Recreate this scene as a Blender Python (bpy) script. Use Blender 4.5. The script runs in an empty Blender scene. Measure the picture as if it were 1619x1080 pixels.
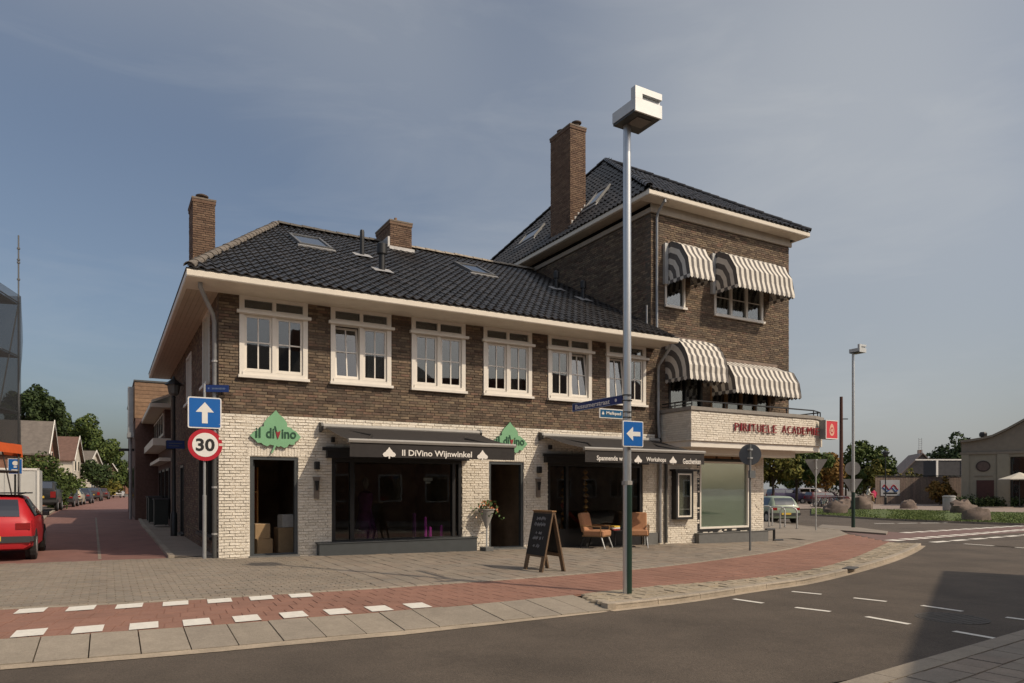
import bpy, math, random
import numpy as np
from mathutils import Vector, Matrix
random.seed(7)
R_ = math.radians
scene = bpy.context.scene
COL = scene.collection

# ------------------------------------------------------------------ camera
cam_d = bpy.data.cameras.new('camera')
cam = bpy.data.objects.new('camera', cam_d)
COL.objects.link(cam)
CAM = Vector((-2.044, -16.16, 1.5))
cam.location = CAM
YAW = math.atan2(.4985, .8669)
cam.rotation_euler = (R_(90), 0, -YAW)
cam_d.sensor_width = 36
cam_d.lens = 1110 / 1619 * 36
cam_d.shift_y = 232 / 1619
cam_d.clip_end = 3000
cam_d.clip_start = .05
scene.camera = cam

# ------------------------------------------------------------------ sky, sun, exposure
SUN_EL = R_(42.5)
SUN_H = Vector((.53, -.848, 0))            # horizontal direction towards the sun
w = bpy.data.worlds.new('World')
scene.world = w
w.use_nodes = True
nt = w.node_tree
nt.nodes.clear()
wo = nt.nodes.new('ShaderNodeOutputWorld')
bg = nt.nodes.new('ShaderNodeBackground')
sky = nt.nodes.new('ShaderNodeTexSky')
sky.sky_type = 'NISHITA'
sky.sun_disc = False
sky.sun_elevation = SUN_EL
sky.sun_rotation = math.atan2(.53, -.848)
sky.air_density = 1.0
sky.dust_density = 4.0
sky.ozone_density = 1.2
sky.altitude = 0
hs = nt.nodes.new('ShaderNodeHueSaturation')
hs.inputs['Saturation'].default_value = 1.02
hs.inputs['Value'].default_value = .84
nt.links.new(sky.outputs[0], hs.inputs['Color'])
# thin high cloud: noise stretched over the sky directions
tc = nt.nodes.new('ShaderNodeTexCoord')
mp = nt.nodes.new('ShaderNodeMapping')
mp.inputs['Scale'].default_value = (1.1, 1.3, 5.5)
mp.inputs['Rotation'].default_value = (R_(12), R_(-9), R_(30))
n1 = nt.nodes.new('ShaderNodeTexNoise')
n1.inputs['Scale'].default_value = 2.1
n1.inputs['Detail'].default_value = 7
n1.inputs['Roughness'].default_value = .58
n1.inputs['Distortion'].default_value = .6
cr = nt.nodes.new('ShaderNodeValToRGB')
cr.color_ramp.elements[0].position = .50
cr.color_ramp.elements[0].color = (.08, .08, .08, 1)
cr.color_ramp.elements[1].position = .85
cr.color_ramp.elements[1].color = (.25, .25, .25, 1)
mx = nt.nodes.new('ShaderNodeMixRGB')
mx.inputs['Color2'].default_value = (5.0, 5.1, 5.1, 1)
nt.links.new(tc.outputs['Generated'], mp.inputs[0])
nt.links.new(mp.outputs[0], n1.inputs['Vector'])
nt.links.new(n1.outputs[0], cr.inputs[0])
n2 = nt.nodes.new('ShaderNodeTexNoise')           # broad banks of veil cloud
n2.noise_dimensions = '4D'
n2.inputs['W'].default_value = 4.9
n2.inputs['Scale'].default_value = .9
n2.inputs['Detail'].default_value = 2
cr2 = nt.nodes.new('ShaderNodeMapRange')
cr2.interpolation_type = 'SMOOTHSTEP'
cr2.inputs[1].default_value = .47
cr2.inputs[2].default_value = .66
cr2.inputs[4].default_value = .50
ad_ = nt.nodes.new('ShaderNodeMath'); ad_.operation = 'ADD'; ad_.use_clamp = True
nt.links.new(tc.outputs['Generated'], n2.inputs['Vector'])
nt.links.new(n2.outputs[0], cr2.inputs[0])
nt.links.new(cr.outputs[0], ad_.inputs[0])
nt.links.new(cr2.outputs[0], ad_.inputs[1])
nt.links.new(ad_.outputs[0], mx.inputs['Fac'])
nt.links.new(hs.outputs[0], mx.inputs['Color1'])
nt.links.new(mx.outputs[0], bg.inputs[0])
bg.inputs[1].default_value = .115
nt.links.new(bg.outputs[0], wo.inputs[0])

sun_d = bpy.data.lights.new('sun', 'SUN')
sun_d.energy = 2.85
sun_d.angle = R_(.53)
sun_d.color = (1.0, .85, .66)
sun = bpy.data.objects.new('sun', sun_d)
COL.objects.link(sun)
LD = (-SUN_H * math.cos(SUN_EL) + Vector((0, 0, -math.sin(SUN_EL)))).normalized()
sun.rotation_euler = LD.to_track_quat('-Z', 'Y').to_euler()
sun.location = (20, -30, 40)

scene.view_settings.view_transform = 'Standard'
scene.view_settings.look = 'None'
scene.view_settings.gamma = 1
scene.view_settings.exposure = 0
scene.view_settings.use_curve_mapping = False

# ------------------------------------------------------------------ survey helpers: place things on the plan
FWD = Vector((math.sin(YAW), math.cos(YAW), 0))
RGT = Vector((math.cos(YAW), -math.sin(YAW), 0))
def gz(X):
    return -0.0152 * min(max(X, 0), 20)
def D(x, y, d):
    """point of the place at distance d along the view axis"""
    return CAM + d * (FWD + RGT * ((x - 809.5) / 1110) + Vector((0, 0, (772 - y) / 1110)))
def DG(x, d, dz=0):
    p = D(x, 772, d)
    return Vector((p.x, p.y, gz(p.x) + dz))

# ------------------------------------------------------------------ mesh helpers
class MB:
    def __init__(s):
        s.v = []; s.f = []; s.mi = []; s.m = 0
    def add(s, vs, fs):
        o = len(s.v)
        s.v.extend([tuple(p) for p in vs])
        for f in fs:
            s.f.append([i + o for i in f]); s.mi.append(s.m)
        return s
    def box(s, x0, x1, y0, y1, z0, z1):
        vs = [(x0,y0,z0),(x1,y0,z0),(x1,y1,z0),(x0,y1,z0),(x0,y0,z1),(x1,y0,z1),(x1,y1,z1),(x0,y1,z1)]
        return s.add(vs, [(0,3,2,1),(4,5,6,7),(0,1,5,4),(1,2,6,5),(2,3,7,6),(3,0,4,7)])
    def cbox(s, c, sx, sy, sz, rz=0, bev=0):
        """box with its base centre at c, turned by rz; bev chamfers the vertical and top edges"""
        ca, sa = math.cos(rz), math.sin(rz)
        def T(x, y, z): return (c[0] + x*ca - y*sa, c[1] + x*sa + y*ca, c[2] + z)
        a, b = sx/2, sy/2
        if not bev:
            vs = [T(-a,-b,0),T(a,-b,0),T(a,b,0),T(-a,b,0),T(-a,-b,sz),T(a,-b,sz),T(a,b,sz),T(-a,b,sz)]
            return s.add(vs, [(0,3,2,1),(4,5,6,7),(0,1,5,4),(1,2,6,5),(2,3,7,6),(3,0,4,7)])
        e = bev
        ring = [(-a+e,-b),(a-e,-b),(a,-b+e),(a,b-e),(a-e,b),(-a+e,b),(-a,b-e),(-a,-b+e)]
        vs = [T(x,y,0) for x,y in ring] + [T(x,y,sz-e) for x,y in ring] + [T(x*(1-e/a),y*(1-e/b),sz) for x,y in ring]
        fs = [list(range(7,-1,-1)), list(range(16,24))]
        for k in (0, 8):
            for i in range(8):
                j = (i+1) % 8
                fs.append((k+i, k+j, k+8+j, k+8+i))
        return s.add(vs, fs)
    def prism(s, poly, axis, a, b):
        """poly in the plane normal to axis, extruded from a to b"""
        n = len(poly)
        def P(p, t):
            if axis == 'x': return (t, p[0], p[1])
            if axis == 'y': return (p[0], t, p[1])
            return (p[0], p[1], t)
        vs = [P(p, a) for p in poly] + [P(p, b) for p in poly]
        fs = [list(range(n-1,-1,-1)), list(range(n, 2*n))]
        for i in range(n):
            j = (i+1) % n
            fs.append((i, j, n+j, n+i))
        return s.add(vs, fs)
    def tube(s, pts, r, n=8, cap=True):
        pts = [Vector(p) for p in pts]
        rs = r if isinstance(r, (list, tuple)) else [r]*len(pts)
        vs = []; fs = []
        prev = None
        for i, p in enumerate(pts):
            if i == 0: t = pts[1]-p
            elif i == len(pts)-1: t = p-pts[i-1]
            else: t = (pts[i+1]-p).normalized() + (p-pts[i-1]).normalized()
            if t.length < 1e-9: t = Vector((0,0,1))
            t.normalize()
            ref = prev if prev is not None else (Vector((0,0,1)) if abs(t.z) < .9 else Vector((1,0,0)))
            u = (ref - t*ref.dot(t))
            if u.length < 1e-6: u = t.orthogonal()
            u.normalize(); prev = u
            v = t.cross(u)
            for k in range(n):
                a = 2*math.pi*k/n
                vs.append(p + (u*math.cos(a) + v*math.sin(a))*rs[i])
        for i in range(len(pts)-1):
            for k in range(n):
                k2 = (k+1) % n
                fs.append((i*n+k, i*n+k2, (i+1)*n+k2, (i+1)*n+k))
        if cap:
            fs.append(list(range(n-1,-1,-1))); fs.append([(len(pts)-1)*n+k for k in range(n)])
        return s.add(vs, fs)
    def lathe(s, prof, c, n=16):
        """prof: (r, z) from bottom to top, round the vertical through c"""
        vs = []; fs = []
        for r, z in prof:
            for k in range(n):
                a = 2*math.pi*k/n
                vs.append((c[0]+r*math.cos(a), c[1]+r*math.sin(a), c[2]+z))
        m = len(prof)
        for i in range(m-1):
            for k in range(n):
                k2 = (k+1) % n
                fs.append((i*n+k, i*n+k2, (i+1)*n+k2, (i+1)*n+k))
        fs.append(list(range(n-1,-1,-1))); fs.append([(m-1)*n+k for k in range(n)])
        return s.add(vs, fs)
    def disc(s, c, r, axis, t, n=24, ry=None):
        """short cylinder of radius r centred at c, thickness t along axis"""
        ry = ry or r
        poly = [(r*math.cos(2*math.pi*k/n), ry*math.sin(2*math.pi*k/n)) for k in range(n)]
        if axis == 'y': return s.prism([(c[0]+p[0], c[2]+p[1]) for p in poly], 'y', c[1]-t/2, c[1]+t/2)
        if axis == 'x': return s.prism([(c[1]+p[0], c[2]+p[1]) for p in poly], 'x', c[0]-t/2, c[0]+t/2)
        return s.prism([(c[0]+p[0], c[1]+p[1]) for p in poly], 'z', c[2]-t/2, c[2]+t/2)
    def quad(s, a, b, c, d):
        return s.add([a, b, c, d], [(0, 1, 2, 3)])
    def xform(s, M, start=0):
        s.v[start:] = [tuple(M @ Vector(p)) for p in s.v[start:]]
        return s
    def mesh(s, name, mats):
        me = bpy.data.meshes.new(name)
        me.from_pydata(s.v, [], s.f)
        for m in (mats if isinstance(mats, (list, tuple)) else [mats]):
            me.materials.append(m)
        if any(s.mi):
            me.polygons.foreach_set('material_index', s.mi)
        me.update()
        return me
    def build(s, name, mats, parent=None, smooth=False, **kw):
        me = s.mesh(name, mats)
        if smooth:
            me.polygons.foreach_set('use_smooth', [True]*len(me.polygons))
            try: me.set_sharp_from_angle(angle=R_(40))
            except Exception: pass
        return link(name, me, parent, **kw)

def tag(o, label=None, cat=None, group=None, kind=None):
    if label: o['label'] = label
    if cat: o['category'] = cat
    if group: o['group'] = group
    if kind: o['kind'] = kind
    return o
def off(parent):
    p = Vector((0,0,0)); q = parent
    while q is not None:
        p += Vector(q.location); q = q.parent
    return p
def link(name, data, parent=None, label=None, cat=None, group=None, kind=None, world=True):
    o = bpy.data.objects.new(name, data)
    COL.objects.link(o)
    if parent is not None:
        o.parent = parent
        if world: o.location = -off(parent)
    return tag(o, label, cat, group, kind)
def thing(name, loc, label, cat, group=None):
    o = bpy.data.objects.new(name, None)
    o.empty_display_size = .2
    COL.objects.link(o)
    o.location = loc
    return tag(o, label, cat, group)
def copy_tree(o, parent=None):
    c = o.copy(); COL.objects.link(c); c.parent = parent
    for ch in list(o.children): copy_tree(ch, c)
    return c
def local(name, loc, rz, label, cat, group=None):
    """an Empty whose parts are built in local coordinates"""
    o = thing(name, loc, label, cat, group)
    o.rotation_euler = (0, 0, rz)
    return o
def lbuild(mb, name, mats, parent, smooth=False):
    o = mb.build(name, mats, None, smooth)
    o.parent = parent
    return o

def pieces(parent, name, stuff_name, base, items, mats, limit=300, rank=None):
    """alike pieces: base = (verts, faces) of a unit piece; items = [(4x4 Matrix, material index)].
    The ones that show largest become objects sharing mesh data, the rest one joined part."""
    bv = np.array(base[0], float); bf = base[1]
    poff = off(parent)
    def key(it):
        t = it[0].translation
        return (t - CAM).length
    items = sorted(items, key=rank or key)
    near, rest = items[:limit], items[limit:]
    meshes = {}
    for M, mi in near:
        if mi not in meshes:
            me = bpy.data.meshes.new(name)
            me.from_pydata([tuple(p) for p in bv], [], bf)
            me.materials.append(mats[mi]); me.update()
            meshes[mi] = me
        o = bpy.data.objects.new(name, meshes[mi])
        COL.objects.link(o)
        o.parent = parent
        o.matrix_basis = Matrix.Translation(-poff) @ M
    if rest:
        h = np.c_[bv, np.ones(len(bv))]
        V = np.concatenate([(h @ np.array(M).T)[:, :3] for M, _ in rest])
        n = len(bv); F = []; MI = []
        for k, (M, mi) in enumerate(rest):
            for f in bf:
                F.append([i + k*n for i in f]); MI.append(mi)
        me = bpy.data.meshes.new(stuff_name)
        me.from_pydata(V.tolist(), [], F)
        for m in mats: me.materials.append(m)
        me.polygons.foreach_set('material_index', MI)
        me.update()
        o = link(stuff_name, me, parent)
        o['kind'] = 'stuff'

def basis(o, u, v, n, su=1, sv=1, sn=1):
    M = Matrix.Identity(4)
    for i in range(3):
        M[i][0] = u[i]*su; M[i][1] = v[i]*sv; M[i][2] = n[i]*sn; M[i][3] = o[i]
    return M

TXT = {}
def text_mesh(body, width, height, depth, mats, bold=0.0, spacing=1.0):
    """lettering as geometry in the XY plane, centred, fitted to width x height"""
    cu = bpy.data.curves.new('lettering', 'FONT')
    cu.body = body; cu.size = 1; cu.extrude = .5; cu.offset = bold; cu.resolution_u = 3
    cu.space_character = spacing
    cu.align_x = 'CENTER'
    o = bpy.data.objects.new('lettering', cu)
    COL.objects.link(o)
    dg = bpy.context.evaluated_depsgraph_get()
    me = bpy.data.meshes.new_from_object(o.evaluated_get(dg))
    bpy.data.objects.remove(o); bpy.data.curves.remove(cu)
    co = np.zeros(len(me.vertices)*3); me.vertices.foreach_get('co', co); co = co.reshape(-1, 3)
    lo, hi = co.min(0), co.max(0)
    co = (co - (lo+hi)/2) / np.maximum(hi-lo, 1e-6) * np.array([width, height, depth])
    me.vertices.foreach_set('co', co.ravel())
    me.materials.clear(); me.materials.append(mats); me.update()
    return me
def put(me, name, parent, loc, rot):
    o = bpy.data.objects.new(name, me); COL.objects.link(o)
    o.parent = parent
    o.location = Vector(loc) - off(parent); o.rotation_euler = rot
    return o

# ------------------------------------------------------------------ materials
def mat(name, col, rough=.7, var=.15, scale=3.0, bump=0.0, bscale=40, metal=0.0, rnd=None, spec=.5, stain=0.0, coat=0.0, grain=0.0):
    """principled material; col varied by two noises; rnd: colour ramp list picked per piece (object or island)"""
    m = bpy.data.materials.new(name); m.use_nodes = True
    t = m.node_tree; b = t.nodes['Principled BSDF']
    N = t.nodes.new; L = t.links.new
    b.inputs['Roughness'].default_value = rough
    b.inputs['Metallic'].default_value = metal
    b.inputs['Specular IOR Level'].default_value = spec
    b.inputs['Coat Weight'].default_value = coat
    geo = N('ShaderNodeNewGeometry')
    if rnd:
        oi = N('ShaderNodeObjectInfo'); ad = N('ShaderNodeMath'); ad.operation = 'ADD'
        fr = N('ShaderNodeMath'); fr.operation = 'FRACT'
        L(geo.outputs['Random Per Island'], ad.inputs[0]); L(oi.outputs['Random'], ad.inputs[1]); L(ad.outputs[0], fr.inputs[0])
        r = N('ShaderNodeValToRGB')
        while len(r.color_ramp.elements) < len(rnd): r.color_ramp.elements.new(.5)
        for i, c in enumerate(rnd):
            r.color_ramp.elements[i].position = i/(len(rnd)-1)
            r.color_ramp.elements[i].color = (*c, 1)
        L(fr.outputs[0], r.inputs[0]); src = r.outputs[0]
    else:
        c = N('ShaderNodeRGB'); c.outputs[0].default_value = (*col, 1); src = c.outputs[0]
    if var:
        n = N('ShaderNodeTexNoise'); n.inputs['Scale'].default_value = scale; n.inputs['Detail'].default_value = 6
        n.inputs['Roughness'].default_value = .65
        L(geo.outputs['Position'], n.inputs['Vector'])
        mr = N('ShaderNodeMapRange'); mr.inputs[1].default_value = .3; mr.inputs[2].default_value = .7
        mr.inputs[3].default_value = 1-var; mr.inputs[4].default_value = 1+var
        L(n.outputs[0], mr.inputs[0])
        mu = N('ShaderNodeMixRGB'); mu.blend_type = 'MULTIPLY'; mu.inputs[0].default_value = 1
        L(src, mu.inputs[1]); L(mr.outputs[0], mu.inputs[2]); src = mu.outputs[0]
    if stain:
        n = N('ShaderNodeTexNoise'); n.inputs['Scale'].default_value = .55; n.inputs['Detail'].default_value = 8
        n.inputs['Roughness'].default_value = .7
        L(geo.outputs['Position'], n.inputs['Vector'])
        mr = N('ShaderNodeMapRange'); mr.inputs[1].default_value = .42; mr.inputs[2].default_value = .68
        mr.inputs[3].default_value = 1+stain*.25; mr.inputs[4].default_value = 1-stain
        L(n.outputs[0], mr.inputs[0])
        mu = N('ShaderNodeMixRGB'); mu.blend_type = 'MULTIPLY'; mu.inputs[0].default_value = 1
        L(src, mu.inputs[1]); L(mr.outputs[0], mu.inputs[2]); src = mu.outputs[0]
    if grain:
        n = N('ShaderNodeTexNoise'); n.inputs['Scale'].default_value = 38; n.inputs['Detail'].default_value = 3
        n.inputs['Roughness'].default_value = .8
        L(geo.outputs['Position'], n.inputs['Vector'])
        mr = N('ShaderNodeMapRange'); mr.inputs[1].default_value = .28; mr.inputs[2].default_value = .72
        mr.inputs[3].default_value = 1-grain; mr.inputs[4].default_value = 1+grain
        L(n.outputs[0], mr.inputs[0])
        mu = N('ShaderNodeMixRGB'); mu.blend_type = 'MULTIPLY'; mu.inputs[0].default_value = 1
        L(src, mu.inputs[1]); L(mr.outputs[0], mu.inputs[2]); src = mu.outputs[0]
    L(src, b.inputs['Base Color'])
    if bump:
        n = N('ShaderNodeTexNoise'); n.inputs['Scale'].default_value = bscale; n.inputs['Detail'].default_value = 4
        L(geo.outputs['Position'], n.inputs['Vector'])
        bp = N('ShaderNodeBump'); bp.inputs['Strength'].default_value = min(1, bump); bp.inputs['Distance'].default_value = .01*max(1, bump)
        L(n.outputs[0], bp.inputs['Height']); L(bp.outputs[0], b.inputs['Normal'])
    return m

def glass(name, refl=.22, tint=(.72, .76, .76), rough=.012, fres=.4):
    m = bpy.data.materials.new(name); m.use_nodes = True
    t = m.node_tree; t.nodes.clear(); N = t.nodes.new; L = t.links.new
    o = N('ShaderNodeOutputMaterial'); mx = N('ShaderNodeMixShader')
    tr = N('ShaderNodeBsdfTransparent'); tr.inputs[0].default_value = (*tint, 1)
    gl = N('ShaderNodeBsdfGlossy'); gl.inputs['Roughness'].default_value = rough; gl.inputs[0].default_value = (.95, .97, 1, 1)
    lw = N('ShaderNodeLayerWeight'); lw.inputs[0].default_value = .35
    ad = N('ShaderNodeMath'); ad.operation = 'MULTIPLY_ADD'; ad.inputs[1].default_value = fres; ad.inputs[2].default_value = refl; ad.use_clamp = True
    L(lw.outputs['Fresnel'], ad.inputs[0]); L(ad.outputs[0], mx.inputs[0])
    # faint waviness of real panes
    geo = N('ShaderNodeNewGeometry'); n = N('ShaderNodeTexNoise'); n.inputs['Scale'].default_value = 1.3
    bp = N('ShaderNodeBump'); bp.inputs['Strength'].default_value = .05; bp.inputs['Distance'].default_value = .02
    L(geo.outputs['Position'], n.inputs['Vector']); L(n.outputs[0], bp.inputs['Height']); L(bp.outputs[0], gl.inputs['Normal'])
    L(tr.outputs[0], mx.inputs[1]); L(gl.outputs[0], mx.inputs[2]); L(mx.outputs[0], o.inputs[0])
    return m

M = {}
M['asphalt'] = mat('asphalt', (.103, .081, .062), .92, .12, .9, .8, 70, stain=.30, grain=.32)
M['ground'] = mat('ground', (.17, .15, .13), .95, .2, .4)
M['mortar_white'] = mat('mortar_white', (.66, .60, .51), .85, .10, 9)
M['brick_white'] = mat('brick_white', (.80, .74, .64), .75, .08, 14, 1.6, 34, rnd=[(.70,.635,.53), (.80,.735,.63), (.82,.755,.65), (.76,.695,.59)], stain=.08)
M['mortar_brown'] = mat('mortar_brown', (.10, .082, .064), .95, .25, 12)
M['brick_brown'] = mat('brick_brown', (.13, .09, .06), .85, .28, 9, .5, 80,
    rnd=[(.085,.055,.038), (.15,.105,.072), (.21,.15,.095), (.115,.085,.062), (.19,.115,.08), (.24,.18,.118), (.10,.07,.05), (.17,.13,.09), (.085,.055,.038)])
M['tile'] = mat('roof_tile_black', (.036, .033, .033), .36, .25, 5, .3, 60, rnd=[(.026,.024,.024), (.058,.052,.05), (.04,.037,.036), (.032,.03,.03), (.026,.024,.024)], spec=.5)
M['tile_old'] = mat('ridge_tile_weathered', (.17, .145, .12), .8, .35, 7, .6, 50)
M['roof_base'] = mat('roof_underlay', (.016, .015, .015), .9, 0)
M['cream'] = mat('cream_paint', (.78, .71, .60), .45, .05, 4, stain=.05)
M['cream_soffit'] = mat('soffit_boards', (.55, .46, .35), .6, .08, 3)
M['white'] = mat('white_paint', (.80, .75, .67), .4, .04, 6)
M['lead'] = mat('lead_flashing', (.42, .41, .40), .55, .15, 12, metal=.3)
M['zinc'] = mat('zinc_pipe', (.34, .35, .36), .45, .15, 6, metal=.5)
M['pipe_dark'] = mat('dark_pipe', (.07, .07, .068), .5, .1)
M['black'] = mat('black_paint', (.018, .018, .019), .45, .1)
M['anthracite'] = mat('anthracite_paint', (.055, .062, .066), .5, .1, 5)
M['plinth'] = mat('grey_plinth', (.14, .14, .135), .7, .15, 5, .3, stain=.1)
M['dark_in'] = mat('dark_interior', (.30, .22, .155), .9, .45, 1.1)
M['room'] = mat('room_plaster', (.16, .14, .12), .9, .2, 1.5)
M['curtain'] = mat('net_curtain', (.62, .60, .56), .9, .15, 8)
M['canvas'] = mat('black_canvas', (.030, .026, .025), .85, .15, 8)
M['alu'] = mat('grey_aluminium', (.34, .325, .30), .6, .08, 6)
M['steel'] = mat('galvanised_steel', (.55, .56, .56), .38, .12, 5, metal=.6)
M['steel_white'] = mat('light_grey_enamel', (.55, .56, .555), .40, .08, 3, metal=.35)
M['stripe_w'] = mat('awning_white', (.74, .69, .61), .85, .08, 6)
M['stripe_g'] = mat('awning_grey', (.14, .128, .12), .85, .12, 6)
M['green_leaf'] = mat('green_sign', (.20, .42, .23), .5, .05, 5)
M['green_edge'] = mat('green_sign_edge', (.05, .10, .06), .5, .05)
M['letter_dark'] = mat('dark_green_letter', (.015, .07, .035), .5, .03)
M['letter_red'] = mat('red_letter', (.27, .022, .03), .5, .05)
M['letter_white'] = mat('white_letter', (.8, .76, .7), .6, .02)
M['sign_blue'] = mat('sign_blue', (.01, .12, .42), .35, .05, 6)
M['name_blue'] = mat('name_sign_blue', (.012, .035, .16), .4, .05, 6)
M['sign_red'] = mat('sign_red', (.45, .02, .035), .35, .05, 6)
M['sign_white'] = mat('sign_white', (.78, .76, .72), .4, .04, 6)
M['post'] = mat('sign_post_steel', (.36, .37, .37), .45, .12, 6, metal=.4)
M['sign_back'] = mat('sign_back_grey', (.13, .14, .145), .5, .1, 6, metal=.3)
M['dkgreen'] = mat('dark_green_sleeve', (.012, .035, .025), .4, .1)
M['pole_dark'] = mat('dark_pole', (.022, .026, .026), .45, .1)
M['wood'] = mat('varnished_wood', (.27, .15, .065), .55, .25, 14)
M['wood_shade'] = mat('shade_toned_wood', (.15, .095, .055), .6, .25, 14)  # A-frame legs and rails: wood darkened, shade of their faces put into the colour
M['skyframe'] = mat('skylight_frame', (.17, .17, .17), .5, .15, 8, metal=.3)
M['wood_grey'] = mat('weathered_wood', (.22, .16, .125), .8, .25, 6, rnd=[(.20,.15,.12), (.27,.20,.155), (.16,.12,.10), (.24,.17,.135)])
M['chalk'] = mat('chalkboard', (.016, .016, .017), .7, .25, 9)
M['cushion'] = mat('tan_cushion', (.44, .22, .115), .85, .12, 9)
M['card'] = mat('cardboard', (.40, .27, .15), .9, .12, 5)
M['orange_wood'] = mat('orange_panel', (.62, .30, .09), .6, .15, 6)
M['magenta'] = mat('magenta_wax', (.42, .03, .36), .5, .1)
M['purple'] = mat('purple_cloth', (.10, .018, .10), .9, .3, 7)
M['gold'] = mat('gold_foil', (.70, .38, .12), .35, .2, 20, metal=.6)
M['red_cloth'] = mat('red_cloth', (.32, .03, .025), .8, .15, 8)
M['cabinet'] = mat('cabinet_glass_back', (.52, .52, .44), .6, .08, 3)
M['frost'] = mat('frosted_foil', (.56, .62, .50), .5, .08, 1.5)
M['pav'] = mat('paving_tile', (.28, .24, .19), .9, .10, 3, .3, 120, rnd=[(.285,.24,.19), (.26,.222,.18), (.30,.247,.195), (.275,.222,.175), (.265,.23,.192)], stain=.18, grain=.14)
M['clink'] = mat('clinker', (.32, .28, .225), .9, .12, 5, .3, 120, rnd=[(.255,.218,.172), (.285,.24,.188), (.27,.222,.174), (.245,.213,.174), (.28,.228,.175)], stain=.2, grain=.14)
M['joint'] = mat('sand_joint', (.255, .218, .175), .95, .25, 6)
M['red'] = mat('red_path_tile', (.30, .155, .11), .92, .10, 3, .3, 140, rnd=[(.285,.148,.106), (.305,.16,.115), (.275,.145,.105), (.295,.155,.11)], stain=.14, grain=.14)
M['red_joint'] = mat('red_joint', (.265, .138, .10), .95, .12, 6)
M['redroad'] = mat('red_road_brick', (.235, .12, .098), .9, .14, 2.5, .5, 60, stain=.18)
M['slab'] = mat('concrete_slab', (.35, .30, .245), .9, .09, 5, .4, 90, rnd=[(.30,.255,.20), (.33,.28,.22), (.29,.248,.20)], stain=.18, grain=.16)
M['kerb'] = mat('kerb_stone', (.36, .305, .24), .9, .14, 6, .4, 90, rnd=[(.35,.30,.235), (.385,.325,.255), (.32,.275,.22)], stain=.2, grain=.16)
M['gutter'] = mat('gutter_strip', (.42, .34, .25), .9, .18, 4, .4, 90, stain=.3, grain=.16)
M['beige'] = mat('beige_clinker', (.40, .33, .24), .9, .14, 6, .4, 100, rnd=[(.37,.31,.225), (.43,.355,.255), (.34,.285,.21), (.40,.325,.235)], stain=.2, grain=.14)
M['paint'] = mat('road_paint', (.78, .74, .66), .8, .10, 14, .2, 120)
M['iron'] = mat('cast_iron', (.10, .095, .09), .75, .2, 12)
M['grass'] = mat('grass_soil', (.085, .115, .028), .95, .35, 1.2, .6, 30, grain=.3)
M['blade'] = mat('grass_blade', (.10, .15, .035), .8, .2, 2, rnd=[(.085,.125,.025), (.13,.165,.04), (.10,.15,.035), (.16,.17,.055)])
M['plaza'] = mat('pink_plaza_paving', (.30, .235, .195), .95, .14, 1.5, stain=.12)
M['tyre'] = mat('tyre', (.02, .02, .02), .85, .1)
M['rim'] = mat('wheel_rim', (.42, .42, .42), .4, .1, metal=.5)
M['carglass'] = glass('car_glass', .16, (.10, .12, .12))
M['car_in'] = mat('car_interior', (.02, .02, .02), .9, 0)
M['plastic'] = mat('dark_plastic', (.04, .04, .042), .6, .1)
M['tail'] = mat('tail_lamp', (.25, .015, .015), .25, .05)
M['plate'] = mat('yellow_plate', (.68, .46, .06), .5, .05)
M['chrome'] = mat('bright_trim', (.65, .65, .66), .2, 0, metal=.9)
M['lamp_lens'] = mat('lamp_lens', (.13, .115, .10), .3, .15)
M['glass_up'] = glass('window_glass', .10, (.50, .53, .53), fres=.30)
M['glass_shop'] = glass('shop_glass', .03, (.80, .82, .80), fres=.12)
M['glass_sky'] = glass('skylight_glass', .35, (.3, .32, .34))
# ================================================================== ground, road, paths
def G(x, y, dz=0):
    """ground point (on the sloping street level + dz) seen in that direction"""
    z = dz
    for i in range(25):
        d = 1110 * (CAM.z - z) / (y - 772)
        p = D(x, y, d); z = gz(p.x) + dz
    return Vector((p.x, p.y, z))
RZ = -.08                                     # carriageway below the pavement
def sheet(name, quads, dz, m, parent=None, **kw):
    """quads of plan points (x, y); z follows the street level"""
    mb = MB()
    for q in quads:
        mb.add([(p[0], p[1], gz(p[0]) + dz) for p in q], [list(range(len(q)))])
    kw.setdefault('kind', 'structure' if parent is None else None)
    return mb.build(name, m, parent, **kw)
def xgrid(x0, x1, y0, y1):
    xs = sorted({x0, x1} | {c for c in (0, 20) if x0 < c < x1})
    return [[(a, y0), (b, y0), (b, y1), (a, y1)] for a, b in zip(xs, xs[1:])]
def resample(pts, n):
    pts = [Vector((p[0], p[1])) for p in pts]
    L = [0]
    for a, b in zip(pts, pts[1:]): L.append(L[-1] + (b-a).length)
    out = []
    for i in range(n):
        s = L[-1]*i/(n-1); k = 0
        while k < len(L)-2 and L[k+1] < s: k += 1
        t = (s-L[k])/max(1e-9, L[k+1]-L[k])
        out.append(pts[k].lerp(pts[k+1], min(1, t)))
    return out
def smooth(pts, it=2):
    for _ in range(it):
        q = [pts[0]]
        for a, b in zip(pts, pts[1:]):
            q += [a*.75+b*.25, a*.25+b*.75]
        pts = q + [pts[-1]]
    return pts
def xy(p): return Vector((p[0], p[1]))
PAVER = ([(-.5,-.5,-1),(.5,-.5,-1),(.5,.5,-1),(-.5,.5,-1),(-.48,-.48,0),(.48,-.48,0),(.48,.48,0),(-.48,.48,0)],
         [(4,5,6,7),(0,1,5,4),(1,2,6,5),(2,3,7,6),(3,0,4,7)])
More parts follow.
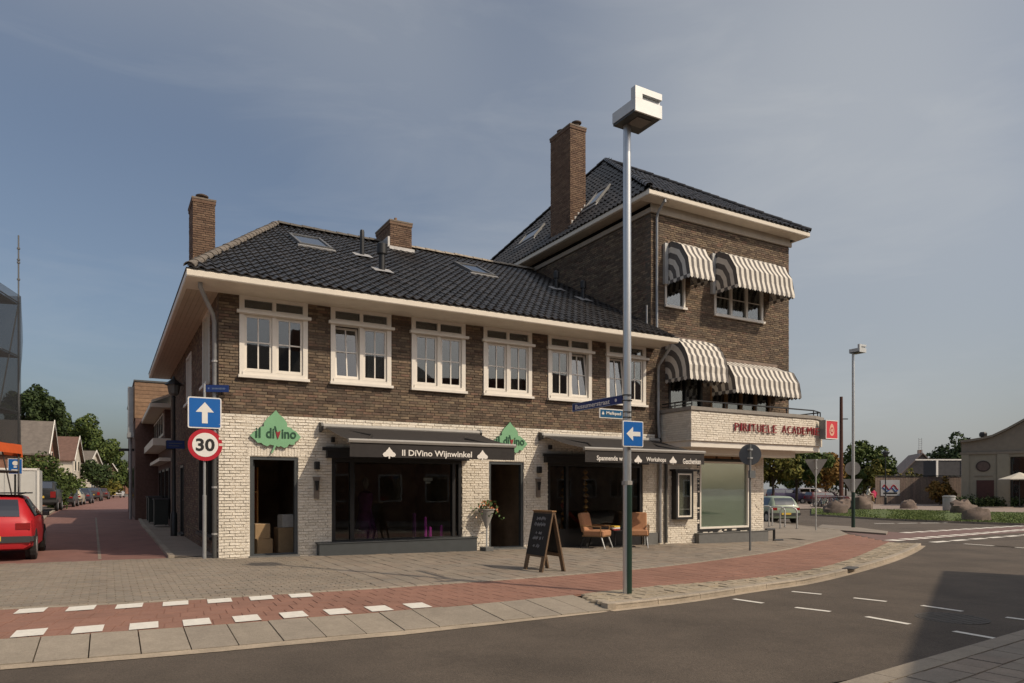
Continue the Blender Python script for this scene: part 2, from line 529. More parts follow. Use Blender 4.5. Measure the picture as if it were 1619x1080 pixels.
def paver(x, y, lx, ly, ang=0, dz=0, h=.03, jit=.0015, tilt=.003):
    c, s = math.cos(ang), math.sin(ang)
    u = Vector((c, s, -0.0152*c if 0 < x < 20 else 0)); v = Vector((-s, c, 0.0152*s if 0 < x < 20 else 0))
    n = u.cross(v).normalized()
    n = (n + Vector((random.gauss(0, tilt), random.gauss(0, tilt), 0))).normalized()
    v = n.cross(u).normalized(); u = v.cross(n)
    return basis((x, y, gz(x)+dz+random.gauss(0, jit)), u, v, n, lx, ly, h)

sheet('ground', xgrid(-900, 1100, -900, 1100), -.14, M['ground'])
road = sheet('road', xgrid(-90, 160, -12.4, -5.2) + xgrid(15, 160, -60, -12.4) + xgrid(12.5, 160, -5.2, 120), RZ, M['asphalt'])

# --- plan lines, left to right
red_top = [xy(G(*q)) for q in ((0,964),(300,950),(620,930),(898,910),(1058,896),(1137.6,885.2),(1216.7,874.3),(1260,866.4),(1287,857.2),(1341,844.4))]
red_bot = [xy(G(*q)) for q in ((0,1010),(300,991),(620,966.7),(915,940),(1003,928.7),(1153,917.8),(1236,909),(1310,894.7),(1357,879.5),(1404,857.2))]
red_top = [xy((-9, -4.2))] + smooth(red_top, 2); red_bot = [xy((-9, -6.6))] + smooth(red_bot, 2)
gut_top = [xy(G(*q, RZ)) for q in ((0,1053),(300,1029),(620,1000),(955,966.7))]
gut_bot = [xy(G(*q, RZ)) for q in ((0,1060),(300,1035.6),(620,1006.5),(962,968))]
kerb_line = [xy(G(*q, RZ)) for q in ((960.8,965),(1038.8,956.5),(1104,948),(1187,934.5),(1260,925),(1294,918),(1348,905),(1404,889),(1440,874),(1456.5,863))]

# --- pavement in front of the shops: 30 x 30 tiles
_e = [p for p in red_top if 1.6 < p.x < 19.2]
pav = sheet('pavement', [[a, b, (b.x, .6), (a.x, .6)] for a, b in zip(_e, _e[1:])], -.014, M['joint'])
def inside_below(poly, x):
    for a, b in zip(poly, poly[1:]):
        if a.x <= x <= b.x:
            return a.y + (b.y-a.y)*(x-a.x)/max(1e-9, b.x-a.x)
    return None
pol = MB()
items = []
x = 1.75
while x < 19.2:
    yb = inside_below(red_top, x)
    y = -.15
    while yb is not None and y > yb + .02:
        ly = .3
        if not (y - .15 < yb + .12):
            items.append((paver(x, y, .295, .295, random.gauss(0,.003), 0, .03, .0018, .004), 0))
        else:
            y0 = max(yb+.12, y-.15)
            if y+.15-y0 > .06: items.append((paver(x, (y0+y+.15)/2, .293, y+.15-y0-.007), 0))
        y -= .3
    x += .3
pieces(pav, 'paving_tile', 'paving_tiles', PAVER, items, [M['pav']])
# narrow light edging stones along the path
edge = []
pts = resample(red_top[1:], 120)
for a, b in zip(pts, pts[1:]):
    m_ = (a+b)/2; d_ = b-a
    if m_.x < 24: 
        nrm = Vector((-d_.y, d_.x)).normalized()
        c_ = m_ + nrm*.06
        edge.append((paver(c_.x, c_.y, d_.length*.97, .11, math.atan2(d_.y, d_.x), .004, .05), 0))
pieces(pav, 'edging_stone', 'edging_stones', PAVER, edge, [M['kerb']])

# --- clinkers across the mouth of the side street
cross = sheet('street_crossing', [[(-9,-6.1),(0,-6.1),(1.6,-6.1),(1.6,0),(0,0),(0,.66),(-9,1.5)]], -.014, M['joint'])
items = []
row = 0; y = 1.0
while y > -6.1:
    x = -4.9 + (row % 2)*.105
    while x < 1.6:
        yb = inside_below(red_top, x)
        lim = .62 + max(0, -x-.9)*.10
        if yb is not None and y > yb+.17 and y < lim and not (x > -.05 and y > -.05) and not (x > 1.5 and False):
            items.append((paver(x+random.gauss(0,.0022), y+random.gauss(0,.0022), .204, .0995, random.gauss(0,.010), 0, .03, .0022, .006), 0))
        x += .21
    y -= .105; row += 1
pieces(cross, 'clinker', 'clinkers', PAVER, items, [M['clink']])

# --- red cycle path
N_ = 128
A = resample(red_bot, N_); B = resample(red_top, N_)
path = sheet('cycle_path', [[A[i], A[i+1], B[i+1], B[i]] for i in range(N_-1)], -.006, M['red_joint'])
items = []
for i in range(N_-1):
    c0 = (A[i]+A[i+1])/2; c1 = (B[i]+B[i+1])/2
    w_ = (c1-c0).length; n = 6
    u = ((A[i+1]-A[i]) + (B[i+1]-B[i]))*.5
    for k in range(n):
        t = (k+.5)/n
        c = c0.lerp(c1, t)
        l = (A[i+1]-A[i]).length*(1-t) + (B[i+1]-B[i]).length*t
        vperp = Vector((-u.y, u.x)).normalized()
        wk = abs((c1-c0).dot(vperp))/n
        items.append((paver(c.x, c.y, l*.992, wk*.99, math.atan2(u.y, u.x), 0, .03, .0008, .0015), 0))
pieces(path, 'path_tile', 'path_tiles', PAVER, items, [M['red']])
def flat_quad(name, pts, dz, m, parent):
    mb = MB(); mb.add([(p[0], p[1], gz(p[0])+dz) for p in pts], [list(range(len(pts)))])
    return mb.build(name, m, parent)
def marking(x0, y0, dx, dy, slant, parent, dz=.008):
    flat_quad('block_marking', [(x0,y0),(x0+dx,y0),(x0+dx+slant,y0+dy),(x0+slant,y0+dy)], dz, M['paint'], parent)
for k in range(8):
    x0 = -3.55 + k*.525
    yb = inside_below(red_top, x0+.15)
    marking(x0, yb-.42, .30, .36, .03, path)
for k in range(10):
    x0 = -3.42 + k*.521
    yb = inside_below(red_bot, x0+.14)
    marking(x0, yb+.01, .28, .40, .02, path)

# --- ramp slabs and gutter strip
gut = sheet('gutter', [[a, b, c, d] for a, b, c, d in zip(resample(gut_bot, 12), resample(gut_bot, 12)[1:], resample(gut_top, 12)[1:], resample(gut_top, 12))], RZ+.006, M['gutter'])
ramp = thing('ramp_kerb', (0, -8.2, 0), 'row of sloping grey concrete slabs between red cycle path and road', 'kerb')
ramp['kind'] = 'structure'; del ramp['category']; del ramp['label']
def line_y(pts, x):
    if x <= pts[0].x: a, b = pts[0], pts[1]
    elif x >= pts[-1].x: a, b = pts[-2], pts[-1]
    else:
        for a, b in zip(pts, pts[1:]):
            if a.x <= x <= b.x: break
    return a.y + (b.y-a.y)*(x-a.x)/(b.x-a.x)
xs = [-3.5 + .432*k for k in range(18)]
for k, (x0, x1) in enumerate(zip(xs, xs[1:])):
    if x0 > 3.72: break
    g_ = .006
    mb = MB(); j = random.gauss(0, .002)
    sk = .0
    quad = []
    for (x_, w_) in ((x0+g_, 0), (x1-g_, 0), (x1-g_, 1), (x0+g_, 1)):
        if w_ == 0: quad.append((x_, line_y(gut_top, x_)+.012, gz(x_)+RZ+.012+j))
        else: quad.append((x_, line_y(red_bot, x_)-.008, gz(x_)-.002+j))
    mb.add(quad + [(p[0], p[1], p[2]-.05) for p in quad], [(0,1,2,3),(4,5,1,0),(5,6,2,1),(6,7,3,2),(7,4,0,3)])
    mb.build('ramp_slab', M['slab'], ramp)
sheet('ramp_bed', [[(x0, line_y(gut_top, x0)), (x1, line_y(gut_top, x1)), (x1, line_y(red_bot, x1)), (x0, line_y(red_bot, x0))] for x0, x1 in zip(xs, xs[1:]) if x0 < 3.6], RZ-.02, M['joint'], ramp)

# --- raised kerb island with beige clinkers (lamp post stands here)
isl = sheet('kerb_island', [], 0, M['joint'])
kl = smooth(kerb_line, 2)
tip = xy(G(940, 948.5)); 
inner0 = [p for p in red_bot if p.x > tip.x]
inner = [tip] + inner0
NI = 110
KA = resample(kl, NI); KB = resample(inner, NI)
mb = MB()
for i in range(NI-1):
    q = [KA[i], KA[i+1], KB[i+1], KB[i]]
    mb.add([(p.x, p.y, gz(p.x)-.02) for p in q], [(0,1,2,3)])
mb.build('island_bed', M['joint'], isl)
items = []
for i in range(NI-1):
    c0 = (KA[i]+KA[i+1])/2; c1 = (KB[i]+KB[i+1])/2
    u = (KA[i+1]-KA[i]) + (KB[i+1]-KB[i])
    W = (c1-c0).length
    inn = .14/max(W, .3)
    n = max(2, round((W-.14)/.21))
    for k in range(n):
        t = inn + (1-inn)*(k+.5)/n
        c = c0.lerp(c1, t)
        l = (KA[i+1]-KA[i]).length*(1-t) + (KB[i+1]-KB[i]).length*t
        dv = (c1-c0)
        vperp = Vector((-u.y, u.x)).normalized()
        items.append((paver(c.x, c.y, l*.95, abs(dv.dot(vperp))*(1-inn)/n*.95, math.atan2(u.y, u.x), .001, .03, .004, .012), 0))
pieces(isl, 'island_clinker', 'island_clinkers', PAVER, items, [M['beige']])
# kerb stones, about a metre each
KS = resample(kl, 20)
for a, b in zip(KS, KS[1:]):
    sub = [a.lerp(b, t) for t in (0.006, .5, .994)]
    d_ = (b-a); nrm = Vector((-d_.y, d_.x)).normalized()
    mb = MB()
    ring = []
    for p in sub:
        zt = gz(p.x)+.006; zb = gz(p.x)+RZ-.05
        q = p + nrm*.14
        ring.append([(p.x, p.y, zb), (p.x+nrm.x*.004, p.y+nrm.y*.004, zt-.015), (p.x+nrm.x*.018, p.y+nrm.y*.018, zt), (q.x, q.y, zt), (q.x, q.y, zb)])
    vs = sum(ring, []); fs = []
    for i in range(2):
        for k in range(5):
            k2 = (k+1) % 5
            fs.append((i*5+k, (i+1)*5+k, (i+1)*5+k2, i*5+k2))
    fs += [(0,1,2,3,4), (14,13,12,11,10)]
    mb.add(vs, fs)
    mb.build('kerb_stone', M['kerb'], isl)
# end stone facing the ramp
a = KS[0]; b = tip; d_ = (b-a); nrm = Vector((d_.y, -d_.x)).normalized()
mb = MB()
P4 = [a, b, b+nrm*.12, a+nrm*.12]
mb.add([(p.x, p.y, gz(p.x)+.007) for p in P4] + [(p.x, p.y, gz(p.x)+RZ-.05) for p in P4], [(0,1,2,3),(0,4,5,1),(1,5,6,2),(2,6,7,3),(3,7,4,0)])
mb.build('kerb_stone', M['kerb'], isl)
# pale sheet gutter along the kerb
kg = [p + Vector((.0, -.0)) for p in resample(kl, 60)]
q = []
for a, b in zip(kg, kg[1:]):
    d_ = b-a; n_ = Vector((d_.y, -d_.x)).normalized()*.13
    q.append([a+n_, b+n_, b, a])
sheet('kerb_gutter', q, RZ+.005, M['gutter'])
# drain grate in the kerb
gp = G(1345, 899, 0)
mb = MB(); mb.cbox((gp.x, gp.y, gp.z+.004), .5, .22, .02, .38); mb.build('drain_grate', M['iron'], isl)

# --- road paint
def dash(px0, px1, wd=.11):
    a, b = xy(G(*px0, RZ)), xy(G(*px1, RZ))
    d_ = (b-a).normalized(); n_ = Vector((-d_.y, d_.x))*wd/2
    flat_quad('lane_marking', [a-n_, b-n_, b+n_, a+n_], RZ+.005, M['paint'], road)
for p0, p1 in (((1159.8,947.4),(1206.4,954.1)),((1252,935.5),(1298.8,940)),((1257.5,960.8),(1313,967.4)),((1349.8,945.7),(1401.8,951.4)),
               ((1369.8,975.4),(1438.2,987.4)),((1457.3,957.7),(1521.7,967)),((1508.3,998.5),(1591.8,1013.2)),((1590.5,976.3),(1645,983.5))):
    dash(p0, p1, .10)
mh = G(1505, 978, RZ)
mb = MB(); mb.disc((mh.x, mh.y, mh.z+.004), .42, 'z', .008, 28)
M['cover'] = mat('manhole_iron', (.085,.073,.06), .8, .2, 8)
mo = mb.build('manhole_cover', M['cover'], road)
for k in range(-5, 6):
    mb = MB(); hw = math.sqrt(max(.01, .38**2-(k*.068)**2))
    mb.box(mh.x-hw, mh.x+hw, mh.y+k*.068-.012, mh.y+k*.068+.012, mh.z+.008, mh.z+.011)
    mb.build('manhole_rib', M['cover'], mo)

# --- cycle crossing over the side road on the right: block rows
redx = [G(1345,843.5,RZ), G(1404,857,RZ), G(1500,850,RZ), G(1700,836,RZ), G(1700,829,RZ), G(1520,836,RZ), G(1420,842,RZ), G(1291,833,RZ)]
cx = sheet('crossing_band', [[xy(p) for p in redx]], RZ+.004, mat('dark_red_asphalt', (.185, .115, .10), .9, .12, 2, .3, 100))
def block_row(p0, p1, n, ln, wd):
    a, b = xy(G(*p0, RZ)), xy(G(*p1, RZ))
    d_ = (b-a).normalized(); n_ = Vector((-d_.y, d_.x))
    L = (b-a).length
    for k in range(n):
        c = a + d_*(L*(k+.5)/n)
        h, s = d_*ln/2, n_*wd/2
        flat_quad('block_marking', [c-h-s, c+h-s, c+h+s, c-h+s], RZ+.010, M['paint'], cx)
block_row((1404,855.5), (1660,834.5), 15, .62, .5)
block_row((1425,843), (1660,829), 14, .62, .45)
def dash_row(p0, p1, n, ln, wd):
    a, b = xy(G(*p0, RZ)), xy(G(*p1, RZ)); d_ = (b-a).normalized(); n_ = Vector((-d_.y, d_.x)); L = (b-a).length
    for k in range(n):
        c = a + d_*(L*(k+.5)/n); h, s = d_*ln/2, n_*wd/2
        flat_quad('lane_marking', [c-h-s, c+h-s, c+h+s, c-h+s], RZ+.005, M['paint'], road)
dash_row((1470,858), (1660,843), 7, 1.0, .3)
dash_row((1380,828), (1660,825), 8, 1.2, .22)
dash_row((1540,861), (1640,868), 2, 1.6, .14)

# --- pavement round the right-hand corner
rp = [G(1341,844.4), G(1404,841), G(1290,832.5), G(1262,824), G(1215,813)]
sheet('corner_pavement', [[(19.2,-.55),(20,-.2),(23.2,1.2),(25.6,3.3),(27.0,6.0),(33.0,19.0),(17.5,19),(17.5,.6),(19.2,.6)]], -.004, M['pav'])
cor = sheet('corner_kerb', [], 0, M['kerb'])
cl = [Vector((25.6,3.3)), Vector((27.0,6.0)), Vector((33.0,19.0))]
cp = resample(cl, 15)
for a, b in zip(cp, cp[1:]):
    d_ = b-a; n_ = Vector((-d_.y, d_.x)).normalized()*.15
    mb = MB(); P4 = [a+d_*.006, b-d_*.006, b-d_*.006+n_, a+d_*.006+n_]
    mb.add([(p.x,p.y,gz(p.x)+.006) for p in P4]+[(p.x,p.y,gz(p.x)-.12) for p in P4], [(0,1,2,3),(0,4,5,1),(1,5,6,2),(2,6,7,3),(3,7,4,0)])
    mb.build('kerb_stone', M['kerb'], cor)
# lamp island between path and side road
li = [G(1291,833.5), G(1330,838), G(1401,843), G(1404,839.5), G(1345,832), G(1300,829)]
mb = MB(); n = len(li)
mb.add([(p.x,p.y,p.z-.01) for p in li]+[(p.x,p.y,p.z-.1) for p in li], [list(range(n))]+[(i, n+i, n+(i+1)%n, (i+1)%n) for i in range(n)])
mb.build('traffic_island', M['pav'], kind='structure')

# --- side street: red brick carriageway, narrow pavement on the right with kerb
sheet('side_street', [[(-9,1.35),(-4.4,1.0),(-2.28,.58),(-.92,.64),(-.88,16),(-.6,34),(0,66),(2,130),(-4,130),(-5.4,54),(-4.9,30),(-4.5,18),(-9,6)]], -.018, M['redroad'])
sheet('side_street_left', [[(-9,6),(-4.5,18),(-4.9,30),(-5.4,54),(-4,130),(-14,130),(-14,6)]], -.008, M['pav'])
sp = sheet('side_pavement', [[(-.8,.66),(0.2,.66),(0.2,16),(1.5,34),(4,66),(6,130),(2.1,130),(.1,66),(-.5,34),(-.78,16)]], .012, M['pav'])
kp = resample([Vector((-.92,.64)), Vector((-.88,16)), Vector((-.6,34)), Vector((0,66))], 40)
for a, b in zip(kp, kp[1:]):
    d_ = b-a; n_ = Vector((d_.y, -d_.x)).normalized()*.12
    mb = MB(); P4 = [a+d_*.005, b-d_*.005, b-d_*.005+n_, a+d_*.005+n_]
    mb.add([(p.x,p.y,.05) for p in P4]+[(p.x,p.y,-.1) for p in P4], [(3,2,1,0),(1,5,4,0),(2,6,5,1),(3,7,6,2),(0,4,7,3)])
    mb.build('kerb_stone', M['kerb'], sp)
kp = resample([Vector((-4.5,18)), Vector((-4.9,30)), Vector((-5.4,54))], 24)
for a, b in zip(kp, kp[1:]):
    d_ = b-a; n_ = Vector((-d_.y, d_.x)).normalized()*.14
    mb = MB(); P4 = [a+d_*.005, b-d_*.005, b-d_*.005+n_, a+d_*.005+n_]
    mb.add([(p.x,p.y,.06) for p in P4]+[(p.x,p.y,-.1) for p in P4], [(0,1,2,3),(0,4,5,1),(1,5,6,2),(2,6,7,3),(3,7,4,0)])
    mb.build('kerb_stone', M['kerb'], bpy.data.objects['side_street_left'])
# pale line of flat stones down the middle of the side street
mb = MB(); a, b = Vector((-2.2,1.2)), Vector((-2.6,26))
d_ = (b-a).normalized(); n_ = Vector((-d_.y, d_.x))*.03
flat_quad('gutter_line', [a-n_, b-n_, b+n_, a+n_], -.013, M['pav'], bpy.data.objects['side_street'])

# --- pavement on the near side of the road (lower right)
nk = [xy(G(1380,1080,RZ)), xy(G(1455,1056,RZ)), xy(G(1619,1007,RZ))]
dn = (nk[2]-nk[0]).normalized()
n0 = nk[0]-dn*9; n1 = nk[2]+dn*8
nn = Vector((dn.y, -dn.x))
near = sheet('near_pavement', [[n0, n1, n1+nn*7, n0+nn*7]], -.02, M['joint'])
st = (n1-n0).length
k = 0; s = 0
while s < st:
    a = n0+dn*s; b = n0+dn*min(st, s+1.0)
    mb = MB(); P4 = [a+dn*.004, b-dn*.004, b-dn*.004+nn*.2, a+dn*.004+nn*.2]
    mb.add([(p.x,p.y,gz(p.x)+.004) for p in P4]+[(p.x,p.y,gz(p.x)-.12) for p in P4], [(3,2,1,0),(1,5,4,0),(2,6,5,1),(3,7,6,2),(0,4,7,3)])
    mb.build('kerb_stone', M['slab'], near)
    s += 1.0
items = []
an = math.atan2(dn.y, dn.x)
s = 7.0
while s < st:
    for k in range(14):
        c = n0+dn*(s+.15+(k % 2)*.15)+nn*(.2+.155+k*.305)
        items.append((paver(c.x, c.y, .297, .297, an), 0))
    s += .303
pieces(near, 'paving_tile', 'paving_tiles', PAVER, items, [M['pav']])
# ================================================================== the corner building
Z3 = Vector((0, 0, 1))
BRICK = ([(-.5,-.5,0),(.5,-.5,0),(.5,.5,0),(-.5,.5,0),(-.485,-.44,1),(.485,-.44,1),(.485,.44,1),(-.485,.44,1)],
         [(4,5,6,7),(0,1,5,4),(1,2,6,5),(2,3,7,6),(3,0,4,7)])
CH = .0649
class Wall:
    def __init__(s, O, U):
        s.O = Vector(O); s.U = Vector(U); s.N = s.U.cross(Z3)
    def p(s, u, v, d=0): return s.O + s.U*u + Z3*v + s.N*d
def cells(wl, u0, u1, v0, v1, holes, thick, mb):
    us = sorted({u0, u1} | {min(max(h[k], u0), u1) for h in holes for k in (0, 1)})
    vs = sorted({v0, v1} | {min(max(h[k], v0), v1) for h in holes for k in (2, 3)})
    for a, b in zip(us, us[1:]):
        run = None
        for c, d in list(zip(vs, vs[1:])) + [(None, None)]:
            solid = c is not None and b-a > 1e-6 and not any(h[0] < (a+b)/2 < h[1] and h[2] < (c+d)/2 < h[3] for h in holes)
            if solid: run = (run[0], d) if run else (c, d)
            elif run:
                q = [wl.p(x, y, z) for z in (0, -thick) for x, y in ((a, run[0]), (b, run[0]), (b, run[1]), (a, run[1]))]
                mb.add(q, [(0,1,2,3),(7,6,5,4),(4,5,1,0),(5,6,2,1),(6,7,3,2),(7,4,0,3)])
                run = None
def lay(wl, u0, u1, v0, v1, holes, mi, out, pitch=.223, rough=.0022, depth=.011, vbase=0, ch=CH, tv=.025):
    """running bond; bricks are cut at openings and ends"""
    j0 = int(math.floor((v0-vbase)/ch + 1e-6))
    j = j0
    while vbase + j*ch < v1 - .01:
        a, b = max(v0, vbase+j*ch), min(v1, vbase+(j+1)*ch)
        if b-a > .02:
            mid = (a+b)/2
            segs = [(u0, u1)]
            for h in holes:
                if h[2] < mid < h[3]:
                    ns = []
                    for s, e in segs:
                        if h[1] <= s or h[0] >= e: ns.append((s, e)); continue
                        if h[0] > s: ns.append((s, h[0]))
                        if h[1] < e: ns.append((h[1], e))
                    segs = ns
            k = math.floor(u0/pitch) - 1
            base = (j % 2)*pitch/2 + (.25*pitch if j % 4 == 2 else 0)
            for s, e in segs:
                k = math.floor((s-base)/pitch)
                while base + k*pitch < e:
                    x0, x1 = max(s, base+k*pitch), min(e, base+(k+1)*pitch)
                    k += 1
                    if x1-x0 < .035: continue
                    n = (wl.N + wl.U*random.gauss(0, .012) + Z3*random.gauss(0, tv)).normalized()
                    v_ = n.cross(wl.U).normalized(); u_ = v_.cross(n)
                    out.append((basis(wl.p((x0+x1)/2, mid, random.gauss(0, rough)), u_, v_, n, x1-x0-.009, b-a-.010, depth), mi))
        j += 1
def soldier(wl, u0, u1, v0, v1, mi, out):
    n = max(1, round((u1-u0)/.066))
    for k in range(n):
        a = u0+(u1-u0)*k/n; b = u0+(u1-u0)*(k+1)/n
        out.append((basis(wl.p((a+b)/2, (v0+v1)/2, random.gauss(0, .002)), wl.U, Z3, wl.N, b-a-.009, v1-v0-.01, .011), mi))

LOW = thing('shop_building', (0,0,0), 'two-storey brown brick corner shop with white-painted brick ground floor and black tiled roof', 'building')
TALL = thing('corner_house', (12.05,0,-.2), 'three-storey brown brick house with pyramid roof, tall chimney and striped awnings', 'building')
XT, XR = 12.05, 18.22
BR_LOW, BR_TALL = [], []
M['brick_chimney'] = mat('brick_chimney', (.2, .1, .06), .88, .25, 9, .5, 80,
    rnd=[(.11,.066,.046), (.17,.105,.07), (.215,.14,.092), (.145,.088,.06), (.19,.115,.075), (.11,.066,.046)])
MAT_BR = [M['brick_white'], M['brick_brown'], M['brick_chimney']]
ZB = 3.114
WX = [.42 + 1.99*i for i in range(6)]
WW = 1.465
win_holes = [(x, x+WW, 3.93, 5.72) for x in WX]
shop_holes = [(.64, 1.67, -1, 2.2), (2.44, 5.78, .2, 2.2), (6.56, 7.61, -1, 2.2), (8.38, 11.73, -1, 2.2)]
# --- front wall, low part
F1 = Wall((0, .010, 0), (1, 0, 0))
mb = MB(); mb.m = 0
cells(F1, 0, 12.2, -.45, ZB, shop_holes, .24, mb); mb.m = 1
cells(F1, 0, 12.2, ZB, 5.70, win_holes, .24, mb)
wall_f = mb.build('front_wall', [M['mortar_white'], M['mortar_brown']], LOW)
lintels = [(.60, 1.72, 2.2, 2.41), (6.52, 7.66, 2.2, 2.41)]
lay(F1, 0, 12.2, -.26, ZB, shop_holes+lintels, 0, BR_LOW, rough=.0045, depth=.018, tv=.055)
for l in lintels: soldier(F1, *l, 0, BR_LOW)
lay(F1, 0, 12.2, ZB, 5.70, win_holes, 1, BR_LOW, rough=.0025)
# --- side wall on the side street (faces -X)
L1 = Wall((.010, 13.2, 0), (0, -1, 0))
side_holes = [(10.4, 11.75, 3.93, 5.72), (9.6, 12.35, .35, 2.35), (4.2, 5.3, 0, 2.25), (6.2, 7.6, 3.93, 5.4)]
mb = MB(); mb.m = 0
cells(L1, 0, 13.19, -.45, 5.70, side_holes, .24, mb)
mb.build('side_wall', [M['mortar_brown']], LOW)
lay(L1, 0, 13.19, -.13, 5.70, side_holes, 1, BR_LOW)
# back wall and party walls, plain
mb = MB(); mb.box(.25, 12.2, 12.96, 13.2, -.4, 5.7); mb.build('back_wall', M['brick_brown'], LOW)

# --- interior shells so the windows look into rooms
mb = MB()
mb.box(.3, 12.0, 4.2, 4.3, -.2, 3.0); mb.box(.3, 12.0, .27, 4.2, -.25, -.2); mb.box(.3, 12.0, .27, 4.2, 2.95, 3.0)
mb.box(2.1, 2.2, .27, 4.2, -.2, 2.95); mb.box(7.95, 8.05, .27, 4.2, -.2, 2.95); mb.box(.27, .3, .27, 4.2, -.2, 2.95); mb.box(11.95, 12.0, .27, 4.2, -.2, 2.95)
mb.box(6.2, 6.3, .5, 4.2, -.2, 2.95)
mb.build('shop_interior', M['dark_in'], LOW)
mb = MB()
mb.box(.3, 12.0, 3.6, 3.7, 3.2, 5.75); mb.box(.3, 12.0, .27, 3.6, 3.15, 3.2); mb.box(.3, 12.0, .27, 3.6, 5.72, 5.75)
for x in (.27, 4.15, 8.1, 12.0): mb.box(x, x+.08, .27, 3.6, 3.2, 5.72)
mb.build('upper_interior', M['room'], LOW)

# --- upper windows: frame, two casements of four panes, top lights, bar and sill
def ring(mb, x0, x1, z0, z1, w, y0, y1, wb=None, wt=None):
    wb = wb or w; wt = wt or w
    mb.box(x0, x0+w, y0, y1, z0, z1); mb.box(x1-w, x1, y0, y1, z0, z1)
    mb.box(x0+w, x1-w, y0, y1, z0, z0+wb); mb.box(x0+w, x1-w, y0, y1, z1-wt, z1)
def big_window(parent, x0):
    f = MB()
    ring(f, 0, WW, 3.93, 5.715, .105, -.030, .12, .10, .10)
    f.box(.105, WW-.105, -.025, .11, 5.29, 5.43)                       # transom rail
    f.box(WW/2-.045, WW/2+.045, -.025, .11, 4.03, 5.29); f.box(WW/2-.04, WW/2+.04, -.022, .11, 5.43, 5.615)
    win = f.build('window', M['white'], parent); win.location = (x0, 0, 0)
    def part(mb, nm, m): return lbuild(mb, nm, m, win)
    s = MB(); s.box(-.03, WW+.03, -.105, .0, 3.905, 3.965); s.box(.06, WW-.06, -.06, -.031, 3.966, 4.045); part(s, 'sill', M['white'])
    t = MB(); t.box(-.06, WW+.06, -.115, -.031, 5.30, 5.365); part(t, 'transom_bar', M['white'])
    sashes = []
    for a, b in ((.108, WW/2-.048), (WW/2+.048, WW-.108)):
        q = MB(); ring(q, a, b, 4.06, 5.285, .05, .012, .058, .065, .05)
        xm = (a+b)/2; zm = 4.70
        q.box(xm-.014, xm+.014, .014, .05, 4.125, 5.235); q.box(a+.05, xm-.014, .0145, .049, zm-.014, zm+.014); q.box(xm+.014, b-.05, .0145, .049, zm-.014, zm+.014)
        grp = [part(q, 'casement', M['white'])]
        for (c, d) in ((a+.05, xm-.014), (xm+.014, b-.05)):
            for (e, g) in ((4.125, zm-.014), (zm+.014, 5.235)):
                g_ = MB(); g_.box(c, d, .030, .036, e, g); grp.append(part(g_, 'pane', M['glass_up']))
        sashes.append(grp)
    for a, b in ((.108, WW/2-.042), (WW/2+.042, WW-.108)):
        g_ = MB(); g_.box(a, b, .030, .036, 5.432, 5.613); part(g_, 'pane', M['glass_up'])
    return win, sashes
def tilt(group, a, hinge):
    T = Matrix.Translation(Vector(hinge))
    for o in group: o.matrix_basis = T @ Matrix.Rotation(a, 4, 'X') @ T.inverted() @ o.matrix_basis
w0, sash0 = big_window(LOW, WX[0])
names = [o.name for o in w0.children]
for i in range(1, 6):
    wi, sh = big_window(LOW, WX[i])
    if i == 1: tilt(sh[0], R_(-7), (0, .03, 4.06))
    if i == 4: tilt(sh[1], R_(-7), (0, .03, 4.06))
    if i == 5: tilt(sh[0], R_(-6), (0, .03, 4.06))
# net curtains hanging behind some of the panes
def curtain(parent, x0, x1, z0, z1, y, m='curtain'):
    mb = MB(); n = 26
    vs = []; fs = []
    for i in range(n+1):
        x = x0+(x1-x0)*i/n; yy = y + .022*math.sin(i*1.9) + .008*math.sin(i*4.3)
        vs += [(x, yy, z0), (x, yy, z1)]
    for i in range(n): fs.append((2*i, 2*i+2, 2*i+3, 2*i+1))
    mb.add(vs, fs); return mb.build('curtain', M[m], parent, smooth=True)
for i, sides in ((1, (1,)), (2, (0,)), (3, (1,)), (4, (0, 1)), (5, (0,))):
    for s in sides:
        a = WX[i] + (.13 if s == 0 else .98); curtain(LOW, a, a+.36, 4.0, 5.6, .30)

def plain_window(parent, x0, x1, z0, z1, cols, rows, y=0.0, m='white', gm='glass_up', fw=.075, sill=True, mul=.05, wall=None, depth=.06):
    """window in the front plane; cols x rows panes, thick posts between cols"""
    f = MB(); ring(f, x0, x1, z0, z1, fw, y-.02, y+.10)
    W_ = (x1-x0-2*fw-(cols-1)*mul)/cols
    for k in range(1, cols):
        a = x0+fw+k*W_+(k-1)*mul; f.box(a, a+mul, y-.012, y+.09, z0+fw, z1-fw)
    win = f.build('window', M[m], parent)
    for k in range(cols):
        a = x0+fw+k*(W_+mul); b = a+W_
        zs = [z0+fw+(z1-z0-2*fw)*r/rows for r in range(rows+1)]
        for r in range(rows):
            g = MB(); g.box(a, b, y+depth-.003, y+depth+.003, zs[r]+(.012 if r else 0), zs[r+1]-(.012 if r < rows-1 else 0)); g.build('pane', M[gm], win)
            if r: 
                q = MB(); q.box(a, b, y+depth-.02, y+depth+.02, zs[r]-.012, zs[r]+.012); q.build('glazing_bar', M[m], win)
    if sill:
        s = MB(); s.box(x0-.03, x1+.03, y-.09, y-.021, z0-.02, z0+.05); s.build('sill', M[m], win)
    return win

